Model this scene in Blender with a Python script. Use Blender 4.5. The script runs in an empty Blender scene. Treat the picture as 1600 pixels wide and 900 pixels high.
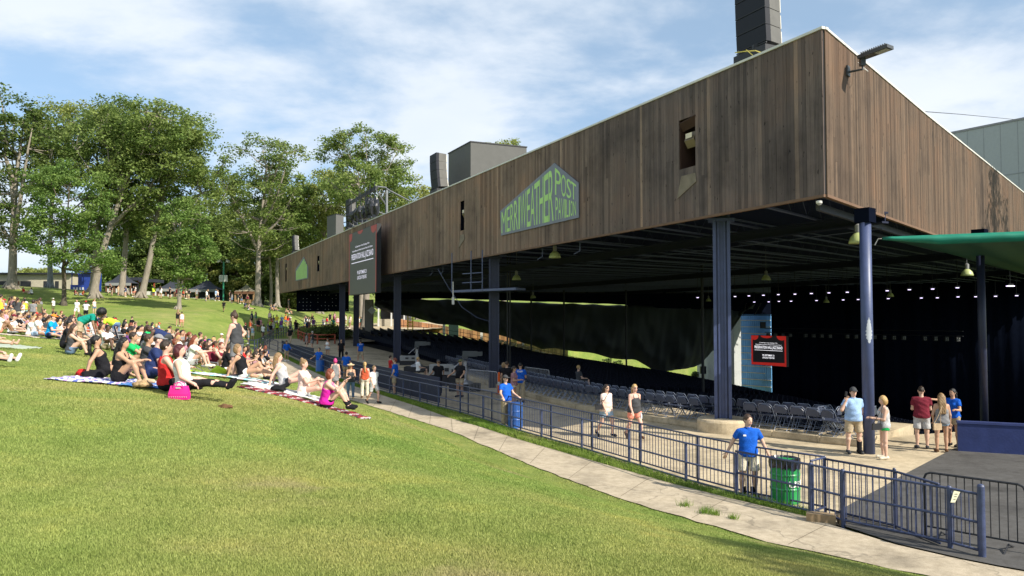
import bpy, bmesh, math, random
import numpy as np
from mathutils import Vector, Matrix
R = math.radians
sc = bpy.context.scene
# ------------------------------------------------------------------ camera, sky, sun, exposure
CZ = 3.75
cam_d = bpy.data.cameras.new('camera'); cam = bpy.data.objects.new('camera', cam_d)
sc.collection.objects.link(cam); sc.camera = cam
PITCH = math.atan(47/1200)
cam.location = (0, 0, CZ); cam.rotation_euler = (math.pi/2+PITCH, 0, 0)
cam_d.lens = 27; cam_d.sensor_width = 36; cam_d.clip_start = .1; cam_d.clip_end = 3000
SUN_DIR = Vector((.80, -.60, 0)).normalized(); SUN_EL = R(38)
SUN = Vector((SUN_DIR.x*math.cos(SUN_EL), SUN_DIR.y*math.cos(SUN_EL), math.sin(SUN_EL)))
sun_d = bpy.data.lights.new('sun', 'SUN'); sun = bpy.data.objects.new('sun', sun_d)
sc.collection.objects.link(sun)
sun_d.energy = 4.6; sun_d.angle = R(.55); sun_d.color = (1, .93, .80)
sun.rotation_euler = SUN.to_track_quat('Z', 'Y').to_euler()
w = bpy.data.worlds.new("World"); sc.world = w; w.use_nodes = True
nt = w.node_tree; nt.nodes.clear()
def N(t, ty, **kw):
    n = t.nodes.new(ty)
    for k, v in kw.items(): setattr(n, k, v)
    return n
out = N(nt, 'ShaderNodeOutputWorld'); bg = N(nt, 'ShaderNodeBackground'); bg.inputs[1].default_value = .10
sky = N(nt, 'ShaderNodeTexSky', sky_type='NISHITA'); sky.sun_disc = False
sky.sun_elevation = SUN_EL; sky.sun_rotation = math.atan2(SUN_DIR.x, SUN_DIR.y)
sky.air_density = 1.0; sky.dust_density = .3; sky.ozone_density = 1.6
tc = N(nt, 'ShaderNodeTexCoord'); sep = N(nt, 'ShaderNodeSeparateXYZ'); nt.links.new(tc.outputs['Generated'], sep.inputs[0])
mx = N(nt, 'ShaderNodeMath', operation='MAXIMUM'); nt.links.new(sep.outputs[2], mx.inputs[0]); mx.inputs[1].default_value = 0
ad = N(nt, 'ShaderNodeMath', operation='ADD'); nt.links.new(mx.outputs[0], ad.inputs[0]); ad.inputs[1].default_value = .26
dx = N(nt, 'ShaderNodeMath', operation='DIVIDE'); nt.links.new(sep.outputs[0], dx.inputs[0]); nt.links.new(ad.outputs[0], dx.inputs[1])
dy = N(nt, 'ShaderNodeMath', operation='DIVIDE'); nt.links.new(sep.outputs[1], dy.inputs[0]); nt.links.new(ad.outputs[0], dy.inputs[1])
cmb = N(nt, 'ShaderNodeCombineXYZ'); nt.links.new(dx.outputs[0], cmb.inputs[0]); nt.links.new(dy.outputs[0], cmb.inputs[1])
mp = N(nt, 'ShaderNodeMapping'); nt.links.new(cmb.outputs[0], mp.inputs[0]); mp.inputs['Location'].default_value = (3.1, 1.7, 0); mp.inputs['Scale'].default_value = (.8, 1.0, 1)
n1 = N(nt, 'ShaderNodeTexNoise'); nt.links.new(mp.outputs[0], n1.inputs[0]); n1.inputs['Scale'].default_value = 1.9; n1.inputs['Detail'].default_value = 9; n1.inputs['Roughness'].default_value = .55; n1.inputs['Distortion'].default_value = .25
n2 = N(nt, 'ShaderNodeTexNoise'); nt.links.new(mp.outputs[0], n2.inputs[0]); n2.inputs['Scale'].default_value = 5.5; n2.inputs['Detail'].default_value = 6; n2.inputs['Roughness'].default_value = .6
a1 = N(nt, 'ShaderNodeMath', operation='MULTIPLY_ADD'); nt.links.new(n2.outputs[0], a1.inputs[0]); a1.inputs[1].default_value = .24; nt.links.new(n1.outputs[0], a1.inputs[2])
rp = N(nt, 'ShaderNodeMapRange'); rp.interpolation_type = 'SMOOTHSTEP'; nt.links.new(a1.outputs[0], rp.inputs[0])
rp.inputs[1].default_value = .485; rp.inputs[2].default_value = .75; rp.inputs[3].default_value = .22; rp.inputs[4].default_value = .92
n3 = N(nt, 'ShaderNodeTexNoise'); nt.links.new(mp.outputs[0], n3.inputs[0]); n3.inputs['Scale'].default_value = 3.0; n3.inputs['Detail'].default_value = 5
cc = N(nt, 'ShaderNodeMix', data_type='RGBA'); nt.links.new(n3.outputs[0], cc.inputs[0])
cc.inputs[6].default_value = (4.9, 5.5, 6.2, 1); cc.inputs[7].default_value = (6.5, 6.75, 7.1, 1)
mxs = N(nt, 'ShaderNodeMix', data_type='RGBA'); nt.links.new(rp.outputs[0], mxs.inputs[0]); 
hz = N(nt, 'ShaderNodeMapRange'); nt.links.new(sep.outputs[2], hz.inputs[0]); hz.inputs[1].default_value = 0; hz.inputs[2].default_value = .45
hc = N(nt, 'ShaderNodeMix', data_type='RGBA'); nt.links.new(hz.outputs[0], hc.inputs[0]); hc.inputs[6].default_value = (.42, .56, .78, 1); hc.inputs[7].default_value = (1.0, 1.18, 1.12, 1)
hm = N(nt, 'ShaderNodeMix', data_type='RGBA', blend_type='MULTIPLY'); hm.inputs[0].default_value = 1; nt.links.new(sky.outputs[0], hm.inputs[6]); nt.links.new(hc.outputs[2], hm.inputs[7]); nt.links.new(hm.outputs[2], mxs.inputs[6]); nt.links.new(cc.outputs[2], mxs.inputs[7])
nt.links.new(mxs.outputs[2], bg.inputs[0]); nt.links.new(bg.outputs[0], out.inputs[0])
sc.view_settings.view_transform = 'Standard'; sc.view_settings.look = 'None'; sc.view_settings.exposure = 0.70; sc.view_settings.gamma = 1
sc.view_settings.use_curve_mapping = False

# ------------------------------------------------------------------ pixel (1600x900) -> world helpers
_c, _s = math.cos(PITCH), math.sin(PITCH)
def ray(px, py):
    v = (450-py)/1200
    return Vector(((px-800)/1200, _c-v*_s, _s+v*_c))
def P(px, py, Y):
    d = ray(px, py); k = Y/d.y
    return Vector((d.x*k, Y, CZ+d.z*k))
def gz(px, py, z=0.0):
    d = ray(px, py); k = (z-CZ)/d.z
    return Vector((d.x*k, d.y*k, z))
def wx(px, Y): return (px-800)/1200*Y/_c
def rp_plane(px, py, o, n):
    d = ray(px, py); c0 = Vector((0, 0, CZ))
    return c0 + d*((o-c0).dot(n)/d.dot(n))

# ------------------------------------------------------------------ materials
MATS = {}
def newmat(name):
    m = bpy.data.materials.new(name); m.use_nodes = True
    t = m.node_tree; b = t.nodes['Principled BSDF']
    return m, t, b
def mat(name, col, rough=.7, metal=0, var=.12, scale=3.0, bump=0.0, spec=.3, island=0.0, emit=0.0):
    """procedural surface: base colour broken up by noise (and per loose piece), optional bump"""
    if name in MATS: return MATS[name]
    m, t, b = newmat(name); L = t.links
    co = N(t, 'ShaderNodeTexCoord'); no = N(t, 'ShaderNodeTexNoise')
    L.new(co.outputs['Object'], no.inputs[0]); no.inputs['Scale'].default_value = scale; no.inputs['Detail'].default_value = 5
    mr = N(t, 'ShaderNodeMapRange'); L.new(no.outputs[0], mr.inputs[0]); mr.inputs[1].default_value = .25; mr.inputs[2].default_value = .75
    mr.inputs[3].default_value = 1-var; mr.inputs[4].default_value = 1+var
    val = mr.outputs[0]
    if island:
        g = N(t, 'ShaderNodeNewGeometry'); m2 = N(t, 'ShaderNodeMapRange'); L.new(g.outputs['Random Per Island'], m2.inputs[0])
        m2.inputs[3].default_value = 1-island; m2.inputs[4].default_value = 1+island
        mm = N(t, 'ShaderNodeMath', operation='MULTIPLY'); L.new(val, mm.inputs[0]); L.new(m2.outputs[0], mm.inputs[1]); val = mm.outputs[0]
    vm = N(t, 'ShaderNodeVectorMath', operation='SCALE'); vm.inputs[0].default_value = col[:3]; L.new(val, vm.inputs['Scale'])
    L.new(vm.outputs[0], b.inputs['Base Color'])
    b.inputs['Roughness'].default_value = rough; b.inputs['Metallic'].default_value = metal
    b.inputs['Specular IOR Level'].default_value = spec
    if bump:
        bp = N(t, 'ShaderNodeBump'); bp.inputs['Strength'].default_value = bump; bp.inputs['Distance'].default_value = .02
        nb = N(t, 'ShaderNodeTexNoise'); L.new(co.outputs['Object'], nb.inputs[0]); nb.inputs['Scale'].default_value = scale*6; nb.inputs['Detail'].default_value = 4
        L.new(nb.outputs[0], bp.inputs['Height']); L.new(bp.outputs[0], b.inputs['Normal'])
    if emit:
        b.inputs['Emission Color'].default_value = (*col[:3], 1); b.inputs['Emission Strength'].default_value = emit
    MATS[name] = m; return m
def ramp(t, fac, stops):
    r = N(t, 'ShaderNodeValToRGB'); t.links.new(fac, r.inputs[0])
    e = r.color_ramp.elements
    e[0].position, e[0].color = stops[0][0], (*stops[0][1], 1); e[1].position, e[1].color = stops[-1][0], (*stops[-1][1], 1)
    for p, c in stops[1:-1]:
        q = e.new(p); q.color = (*c, 1)
    return r.outputs[0]
def noise(t, vec, scale, detail=5, rough=.5, mapping=None, dist=0):
    if mapping:
        mpn = N(t, 'ShaderNodeMapping'); t.links.new(vec, mpn.inputs[0]); mpn.inputs['Scale'].default_value = mapping; vec = mpn.outputs[0]
    n = N(t, 'ShaderNodeTexNoise'); t.links.new(vec, n.inputs[0]); n.inputs['Scale'].default_value = scale
    n.inputs['Detail'].default_value = detail; n.inputs['Roughness'].default_value = rough; n.inputs['Distortion'].default_value = dist
    return n.outputs[0]
def mix(t, f, a, b, mode='MIX'):
    m = N(t, 'ShaderNodeMix', data_type='RGBA', blend_type=mode)
    if hasattr(f, 'links'): t.links.new(f, m.inputs[0])
    else: m.inputs[0].default_value = f
    for v, k in ((a, 6), (b, 7)):
        if hasattr(v, 'links'): t.links.new(v, m.inputs[k])
        else: m.inputs[k].default_value = (*v, 1)
    return m.outputs[2]
def bumpn(t, b, h, strength, dist=.02):
    bp = N(t, 'ShaderNodeBump'); bp.inputs['Strength'].default_value = strength; bp.inputs['Distance'].default_value = dist
    t.links.new(h, bp.inputs['Height']); t.links.new(bp.outputs[0], b.inputs['Normal'])
def wpos(t): return N(t, 'ShaderNodeNewGeometry').outputs['Position']

def m_grass(name='lawn_grass_soil'):
    m, t, b = newmat(name); p = wpos(t)
    big = noise(t, p, .16, 4, .6); med = noise(t, p, .9, 5, .6); fine = noise(t, p, 34, 3, .7)
    c1 = ramp(t, big, [(.32, (.148, .208, .046)), (.5, (.190, .240, .060)), (.68, (.25, .260, .090))])
    c2 = ramp(t, med, [(.3, (.80, .88, .76)), (.55, (1.04, 1.04, 1.04)), (.72, (1.30, 1.17, 1.12))])
    c = mix(t, 1.0, c1, c2, 'MULTIPLY')
    c3 = ramp(t, fine, [(.3, (.55, .6, .5)), (.5, (1, 1, 1)), (.7, (1.5, 1.45, 1.4))])
    c = mix(t, 1.0, c, c3, 'MULTIPLY')
    dirt = ramp(t, noise(t, p, .33, 6, .65, dist=.3), [(.635, (0, 0, 0)), (.70, (1, 1, 1))])
    sp = N(t, 'ShaderNodeRGBToBW'); t.links.new(dirt, sp.inputs[0])
    ml = N(t, 'ShaderNodeMath', operation='MULTIPLY'); t.links.new(sp.outputs[0], ml.inputs[0]); ml.inputs[1].default_value = .45
    c = mix(t, ml.outputs[0], c, (.36, .30, .17))
    t.links.new(c, b.inputs['Base Color']); b.inputs['Roughness'].default_value = .95; b.inputs['Specular IOR Level'].default_value = .1
    bumpn(t, b, noise(t, p, 22, 5, .75), .9, .05)
    return m
def m_blade(name, a, c):
    m, t, b = newmat(name)
    g = N(t, 'ShaderNodeNewGeometry')
    big = noise(t, g.outputs['Position'], .16, 4, .6)
    col = ramp(t, g.outputs['Random Per Island'], [(0, a), (.75, c), (1, tuple(v*1.25 for v in c))])
    col = mix(t, 1.0, col, ramp(t, big, [(.34, (.85, 1, .8)), (.66, (1.4, 1.12, 1.3))]), 'MULTIPLY')
    med = noise(t, g.outputs['Position'], .9, 5, .6)
    col = mix(t, 1.0, col, ramp(t, med, [(.3, (.80, .88, .76)), (.55, (1.04, 1.04, 1.04)), (.72, (1.30, 1.17, 1.12))]), 'MULTIPLY')
    wr = N(t, 'ShaderNodeMapRange'); wr.interpolation_type = 'SMOOTHSTEP'; t.links.new(noise(t, g.outputs['Position'], .33, 6, .65, dist=.3), wr.inputs[0]); wr.inputs[1].default_value = .585; wr.inputs[2].default_value = .70; wr.inputs[4].default_value = .6
    col = mix(t, wr.outputs[0], col, (.42, .36, .20))
    t.links.new(col, b.inputs['Base Color']); b.inputs['Roughness'].default_value = .7; b.inputs['Specular IOR Level'].default_value = .2
    tr = N(t, 'ShaderNodeBsdfTranslucent'); t.links.new(col, tr.inputs[0])
    mx = N(t, 'ShaderNodeMixShader'); mx.inputs[0].default_value = .35; o = t.nodes['Material Output']
    t.links.new(b.outputs[0], mx.inputs[1]); t.links.new(tr.outputs[0], mx.inputs[2]); t.links.new(mx.outputs[0], o.inputs[0])
    return m
def m_concrete(name, col, crack=True, stain=.25, joint=0, rough=.85):
    m, t, b = newmat(name); p = wpos(t)
    c = mix(t, 1.0, col, ramp(t, noise(t, p, .7, 6, .65), [(.28, (1-stain*1.5,)*3), (.5, (1, 1, 1)), (.75, (1+stain*.6,)*3)]), 'MULTIPLY')
    c = mix(t, 1.0, c, ramp(t, noise(t, p, 60, 3, .7), [(.3, (.8,)*3), (.7, (1.18,)*3)]), 'MULTIPLY')
    c = mix(t, .5, c, mix(t, 1.0, c, ramp(t, noise(t, p, 5, 5, .7), [(.3, (.55, .52, .46)), (.6, (1.1, 1.1, 1.1))]), 'MULTIPLY'))
    if crack:
        v = N(t, 'ShaderNodeTexVoronoi', feature='DISTANCE_TO_EDGE'); v.inputs['Scale'].default_value = .22
        dn = N(t, 'ShaderNodeTexNoise'); dn.inputs['Scale'].default_value = 1.6; dn.inputs['Detail'].default_value = 6; t.links.new(p, dn.inputs[0])
        va = N(t, 'ShaderNodeVectorMath', operation='SCALE'); t.links.new(dn.outputs['Color'], va.inputs[0]); va.inputs['Scale'].default_value = .9
        vb = N(t, 'ShaderNodeVectorMath', operation='ADD'); t.links.new(p, vb.inputs[0]); t.links.new(va.outputs[0], vb.inputs[1]); t.links.new(vb.outputs[0], v.inputs[0])
        cr = N(t, 'ShaderNodeMapRange'); t.links.new(v.outputs[0], cr.inputs[0]); cr.inputs[1].default_value = 0.001; cr.inputs[2].default_value = .006
        cr.inputs[3].default_value = .38; cr.inputs[4].default_value = 0
        c = mix(t, cr.outputs[0], c, (.05, .045, .035))
    t.links.new(c, b.inputs['Base Color']); b.inputs['Roughness'].default_value = rough; b.inputs['Specular IOR Level'].default_value = .25
    bumpn(t, b, noise(t, p, 40, 4, .7), .35, .01)
    return m
def m_wood(name, base, warm, grey=None, fine=1.0):
    """weathered boards; grey: second pair of colours where the boards have silvered towards the corner"""
    m, t, b = newmat(name); p = wpos(t); g = N(t, 'ShaderNodeNewGeometry')
    isl = g.outputs['Random Per Island']
    c = ramp(t, isl, [(0, tuple(v*.72 for v in base)), (.3, base), (.7, warm), (.93, tuple(v*1.1 for v in warm)), (1, tuple(v*1.4 for v in warm))])
    if grey:
        c2 = ramp(t, isl, [(0, tuple(v*.75 for v in grey[0])), (.3, grey[0]), (.8, grey[1]), (.95, tuple(v*1.1 for v in grey[1])), (1, tuple(v*1.5 for v in warm))])
        sp = N(t, 'ShaderNodeSeparateXYZ'); t.links.new(p, sp.inputs[0]); mr = N(t, 'ShaderNodeMapRange'); mr.interpolation_type = 'SMOOTHSTEP'; t.links.new(sp.outputs[0], mr.inputs[0]); mr.inputs[1].default_value = -1.5; mr.inputs[2].default_value = 6.5
        ad = N(t, 'ShaderNodeMath', operation='MULTIPLY_ADD'); t.links.new(noise(t, p, .5, 4), ad.inputs[0]); ad.inputs[1].default_value = .8; ad.inputs[2].default_value = -.4
        ae = N(t, 'ShaderNodeMath', operation='ADD', use_clamp=True); t.links.new(ad.outputs[0], ae.inputs[0]); t.links.new(mr.outputs[0], ae.inputs[1])
        c = mix(t, ae.outputs[0], c, c2)
    gr = noise(t, p, 1, 6, .75, (45*fine, 45*fine, 1.1))
    c = mix(t, 1.0, c, ramp(t, gr, [(.3, (.60, .57, .54)), (.5, (1, 1, 1)), (.72, (1.38, 1.36, 1.34))]), 'MULTIPLY')
    c = mix(t, 1.0, c, ramp(t, noise(t, p, .35, 6, .65), [(.30, (.55, .54, .56)), (.48, (1, 1, 1)), (.68, (1.28, 1.12, 1.02))]), 'MULTIPLY')
    kn = ramp(t, noise(t, p, 1, 2, .5, (9, 9, 3.5)), [(.27, (.22, .19, .18)), (.30, (1, 1, 1))])
    c = mix(t, 1.0, c, kn, 'MULTIPLY')
    sc_ = N(t, 'ShaderNodeRGBToBW'); t.links.new(ramp(t, noise(t, p, 1, 4, .8, (30, 30, 5)), [(.69, (0, 0, 0)), (.74, (1, 1, 1))]), sc_.inputs[0])
    ms = N(t, 'ShaderNodeMath', operation='MULTIPLY'); t.links.new(sc_.outputs[0], ms.inputs[0]); ms.inputs[1].default_value = .45
    c = mix(t, ms.outputs[0], c, (.42, .36, .30))
    t.links.new(c, b.inputs['Base Color']); b.inputs['Roughness'].default_value = .75; b.inputs['Specular IOR Level'].default_value = .25
    bumpn(t, b, gr, .5, .01)
    return m
def m_leaf(name, dark, light):
    m, t, b = newmat(name); g = N(t, 'ShaderNodeNewGeometry')
    col = ramp(t, g.outputs['Random Per Island'], [(0, dark), (.6, light), (1, tuple(v*1.3 for v in light))])
    col = mix(t, 1.0, col, ramp(t, noise(t, g.outputs['Position'], .35, 3, .5), [(.3, (.75, .85, .7)), (.7, (1.25, 1.12, 1.1))]), 'MULTIPLY')
    t.links.new(col, b.inputs['Base Color']); b.inputs['Roughness'].default_value = .55; b.inputs['Specular IOR Level'].default_value = .25
    tr = N(t, 'ShaderNodeBsdfTranslucent'); t.links.new(col, tr.inputs[0])
    mx = N(t, 'ShaderNodeMixShader'); mx.inputs[0].default_value = .5; o = t.nodes['Material Output']
    t.links.new(b.outputs[0], mx.inputs[1]); t.links.new(tr.outputs[0], mx.inputs[2]); t.links.new(mx.outputs[0], o.inputs[0])
    return m
def m_bark(name, a, c):
    m, t, b = newmat(name); co = N(t, 'ShaderNodeTexCoord').outputs['Object']
    n = noise(t, co, 1, 6, .7, (7, 7, 1.2))
    t.links.new(ramp(t, n, [(.3, a), (.7, c)]), b.inputs['Base Color']); b.inputs['Roughness'].default_value = .9
    bumpn(t, b, n, .8, .06); return m

# ------------------------------------------------------------------ mesh collecting
class MB:
    def __init__(s): s.v = []; s.f = []
    def add(s, vs, fs):
        o = len(s.v); s.v += [tuple(v) for v in vs]; s.f += [tuple(i+o for i in f) for f in fs]; return s
    def box(s, c, size, rz=0, rx=0, ry=0):
        M = Matrix.Translation(Vector(c)) @ Matrix.Rotation(rz, 4, 'Z') @ Matrix.Rotation(ry, 4, 'Y') @ Matrix.Rotation(rx, 4, 'X')
        a, b_, d = size[0]/2, size[1]/2, size[2]/2
        vs = [M @ Vector((x, y, z)) for x in (-a, a) for y in (-b_, b_) for z in (-d, d)]
        return s.add(vs, [(0, 1, 3, 2), (4, 6, 7, 5), (0, 4, 5, 1), (2, 3, 7, 6), (0, 2, 6, 4), (1, 5, 7, 3)])
    def obox(s, o, ex, ey, ez):
        """box from origin corner and three edge vectors"""
        o, ex, ey, ez = map(Vector, (o, ex, ey, ez))
        vs = [o+ex*i+ey*j+ez*k for i in (0, 1) for j in (0, 1) for k in (0, 1)]
        fs = [(0, 1, 3, 2), (4, 6, 7, 5), (0, 4, 5, 1), (2, 3, 7, 6), (0, 2, 6, 4), (1, 5, 7, 3)]
        if ex.cross(ey).dot(ez) < 0: fs = [f[::-1] for f in fs]
        return s.add(vs, fs)
    def tube(s, pts, r, n=8, caps=True):
        pts = [Vector(p) for p in pts]; m = len(pts)
        rs = r if isinstance(r, (list, tuple)) else [r]*m
        vs = []; up = None
        for i, p in enumerate(pts):
            d = (pts[min(i+1, m-1)]-pts[max(i-1, 0)]).normalized()
            if up is None: up = Vector((0, 0, 1)) if abs(d.z) < .9 else Vector((1, 0, 0))
            a = d.cross(up).normalized(); b_ = a.cross(d).normalized(); up = b_
            for k in range(n):
                t = 2*math.pi*k/n; vs.append(p+(a*math.cos(t)+b_*math.sin(t))*rs[i])
        fs = [(i*n+k, (i+1)*n+k, (i+1)*n+(k+1) % n, i*n+(k+1) % n) for i in range(m-1) for k in range(n)]
        if caps: fs += [tuple(range(n)), tuple(range((m-1)*n, m*n))[::-1]]
        return s.add(vs, fs)
    def lathe(s, c, prof, n=16, cap=True):
        vs = [(c[0]+r*math.cos(2*math.pi*k/n), c[1]+r*math.sin(2*math.pi*k/n), c[2]+z) for r, z in prof for k in range(n)]
        fs = [(i*n+k, i*n+(k+1) % n, (i+1)*n+(k+1) % n, (i+1)*n+k) for i in range(len(prof)-1) for k in range(n)]
        if cap: fs += [tuple(range(n))[::-1], tuple(range((len(prof)-1)*n, len(prof)*n))]
        return s.add(vs, fs)
    def prism(s, poly, z0, z1):
        n = len(poly); vs = [(p[0], p[1], z0) for p in poly]+[(p[0], p[1], z1) for p in poly]
        return s.add(vs, [tuple(range(n))[::-1], tuple(range(n, 2*n))]+[(i, (i+1) % n, n+(i+1) % n, n+i) for i in range(n)])
    def slab(s, pts, off):
        """polygon of 3d points given thickness vector"""
        n = len(pts); off = Vector(off); vs = [Vector(p) for p in pts]+[Vector(p)+off for p in pts]
        return s.add(vs, [tuple(range(n)), tuple(range(n, 2*n))[::-1]]+[(i, n+i, n+(i+1) % n, (i+1) % n) for i in range(n)])
    def mesh(s, name, o=(0, 0, 0), smooth=False, fix=True):
        me = bpy.data.meshes.new(name)
        ox, oy, oz = o
        me.from_pydata([(x-ox, y-oy, z-oz) for x, y, z in s.v], [], s.f)
        if fix:
            b = bmesh.new(); b.from_mesh(me); bmesh.ops.recalc_face_normals(b, faces=b.faces[:]); b.to_mesh(me); b.free()
        if smooth: me.polygons.foreach_set('use_smooth', [True]*len(me.polygons))
        me.update(); return me
def link(name, data, m=None, parent=None, loc=None):
    o = bpy.data.objects.new(name, data); sc.collection.objects.link(o)
    if m is not None and data is not None and not data.materials: data.materials.append(m)
    if parent: o.parent = parent
    if loc is not None: o.location = loc
    return o
def tag(o, label=None, cat=None, group=None, kind=None):
    if label: o['label'] = label
    if cat: o['category'] = cat
    if group: o['group'] = group
    if kind: o['kind'] = kind
    return o
def thing(name, label, cat, loc=(0, 0, 0), group=None, rz=0):
    o = link(name, None, loc=loc); o.rotation_euler = (0, 0, rz); o.empty_display_size = .3
    return tag(o, label, cat, group)
def part(name, mb, m, root, smooth=False, world=True, label=None):
    """child mesh; coordinates in world space when world is set (root unrotated)"""
    if world:
        off = Vector(root.location); q = root.parent
        while q: off += Vector(q.location); q = q.parent
    else: off = (0, 0, 0)
    o = link(name, mb.mesh(name, off, smooth), m, root)
    if label: o['label'] = label
    return o
def single(name, mb, m, label, cat, group=None, smooth=False, kind=None, loc=(0, 0, 0)):
    o = link(name, mb.mesh(name, loc, smooth), m, loc=loc)
    return tag(o, label, cat, group, kind)
def copytree(o, parent=None):
    c = o.copy(); sc.collection.objects.link(c); c.parent = parent
    for ch in list(o.children): copytree(ch, c)
    return c

# ------------------------------------------------------------------ terrain
def zp(y): return np.maximum(0, np.asarray(y, float)-48)*.034
EDGE = [(30, -14), (14, 3.5)]+[tuple(gz(*q).xy) for q in ((1440, 900), (1200, 848), (1000, 790), (900, 755), (800, 715), (700, 672), (600, 641), (535, 621), (482, 602), (425, 577))]
EDGE += [(wx(412, 74), 74), (wx(415, 88), 88), (wx(440, 104), 104), (wx(500, 122), 122), (wx(560, 136), 136), (12, 150), (60, 160), (160, 170), (400, 200)]
def poly_sd(x, y, poly):
    x = np.asarray(x, float); y = np.asarray(y, float)
    best = np.full(x.shape, 1e9); sg = np.ones(x.shape)
    for (ax, ay), (bx, by) in zip(poly[:-1], poly[1:]):
        ex, ey = bx-ax, by-ay; L = ex*ex+ey*ey
        t = np.clip(((x-ax)*ex+(y-ay)*ey)/L, 0, 1)
        qx, qy = x-ax-t*ex, y-ay-t*ey
        d = np.hypot(qx, qy); c = ex*qy-ey*qx
        m = d < best-1e-9; best = np.where(m, d, best); sg = np.where(m, np.where(c > 0, 1, -1), sg)
    return best*sg           # positive = lawn side (left of the direction of travel)
CTRL = [(0, 0, 2.1), (-4, -4, 2.3), (-12, -2, 3.0), (6, -4, 1.9), (10, -8, 2.2), (3, 5, 1.75), (0, 6, 1.95), (0, 10, 1.5), (-5, 5, 2.2), (-20, 5, 3.6), (-40, 0, 5)]
for q in ((265, 612, 15.2), (515, 640, 18.2), (190, 600, 16.2), (410, 596, 21), (20, 572, 20), (85, 533, 38), (30, 520, 38), (115, 553, 24), (148, 490, 91),
          (282, 511, 80), (400, 508, 90), (350, 491, 105), (347, 471, 132), (98, 472, 108), (150, 462, 115), (15, 450, 115), (100, 457, 150), (230, 460, 150),
          (290, 468, 150), (390, 479, 140), (437, 480, 130), (470, 487, 115), (300, 580, 26), (340, 555, 38), (250, 545, 45), (60, 500, 60), (200, 505, 75), (425, 500, 100)):
    p = P(*q); CTRL.append((p.x, p.y, p.z))
CTRL += [(-60, 40, 5), (-110, 110, 11), (-120, 200, 13), (-60, 200, 10), (-10, 200, 7), (60, 240, 5), (200, 260, 5), (-80, 60, 7), (-200, 0, 12), (-300, 300, 16)]
_C = np.array(CTRL); _C[:, 2] -= zp(_C[:, 1])
_E = np.array([(x, y, 0) for x, y in EDGE if y > 5 and y < 140]); _C = np.vstack([_C, _E])
def _phi(r2): return np.where(r2 > 1e-9, .5*r2*np.log(np.maximum(r2, 1e-9)), 0)
def _tps(C, lam=.5):
    n = len(C); S = 50.; xy = C[:, :2]/S
    K = _phi(((xy[:, None]-xy[None])**2).sum(-1))+np.eye(n)*lam*1e-3
    Pm = np.hstack([np.ones((n, 1)), xy]); A = np.block([[K, Pm], [Pm.T, np.zeros((3, 3))]])
    w = np.linalg.solve(A, np.concatenate([C[:, 2], np.zeros(3)]))
    def f(x, y):
        x = np.asarray(x, float)/S; y = np.asarray(y, float)/S
        o = w[n]+w[n+1]*x+w[n+2]*y
        for i in range(n): o = o+w[i]*_phi((x-xy[i, 0])**2+(y-xy[i, 1])**2)
        return o
    return f
_R = _tps(_C)
# pavilion plan
ZB = 7.1
B3 = P(1290, 305, (ZB-CZ)*1200/193.5); B = Vector((B3.x, B3.y)); ZT = P(1287, 42, B.y).z
A3 = P(437, 458, 103); A = Vector((A3.x, A3.y))
U = (A-B).normalized(); NI = Vector((U.y, -U.x)); RLEN = (A-B).length
DB = Vector((.648, .762)).normalized()
DA = (-U)*(DB.dot(U))+NI*DB.dot(NI); DA.normalize()
DEPTH = 62.; KL = DEPTH/DB.dot(NI)
BE = B+DB*KL; AE = A+DA*KL
def dn(x, y): return (np.asarray(x)-B.x)*NI.x+(np.asarray(y)-B.y)*NI.y
def bowl(x, y):
    d0 = dn(x, y); d = np.interp(d0, [3, 15, 33, 44, 51, 62, 80], [0, 1.5, 3.7, 6.3, 8.4, 10.5, 11])
    x = np.asarray(x, float); y = np.asarray(y, float)
    g = np.clip((x+18)/22, 0, 1); w_ = np.clip((y-88)/14, 0, 1)
    st = np.clip((d0-2.8)/.8, 0, 1)*.9*(1-np.clip((y-55)/25, 0, 1))
    return (d+st)*(1-w_+w_*g)
def H(x, y):
    """ground height"""
    s = poly_sd(x, y, EDGE); q = np.clip(s/2.5, 0, 1); q = q*q*(3-2*q)
    r = np.maximum(_R(x, y), 0)
    # keep the bank from rising above a steady slope near the path
    r = np.minimum(r, np.maximum(s, 0)*.42)
    return zp(y)+r*q-np.where(s < 0, bowl(x, y), 0)
def Hs(x, y): return float(H(np.array([x]), np.array([y]))[0])
# ------------------------------------------------------------------ ground, path, plaza
def axis(lo, hi, c0, c1, s, g=1.10):
    a = list(np.arange(c0, c1, s)); st = s; x = a[-1]
    while x < hi: st *= g; x += st; a.append(x)
    st = s; x = a[0]; pre = []
    while x > lo: st *= g; x -= st; pre.append(x)
    return np.array(pre[::-1]+a)
gx = axis(-900, 1200, -34, 20, .45); gy = axis(-60, 1600, 2, 60, .45)
XX, YY = np.meshgrid(gx, gy); ZZ = H(np.clip(XX, -250, 250), np.clip(YY, -40, 280))
inside = poly_sd(XX, YY, EDGE) < -.6
ZZ = ZZ-np.where(inside, .06, 0)
ZZ += .03*np.sin(XX*.9+YY*.35)*np.cos(YY*.7-XX*.2)*np.where(poly_sd(XX, YY, EDGE) > 3, 1, 0)
nxg, nyg = len(gx), len(gy)
vs = np.stack([XX.ravel(), YY.ravel(), ZZ.ravel()], 1)
ii = (np.arange(nyg-1)[:, None]*nxg+np.arange(nxg-1)[None]).ravel()
fs = np.stack([ii, ii+1, ii+nxg+1, ii+nxg], 1)
me = bpy.data.meshes.new('ground'); me.from_pydata(vs.tolist(), [], fs.tolist()); me.polygons.foreach_set('use_smooth', [True]*len(me.polygons))
tag(link('ground', me, m_grass()), kind='structure')
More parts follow.
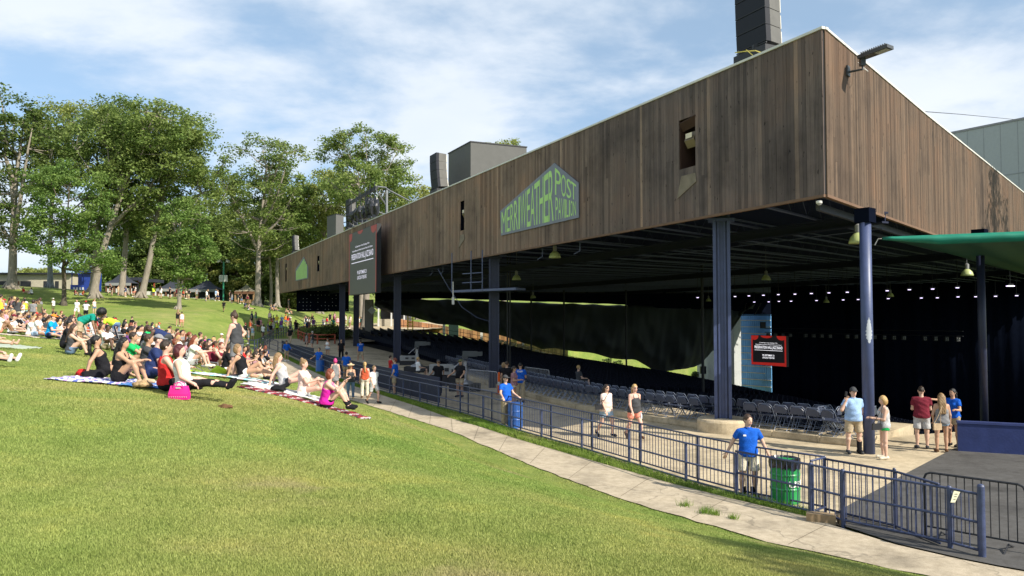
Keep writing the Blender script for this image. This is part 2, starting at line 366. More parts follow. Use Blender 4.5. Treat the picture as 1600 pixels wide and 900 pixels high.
FENCE_PX = [(1535, 872), (1485, 858), (1318, 822), (1150, 779), (1072, 757), (983, 729), (909, 706), (846, 688), (799, 674), (755, 659), (719, 648), (685, 639), (656, 631), (630, 624), (609, 618), (560, 603), (515, 589), (470, 575), (434, 563)]
FENCE = [gz(*q).xy for q in FENCE_PX]
def sheet(name, poly, z, m, label=None, cat=None, kind='structure', ysplit=(48, 60, 80, 110, 140)):
    b = bmesh.new(); vsx = [b.verts.new((p[0], p[1], 0)) for p in poly]; f = b.faces.new(vsx)
    b.normal_update()
    if f.normal.z < 0: f.normal_flip()
    bmesh.ops.triangulate(b, faces=[f])
    for y in ysplit:
        bmesh.ops.bisect_plane(b, geom=b.verts[:]+b.edges[:]+b.faces[:], plane_co=(0, y, 0), plane_no=(0, 1, 0))
    for v in b.verts: v.co.z = float(zp(v.co.y))+z
    me = bpy.data.meshes.new(name); b.to_mesh(me); b.free()
    return tag(link(name, me, m), label, cat, kind=kind)
def offs(poly, d):
    o = []
    for i, p in enumerate(poly):
        a = Vector(poly[max(i-1, 0)]); b = Vector(poly[min(i+1, len(poly)-1)]); t = (b-a).normalized()
        o.append(Vector(p)+Vector((t.y, -t.x))*d)
    return o
fl = offs(FENCE, -.02)
C_PLAZA = m_concrete('plaza_concrete', (.47, .39, .27), stain=.30)
C_PATH = m_concrete('path_concrete', (.42, .355, .265), stain=.3)
plaza = [(40, -14), (18, 4)]+[tuple(p) for p in fl]+[(-20.5, 74), (-24, 88), (-26.5, 104), (-26, 122), (-23, 134), (-13, 140), (-10, 116), (-17, 102)]+[(-15, 84)]
plaza += [tuple(B+U*t+NI*3.4) for t in (66, 50, 40, 30, 20, 10, 2)]+[(16, 26), (26, 30), (60, 40), (70, 0)]
sheet('plaza_pavement', plaza, 0.0, C_PLAZA)
E2 = [e for e in EDGE[:13]]
def along_(poly, n):
    poly = [Vector(p) for p in poly]; ds = [0]
    for a, b in zip(poly[:-1], poly[1:]): ds.append(ds[-1]+(b-a).length)
    o = []
    for k in range(n):
        t = ds[-1]*k/(n-1); i = max(j for j in range(len(ds)-1) if ds[j] <= t+1e-6); o.append(poly[i].lerp(poly[i+1], min(1, (t-ds[i])/(ds[i+1]-ds[i]))))
    return o
# the path lies between the lawn edge and the grass verge beside the fence
vrg_px = [(1275, 812), (1150, 782), (1050, 757), (985, 738), (909, 716), (846, 698), (799, 684), (755, 669), (700, 653), (656, 637), (609, 622), (560, 606), (515, 592), (470, 578), (434, 566)]
VERGE = [gz(*q).xy for q in vrg_px]
path = [tuple(p) for p in EDGE[:14]]+[(-22, 88), (-20.8, 74)]+[tuple(p) for p in VERGE[::-1]]+[tuple(gz(1300, 822).xy), tuple(gz(1400, 853).xy), tuple(gz(1500, 876).xy), tuple(gz(1560, 888).xy), (14, 6), (40, -10)]
rng = random.Random(5)
pe = []
for a, b in zip(EDGE[:13], EDGE[1:14]):
    n = max(2, int(math.dist(a, b)/.35)); t = (Vector(b)-Vector(a)).normalized()
    for k in range(n):
        q = Vector(a).lerp(Vector(b), k/n); o = rng.uniform(-.03, .05)
        pe.append((q.x+t.y*-o, q.y+t.x*o))
path = pe+path[13:]
sheet('path', path, .022, C_PATH)
mb = MB(); La, Lb = along_(EDGE[2:12], 26), along_([gz(1500, 876).xy, gz(1400, 853).xy, gz(1300, 822).xy]+[Vector(v) for v in VERGE], 26)
for i in range(1, 25):
    a, b = La[i], Lb[i]; d = (b-a).normalized(); a = a+d*.08; b = b-d*.12; n_ = Vector((d.y, -d.x))*.006
    if (b-a).length > .3: mb.add([(a.x-n_.x, a.y-n_.y, .0262), (b.x-n_.x, b.y-n_.y, .0262), (b.x+n_.x, b.y+n_.y, .0262), (a.x+n_.x, a.y+n_.y, .0262)], [(0, 1, 2, 3)])
tag(link('path_joints', mb.mesh('path_joints'), mat('joint_dirt', (.10, .085, .06), .95)), kind='structure')
asph = [tuple(gz(*q).xy) for q in ((1500, 700), (1490, 702), (1412, 743), (1378, 763), (1344, 781), (1300, 806), (1322, 825), (1400, 851), (1500, 874), (1560, 886))]+[(14.05, 6), (40, -10), (60, 20), (30, 30)]
m_asp = m_concrete('asphalt', (.085, .082, .08), crack=False, stain=.3)
sheet('asphalt_paving', asph, .026, m_asp)
far_apron = [tuple(B+U*t+NI*3.38) for t in (2, 10, 20, 30, 40, 50, 66)]

# grass verge: low ridge of turf with blades
m_turf = m_grass('verge_turf')
mb = MB()
fin = offs(FENCE, .0)[3:]; nn = 60
def along(poly, n):
    ds = [0]
    for a, b in zip(poly[:-1], poly[1:]): ds.append(ds[-1]+(Vector(b)-Vector(a)).length)
    o = []
    for k in range(n):
        t = ds[-1]*k/(n-1); i = max(j for j in range(len(ds)-1) if ds[j] <= t+1e-6)
        o.append(Vector(poly[i]).lerp(Vector(poly[i+1]), min(1, (t-ds[i])/(ds[i+1]-ds[i]))))
    return o
FV = [gz(1262, 800).xy]+[Vector(p) for p in fin]
L0 = along(VERGE, nn*3); L1 = along(FV, nn*3)
for i in range(nn*3):
    z = float(zp(L0[i].y)); a = L0[i]; b = L1[i]
    r = rng.uniform(-.05, .05)
    mb.v += [(a.x+r, a.y+r, z+.0), (a.x*.7+b.x*.3, a.y*.7+b.y*.3, z+.07+rng.uniform(0, .02)), (a.x*.3+b.x*.7, a.y*.3+b.y*.7, z+.08), (b.x+.12, b.y+.05, z-.0)]
for i in range(nn*3-1):
    for k in range(3): mb.f.append((i*4+k, i*4+k+1, i*4+k+5, i*4+k+4))
o = tag(link('grass_verge', mb.mesh('grass_verge', smooth=True), m_turf), kind='structure')

def blades(name, pts, h, wd, m, seed=1, lean=.5):
    """pts: array (n,3) of roots; h: array of heights"""
    r = np.random.RandomState(seed); n = len(pts)
    a = r.uniform(0, 2*np.pi, n); l = r.uniform(0, lean, n)*h; la = r.uniform(0, 2*np.pi, n)
    dx = np.stack([np.cos(a), np.sin(a), np.zeros(n)], 1)*np.asarray(wd).reshape(-1, 1)/2
    tip = pts+np.stack([np.cos(la)*l, np.sin(la)*l, h], 1)
    v = np.empty((n*3, 3)); v[0::3] = pts-dx; v[1::3] = pts+dx; v[2::3] = tip
    f = np.arange(n*3).reshape(-1, 3)
    me = bpy.data.meshes.new(name); me.vertices.add(n*3); me.vertices.foreach_set('co', v.ravel())
    me.loops.add(n*3); me.loops.foreach_set('vertex_index', f.ravel()); me.polygons.add(n)
    me.polygons.foreach_set('loop_start', np.arange(0, n*3, 3)); me.polygons.foreach_set('loop_total', np.full(n, 3)); me.update(); me.validate()
    return link(name, me, m)
r = np.random.RandomState(3)
# lawn blades in the near field, thinning out with distance
n = 1500000; v = r.uniform(0, 1, n); yy = 4.2*np.power(44/4.2, v); xx = r.uniform(-.70, .68, n)*yy
sd = poly_sd(xx, yy, EDGE); keep = (sd > .03-.1*r.uniform(0, 1, n)) & (r.uniform(0, 1, n) < np.clip((44-yy)/30, 0, 1)); xx = xx[keep]; yy = yy[keep]
zz = H(xx, yy)+.03*np.sin(xx*.9+yy*.35)*np.cos(yy*.7-xx*.2)*(poly_sd(xx, yy, EDGE) > 3)-.004
pt = np.stack([xx, yy, zz], 1); hh = r.uniform(.012, .028, len(xx))*(1+yy*.012)
BL = m_blade('lawn_blades', (.185, .248, .058), (.31, .375, .118))
tag(blades('lawn_grass', pt, hh, .0040+yy*.00085, BL, 2, .9), 'short mown green grass of the sunny hillside lawn', 'grass', kind='stuff')
vp = []
for i in range(nn*3-1):
    k = int(900*((L0[i]-L1[i]).length)*((L0[i+1]-L0[i]).length))
    k = min(k, 260)
    for _ in range(k):
        s, t = rng.random(), rng.random(); q = L0[i].lerp(L0[i+1], s).lerp(L1[i].lerp(L1[i+1], s), t*1.15-.05)
        vp.append((q.x, q.y, float(zp(q.y))+.03))
vp = np.array(vp)
tag(blades('verge_grass', vp, r.uniform(.06, .16, len(vp)), .012, m_blade('verge_blades', (.08, .16, .02), (.20, .30, .05)), 5, 1.0), 'unmown bright green grass strip between concrete path and blue fence', 'grass', kind='stuff')
# weed tufts in the path
for q, s_ in (((1070, 792), 1), ((1102, 803), 1.2), ((1118, 806), 1.0), ((1146, 812), .9), ((680, 688), .5)):
    c = gz(*q); k = int(110*s_); rr = r.normal(0, .06*s_, (k, 2)); pp = np.column_stack([c.x+rr[:, 0], c.y+rr[:, 1], np.full(k, .02)])
    o = blades('weed_tuft', pp-np.array(tuple(c)), r.uniform(.05, .15, k)*s_, .01, MATS.setdefault('vb', bpy.data.materials['verge_blades']), 7, 1.0); o.location = c
    tag(o, {1070: 'small leftmost tuft of weeds at the lawn edge of the concrete path', 1102: 'tall spreading tuft of weeds on the concrete path, left one of the close pair', 1118: 'green tuft of weeds on the concrete path, right one of the close pair', 1146: 'lone tuft of weeds on the path in front of the man in the blue shirt', 680: 'tiny far tuft of weeds at the upper path edge'}[q[0]], 'weed')

# ------------------------------------------------------------------ the pavilion
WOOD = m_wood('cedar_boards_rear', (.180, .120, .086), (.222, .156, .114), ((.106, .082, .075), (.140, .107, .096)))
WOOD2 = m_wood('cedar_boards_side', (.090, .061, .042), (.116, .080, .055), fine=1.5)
WTRIM = mat('board_trim', (.16, .095, .06), .7, scale=4)
CAP = mat('white_metal_coping', (.62, .60, .55), .4, .0, spec=.5)
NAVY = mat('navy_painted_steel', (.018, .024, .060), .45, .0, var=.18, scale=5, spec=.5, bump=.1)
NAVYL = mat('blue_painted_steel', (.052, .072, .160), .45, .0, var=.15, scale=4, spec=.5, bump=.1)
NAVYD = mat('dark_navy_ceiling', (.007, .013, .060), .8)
CHORD = mat('joist_steel', (.095, .115, .20), .55, spec=.4)
BLACK = mat('black_cloth', (.005, .007, .015), .95, spec=.0)
BLK = mat('black_metal', (.022, .023, .027), .55, spec=.4)
GREY = mat('grey_metal', (.24, .24, .24), .5, spec=.4)
def W3(t, d=0., z=0.):
    q = B+U*t+NI*d; return Vector((q.x, q.y, z))
U3 = Vector((U.x, U.y, 0)); N3 = Vector((NI.x, NI.y, 0)); UP = Vector((0, 0, 1)); DB3 = Vector((DB.x, DB.y, 0)); NB3 = Vector((DB.y, -DB.x, 0))
def on_rear(px, py, d=0.):
    q = rp_plane(px, py, W3(0, d), N3); return (q-W3(0, d)).dot(U3), q.z
PAV = thing('pavilion', 'huge open concert pavilion clad in weathered brown vertical boards', 'pavilion', (B.x, B.y, 0))
# openings in the rear boards (t0,t1,z0,z1) read off the photograph
OPEN = []
for x0, x1, y0, y1 in ((1064, 1088, 184, 262), (720, 727, 314, 360), (496, 499.5, 400, 424), (446, 448.5, 412, 440)):
    ta, za = on_rear(x1, y0); tb, zb = on_rear(x0, y1); tc, zc = on_rear((x0+x1)/2, y0); td, zd = on_rear((x0+x1)/2, y1)
    OPEN.append((ta, tb, zd, zc))
rng = random.Random(11)
mb = MB(); t = 0.; pw = .145
while t < RLEN:
    wd = pw*rng.choice((.92, 1, 1, 1.08)); wd = min(wd, RLEN-t); dd = rng.uniform(0, .007)
    spans = [(ZB+.02, ZT-.05)]
    for (ta, tb, z0, z1) in OPEN:
        if t+wd*.5 > ta and t+wd*.5 < tb:
            spans = [(ZB+.02, z0), (z1, ZT-.05)]
    if len(spans) == 1 and rng.random() < .3:
        zj = rng.uniform(ZB+.8, ZT-.8); spans = [(ZB+.02, zj-.003), (zj+.003, ZT-.05)]
    for z0, z1 in spans:
        mb.obox(W3(t+.003, -.04-dd, z0), U3*(wd-.006), N3*.03, UP*(z1-z0))
    t += wd
part('rear_cladding', mb, WOOD, PAV, label='grey-brown vertical boards of the long rear face')
SIDE_L = KL
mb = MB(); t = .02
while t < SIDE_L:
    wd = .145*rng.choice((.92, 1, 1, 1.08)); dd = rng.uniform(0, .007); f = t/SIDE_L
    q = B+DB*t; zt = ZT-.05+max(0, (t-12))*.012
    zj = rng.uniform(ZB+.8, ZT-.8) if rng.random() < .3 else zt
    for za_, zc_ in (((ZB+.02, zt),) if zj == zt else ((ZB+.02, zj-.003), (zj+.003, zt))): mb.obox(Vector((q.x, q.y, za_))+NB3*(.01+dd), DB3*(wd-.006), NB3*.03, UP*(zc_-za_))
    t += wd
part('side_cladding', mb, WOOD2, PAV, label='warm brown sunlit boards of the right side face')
mb = MB()
cuts = sorted((o_[0]-.02, o_[1]+.02) for o_ in OPEN); t0_ = 0
for ca, cb in cuts+[(RLEN, RLEN)]:
    mb.obox(W3(t0_, 0, ZB+.03), U3*(ca-t0_), N3*.08, UP*(ZT-ZB-.2)); t0_ = cb
mb.obox(Vector((B.x, B.y, ZB+.03))+DB3*.1, DB3*(SIDE_L-.1), -NB3*.08, UP*(ZT-ZB-.2))
mb.obox(Vector((A.x, A.y, ZB+.03)), Vector((DA.x, DA.y, 0))*SIDE_L, N3*.1-U3*.1, UP*(ZT-ZB-.2))
part('parapet_backing', mb, BLK, PAV)
mb = MB()
mb.obox(W3(-.04, -.085, ZT-.07), U3*(RLEN+.04), N3*.25, UP*.07)
n_ = 40
for k in range(n_):
    t0, t1 = SIDE_L*k/n_, SIDE_L*(k+1)/n_
    z0 = ZT-.07+max(0, t0-12)*.012; q = B+DB*t0
    mb.obox(Vector((q.x, q.y, z0+.002))+NB3*.075+DB3*(.03 if k == 0 else 0), DB3*(t1-t0+.01)+UP*(max(0, t1-12)-max(0, t0-12))*.012, -NB3*.25, UP*.07)
part('coping', mb, CAP, PAV)
mb = MB()
mb.obox(W3(0, -.07, ZB-.06), U3*RLEN, N3*.12, UP*.075)
mb.obox(Vector((B.x, B.y, ZB-.062))+NB3*.055, DB3*SIDE_L, -NB3*.12, UP*.077)
part('bottom_trim', mb, WTRIM, PAV)
# roof deck and soffit
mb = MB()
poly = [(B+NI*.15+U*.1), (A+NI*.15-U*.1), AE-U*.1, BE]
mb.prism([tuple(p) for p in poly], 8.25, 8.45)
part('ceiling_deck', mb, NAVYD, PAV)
mb = MB(); mb.prism([tuple(p) for p in poly], ZT-.9, ZT-.6); part('roof', mb, mat('roof_membrane', (.2, .2, .19), .9), PAV)
# open web joists running from the rear wall to the stage
jn = 0
for k in range(1, 30):
    f = k/30; a = B.lerp(A, f)+NI*.3; b = BE.lerp(AE, f); d = (b-a); L = d.length; d3 = Vector((d.x/L, d.y/L, 0)); s3 = Vector((d3.y, -d3.x, 0))
    m1 = MB(); zb, zt = 7.25, 8.2
    m1.obox(Vector((a.x, a.y, zb)), d3*L, s3*.11, UP*.06); m1.obox(Vector((a.x, a.y, zt-.06)), d3*L, s3*.11, UP*.06)
    nw = int(L/1.4)
    for i in range(nw if k % 2 else 0):
        p0 = Vector((a.x, a.y, 0))+d3*(L*i/nw)+s3*.05; p1 = Vector((a.x, a.y, 0))+d3*(L*(i+.5)/nw)+s3*.05; p2 = Vector((a.x, a.y, 0))+d3*(L*(i+1)/nw)+s3*.05
        m1.tube([p0+UP*(zb+.05), p1+UP*(zt-.05), p2+UP*(zb+.05)], .009, 3, False)
    part('joist', m1, CHORD, PAV)
for dd in (5.0, 22, 40):
    m1 = MB(); w_ = 1-dd/DEPTH*(1-(BE-AE).length/RLEN)
    a = B+DB*(dd/DB.dot(NI)); b = A+DA*(dd/DB.dot(NI)); L = (b-a).length
    m1.obox(Vector((a.x, a.y, 6.85)), U3*L, N3*.3, UP*.06); m1.obox(Vector((a.x, a.y, 7.17)), U3*L, N3*.3, UP*.06); m1.obox(Vector((a.x, a.y, 6.9))+N3*.13, U3*L, N3*.04, UP*.28)
    part('main_beam', m1, mat('beam_navy', (.008, .012, .035), .7), PAV)
# edge beams under the side
m1 = MB(); q = B+DB*1.2; o3 = Vector((q.x, q.y, 6.86))-NB3*.55
m1.obox(o3, DB3*(KL-2), -NB3*.12, UP*.2); m1.obox(o3+UP*.5, DB3*(KL-1), -NB3*.1, UP*.12); part('side_beam', m1, mat('edge_beam_steel', (.07, .075, .10), .5), PAV)
# far side: short return boards seen from inside
# conduits and angle pieces under the soffit
m1 = MB()
for t_ in (14, 17.5, 31, 33): m1.tube([W3(t_, .6, 7.1), W3(t_, .6, 6.7), W3(t_+.5, .6, 6.6)], .025, 5)
m1.tube([W3(3, 6, 6.8), W3(50, 6.5, 6.8)], .015, 5)
part('conduit', m1, CHORD, PAV)
# columns along the rear: built up from two channels and a web
COLPX = [(1128, 667, 25.75), (772, 602, 41.6), (621, 560, 58.5), (535, 546, 74.5)]
def column(px, Y, ped):
    x = wx(px, Y); z0 = float(zp(Y)); w_ = .56
    m1 = MB(); c = Vector((x, Y, 0))
    u, n = U3, N3
    # orient so the grooved face looks at the camera
    face = Vector((-x, -Y, 0)).normalized(); side = Vector((face.y, -face.x, 0))
    base = z0+(.42 if ped else 0)
    for s in (-1, 1):
        m1.obox(c+side*(s*w_/2-(.10 if s > 0 else 0))-face*.2+UP*base, side*.10, face*.42, UP*(7.2-base))
    m1.obox(c-side*(w_/2-.10)-face*.06+UP*base, side*(w_-.2), face*.12, UP*(7.2-base))
    for s in (-.1, .1): m1.obox(c+side*(s-.03)+face*.06+UP*base, side*.06, face*.08, UP*(7.2-base))
    m1.obox(c-side*(w_/2+.15)-face*.3+UP*7.0, side*(w_+.3), face*.6, UP*.08)
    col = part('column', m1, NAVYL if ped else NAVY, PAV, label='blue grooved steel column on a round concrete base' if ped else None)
    if ped:
        m2 = MB(); m2.lathe((x, Y, z0-.02), [(.86, 0), (.86, .36), (.83, .42), (.8, .44)], 40); part('column_base', m2, C_PLAZA, col)
    return Vector((x, Y, z0))
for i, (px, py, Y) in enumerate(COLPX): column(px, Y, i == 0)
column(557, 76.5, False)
for px, Y, r_, zt in ((1353.5, 21.45, .155, 6.8), (1533, 27, .13, 6.85)):
    m1 = MB(); x = wx(px, Y); z0 = -.02; m1.lathe((x, Y, z0), [(r_, 0), (r_, zt-z0)], 24)
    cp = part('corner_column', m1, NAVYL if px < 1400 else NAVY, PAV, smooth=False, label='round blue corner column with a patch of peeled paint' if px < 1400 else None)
    for p_ in cp.data.polygons: p_.use_smooth = len(p_.vertices) == 4
    m2 = MB(); m2.box((x, Y, zt-.18), (.42, .42, .4), .7); part('column_bracket', m2, BLACK, cp)
    if px < 1400:
        m3 = MB(); n0 = len(m3.v)
        fa = math.atan2(-Y, -x)
        ks = 9; prof = [(k_/15, [.15, .5, .35, .8, .6, .95, .75, 1, .7, .9, .55, .7, .35, .45, .2, .05][k_]) for k_ in range(16)]
        rj = random.Random(6)
        for hgt, wf in [(a_+rj.uniform(-.012, .012), b_*rj.uniform(.6, 1.15)) for a_, b_ in prof]:
            for j in range(ks):
                a_ = fa+.35+(j/(ks-1)-.5)*wf*1.3; m3.v.append((x+math.cos(a_)*(r_+.004), Y+math.sin(a_)*(r_+.004), 3.05+hgt*.72))
        for i_ in range(len(prof)-1):
            for j in range(ks-1): m3.f.append((i_*ks+j, i_*ks+j+1, (i_+1)*ks+j+1, (i_+1)*ks+j))
        part('peeled_patch', m3, mat('bare_primer', (.42, .45, .5), .7), cp)
# thin posts deep inside, far side and stage side
for px, Y in ((1097, 62), (978, 96), (881, 98), (830, 99), (797, 52.6), (793, 52.0)):
    m1 = MB(); x = wx(px, Y); m1.tube([(x, Y, -7.5), (x, Y, 8.2)], .05 if Y < 60 else .12, 8); part('post', m1, BLK, PAV)
# recesses with floodlights
for i, (ta, tb, z0, z1) in enumerate(OPEN):
    m1 = MB(); dp = .9
    m1.obox(W3(ta-.05, -.005, z0-.05), U3*.05, N3*dp, UP*(z1-z0+.1)); m1.obox(W3(tb, -.005, z0-.05), U3*.05, N3*dp, UP*(z1-z0+.1))
    m1.obox(W3(ta, -.005, z1), U3*(tb-ta), N3*dp, UP*.05); m1.obox(W3(ta, -.005, z0-.05), U3*(tb-ta), N3*dp, UP*.05); m1.obox(W3(ta, dp, z0), U3*(tb-ta), N3*.03, UP*(z1-z0))
    m1.slab([W3(ta-.02, -.06, z1-.02), W3(tb+.02, -.06, z1-.02-.12), W3(tb+.02, .1, z1-.4), W3(ta-.02, .1, z1-.3)], UP*.03) if i == 0 else None; op = part('light_recess', m1, BLACK if i else mat('recess_wood', (.045, .022, .015), .8), PAV)
    m2 = MB(); cz = z1-.75; hw = (tb-ta)
    o0 = W3(ta+hw*.2, .02, cz); m2.obox(o0, U3*hw*.6, N3*.14-UP*.25, UP*.28+N3*.12); fl_ = part('floodlight', m2, mat('bronze_fixture', (.18, .14, .09), .4, .3), op)
    m3 = MB(); m3.obox(o0+U3*hw*.1-N3*.012+UP*.06, U3*hw*.4, N3*.01, UP*.17); part('lens', m3, mat('flood_lens', (.6, .52, .36), .2, spec=.6), fl_)
    if i < 2:
        m4 = MB(); tw = tb-ta
        m4.slab([W3(ta-.05, -.055, z0-.55), W3(tb+.15, -.055, z0-1.0), W3(tb-.1, -.055, z0-.25), W3(ta, -.055, z0-.25)], -N3*.015); part('plywood_patch', m4, mat('patch_ply', (.20, .165, .125), .8, var=.25), PAV)
# ------------------------------------------------------------------ the logo signs: pentagon board with letters stretched to its outline
def text_mesh(txt, bold=.0):
    cu = bpy.data.curves.new('lettering', 'FONT'); cu.body = txt; cu.offset = bold; cu.resolution_u = 3
    ob = bpy.data.objects.new('lettering', cu); sc.collection.objects.link(ob)
    dg = bpy.context.evaluated_depsgraph_get(); me = bpy.data.meshes.new_from_object(ob.evaluated_get(dg))
    v = [tuple(q.co) for q in me.vertices]; f = [tuple(p.vertices) for p in me.polygons]
    bpy.data.objects.remove(ob); bpy.data.curves.remove(cu); bpy.data.meshes.remove(me)
    return v, f
def glyph_into(mb, ch, corners, off, bold=.0):
    """corners: bl, br, tr, tl 3d points"""
    v, f = text_mesh(ch, bold)
    xs = [q[0] for q in v]; ys = [q[1] for q in v]; x0, x1, y0, y1 = min(xs), max(xs), min(ys), max(ys)
    bl, br, tr, tl = corners; o = []
    for q in v:
        a = (q[0]-x0)/max(1e-6, x1-x0); b = (q[1]-y0)/(y1-y0)
        if ch == 'I' : a = .15+.7*a
        o.append(bl.lerp(br, a).lerp(tl.lerp(tr, a), b)+off)
    mb.add(o, f)
SGREY = mat('sign_grey_paint', (.19, .205, .25), .5); SGRN = mat('sign_green_paint', (.42, .68, .22), .5)
def logo(pts, mapf, label, cap):
    q = [mapf(*p) for p in pts]; ctr = q[3]
    t = thing('logo_sign', label, 'sign', q[3]-UP*0)
    m1 = MB(); m1.slab(q, N3*.04); part('board', m1, SGREY, t)
    return t
def mp(px, py):
    t_, z_ = on_rear(px, py, -.10); return W3(t_, -.10, z_)
SG = logo([(781.3, 330), (782.7, 368.2), (904, 340), (903.7, 285.7), (866, 254.7)], mp, 'large grey pentagon sign with stretched green lettering on the boards', None)
def zoomq(vx, vy): return mp(770+vx/7.5, 250+vy/7.5)
def lerp2(a, b, x): return a[1]+(b[1]-a[1])*(x-a[0])/(b[0]-a[0])
def word(ws, bounds, top, bot):
    for k, ch in enumerate(ws):
        m1 = MB(); x0, x1 = bounds[k]
        glyph_into(m1, ch, (zoomq(x0, lerp2(*bot, x0)), zoomq(x1, lerp2(*bot, x1)), zoomq(x1, lerp2(*top, x1)), zoomq(x0, lerp2(*top, x0))), -N3*.006)
        part('letter', m1, SGRN, SG)
word('MERRIWEATHER', [(104, 158), (165, 200), (206, 245), (250, 294), (300, 322), (326, 392), (400, 438), (440, 494), (488, 548), (546, 594), (602, 652), (655, 714)], ((104, 612), (712, 92)), ((104, 858), (712, 710)))
word('POST', [(730, 800), (802, 860), (866, 920), (918, 976)], ((728, 88), (976, 292)), ((728, 405), (976, 470)))
word('PAVILION', [(736, 765), (768, 802), (804, 838), (840, 858), (862, 888), (892, 908), (912, 940), (944, 976)], ((735, 435), (976, 487)), ((735, 705), (976, 645)))
SG2 = logo([(461.8, 420.6), (461.8, 439.2), (481, 435), (481, 417.5), (474.3, 401)], mp, 'small far green pentagon sign near the end of the boards', None)
m1 = MB()
for k in range(9):
    x0 = 463+k*1.9; tp = 421+(x0-463)*-1.6 if x0 < 474 else 403+(x0-474.3)*2.1
    a, b, c_, d_ = mp(x0, 437.5-(x0-463)*.2), mp(x0+1.3, 437.2-(x0-463)*.2), mp(x0+1.3, tp+1.5), mp(x0, tp+2)
    m1.slab([a-N3*.02, b-N3*.02, c_-N3*.02, d_-N3*.02], N3*.015)
part('lettering', m1, SGRN, SG2); 
# ------------------------------------------------------------------ LED screens
def m_screen(name, col, e):
    m, t, b = newmat(name); b.inputs['Base Color'].default_value = (*[c*.6 for c in col], 1); b.inputs['Roughness'].default_value = .5
    b.inputs['Emission Color'].default_value = (*col, 1); b.inputs['Emission Strength'].default_value = e; return m
def screen(name, bl, br, h, back, label, bgm, txm, redm, curtain=True):
    """bl, br bottom corners (3d), h height"""
    ex = (br-bl); wd = ex.length; ex.normalize(); ez = UP; nrm = ex.cross(ez)   # towards the viewer
    t = thing(name, label, 'screen', (bl+br)/2)
    m1 = MB(); m1.obox(bl-nrm*back, br-bl, nrm*back, ez*h); part('cabinet', m1, BLK, t)
    m1 = MB(); m1.obox(bl+ex*wd*.012+ez*h*.008+nrm*.002, ex*wd*.976, nrm*.01, ez*h*.984); part('display', m1, bgm, t)
    def q(a, b): return bl+ex*wd*a+ez*h*b+nrm*.02
    m1 = MB()
    for a0, a1 in (((0.0, .045), (.955, 1.)) if curtain else ((0., .022), (.978, 1.))): part('red_border', MB().slab([q(a0, .01), q(a1, .01), q(a1, .99), q(a0, .99)], nrm*.004), redm, t)
    top = []
    for cx, rw, rh in (((.1, .12, .15), (.45, .17, .08), (.88, .14, .14)) if curtain else ((.06, .06, .13), (.43, .10, .055), (.9, .09, .11))):
        pts = [q(max(.01, min(.99, cx+rw*math.cos(a_))), .99-rh*math.sin(a_)) for a_ in [math.pi*k/10 for k in range(11)]]
        m1.slab(pts, nrm*.005); part('red_curtain_graphic', m1, redm, t); m1 = MB()
    if curtain: m1.slab([q(.045, .012), q(.955, .012), q(.955, .12), q(.045, .09)], nrm*.003); part('red_floor_graphic', m1, redm, t)
    lines = [("A Celebration of the Opening of the", .24, .76, .735, .035), ("National Museum of African American History and Culture", .13, .87, .675, .035),
             ("PRESERVATION HALL JAZZ BAND", .10, .90, .53, .12), ("FRI SEPTEMBER 23", .33, .67, .315, .055), ("LINCOLN THEATRE", .33, .67, .235, .055)]
    for s_, a0, a1, b0, bh in lines:
        m1 = MB(); v, f = text_mesh(s_, .012)
        x0, x1 = min(k[0] for k in v), max(k[0] for k in v); y0, y1 = min(k[1] for k in v), max(k[1] for k in v)
        m1.add([q(a0+(a1-a0)*(k[0]-x0)/(x1-x0), b0+bh*(k[1]-y0)/(y1-y0))+nrm*.004 for k in v], f); part('lettering', m1, txm, t)
    m1 = MB(); m1.slab([q(.10, .50), q(.90, .50), q(.90, .512), q(.10, .512)], nrm*.004); part('underline', m1, txm, t)
    return t
d0 = -1.1
tl, zl = on_rear(545.5, 462, d0); tr, zr = on_rear(588, 457, d0); zt1 = on_rear(543.5, 367, d0)[1]; zt2 = on_rear(586, 350, d0)[1]
bgD = m_screen('screen_outdoor_face', (.055, .058, .055), .25); txW = m_screen('screen_text_dim', (.62, .60, .72), .55); rdD = m_screen('screen_red_dim', (.30, .05, .045), .25)
screen('video_screen', W3(tl, d0, (zl+zr)/2), W3(tr, d0, (zl+zr)/2), (zt1+zt2-zl-zr)/2, .35, 'tall grey video screen hung outside on the brown boards', bgD, txW, rdD, False)
bg2 = m_screen('screen_stage_face', (.010, .010, .012), .4); tx2 = m_screen('screen_text_bright', (.9, .9, .95), .75); rd2 = m_screen('screen_red_bright', (.42, .02, .015), .45)
b_l, b_r = P(1174.5, 569.5, 76), P(1229, 573.5, 72); b_r.z = b_l.z
screen('video_screen', b_l, b_r, 47/1200*74, .3, 'small glowing video screen with red curtains hanging by the stage', bg2, tx2, rd2)
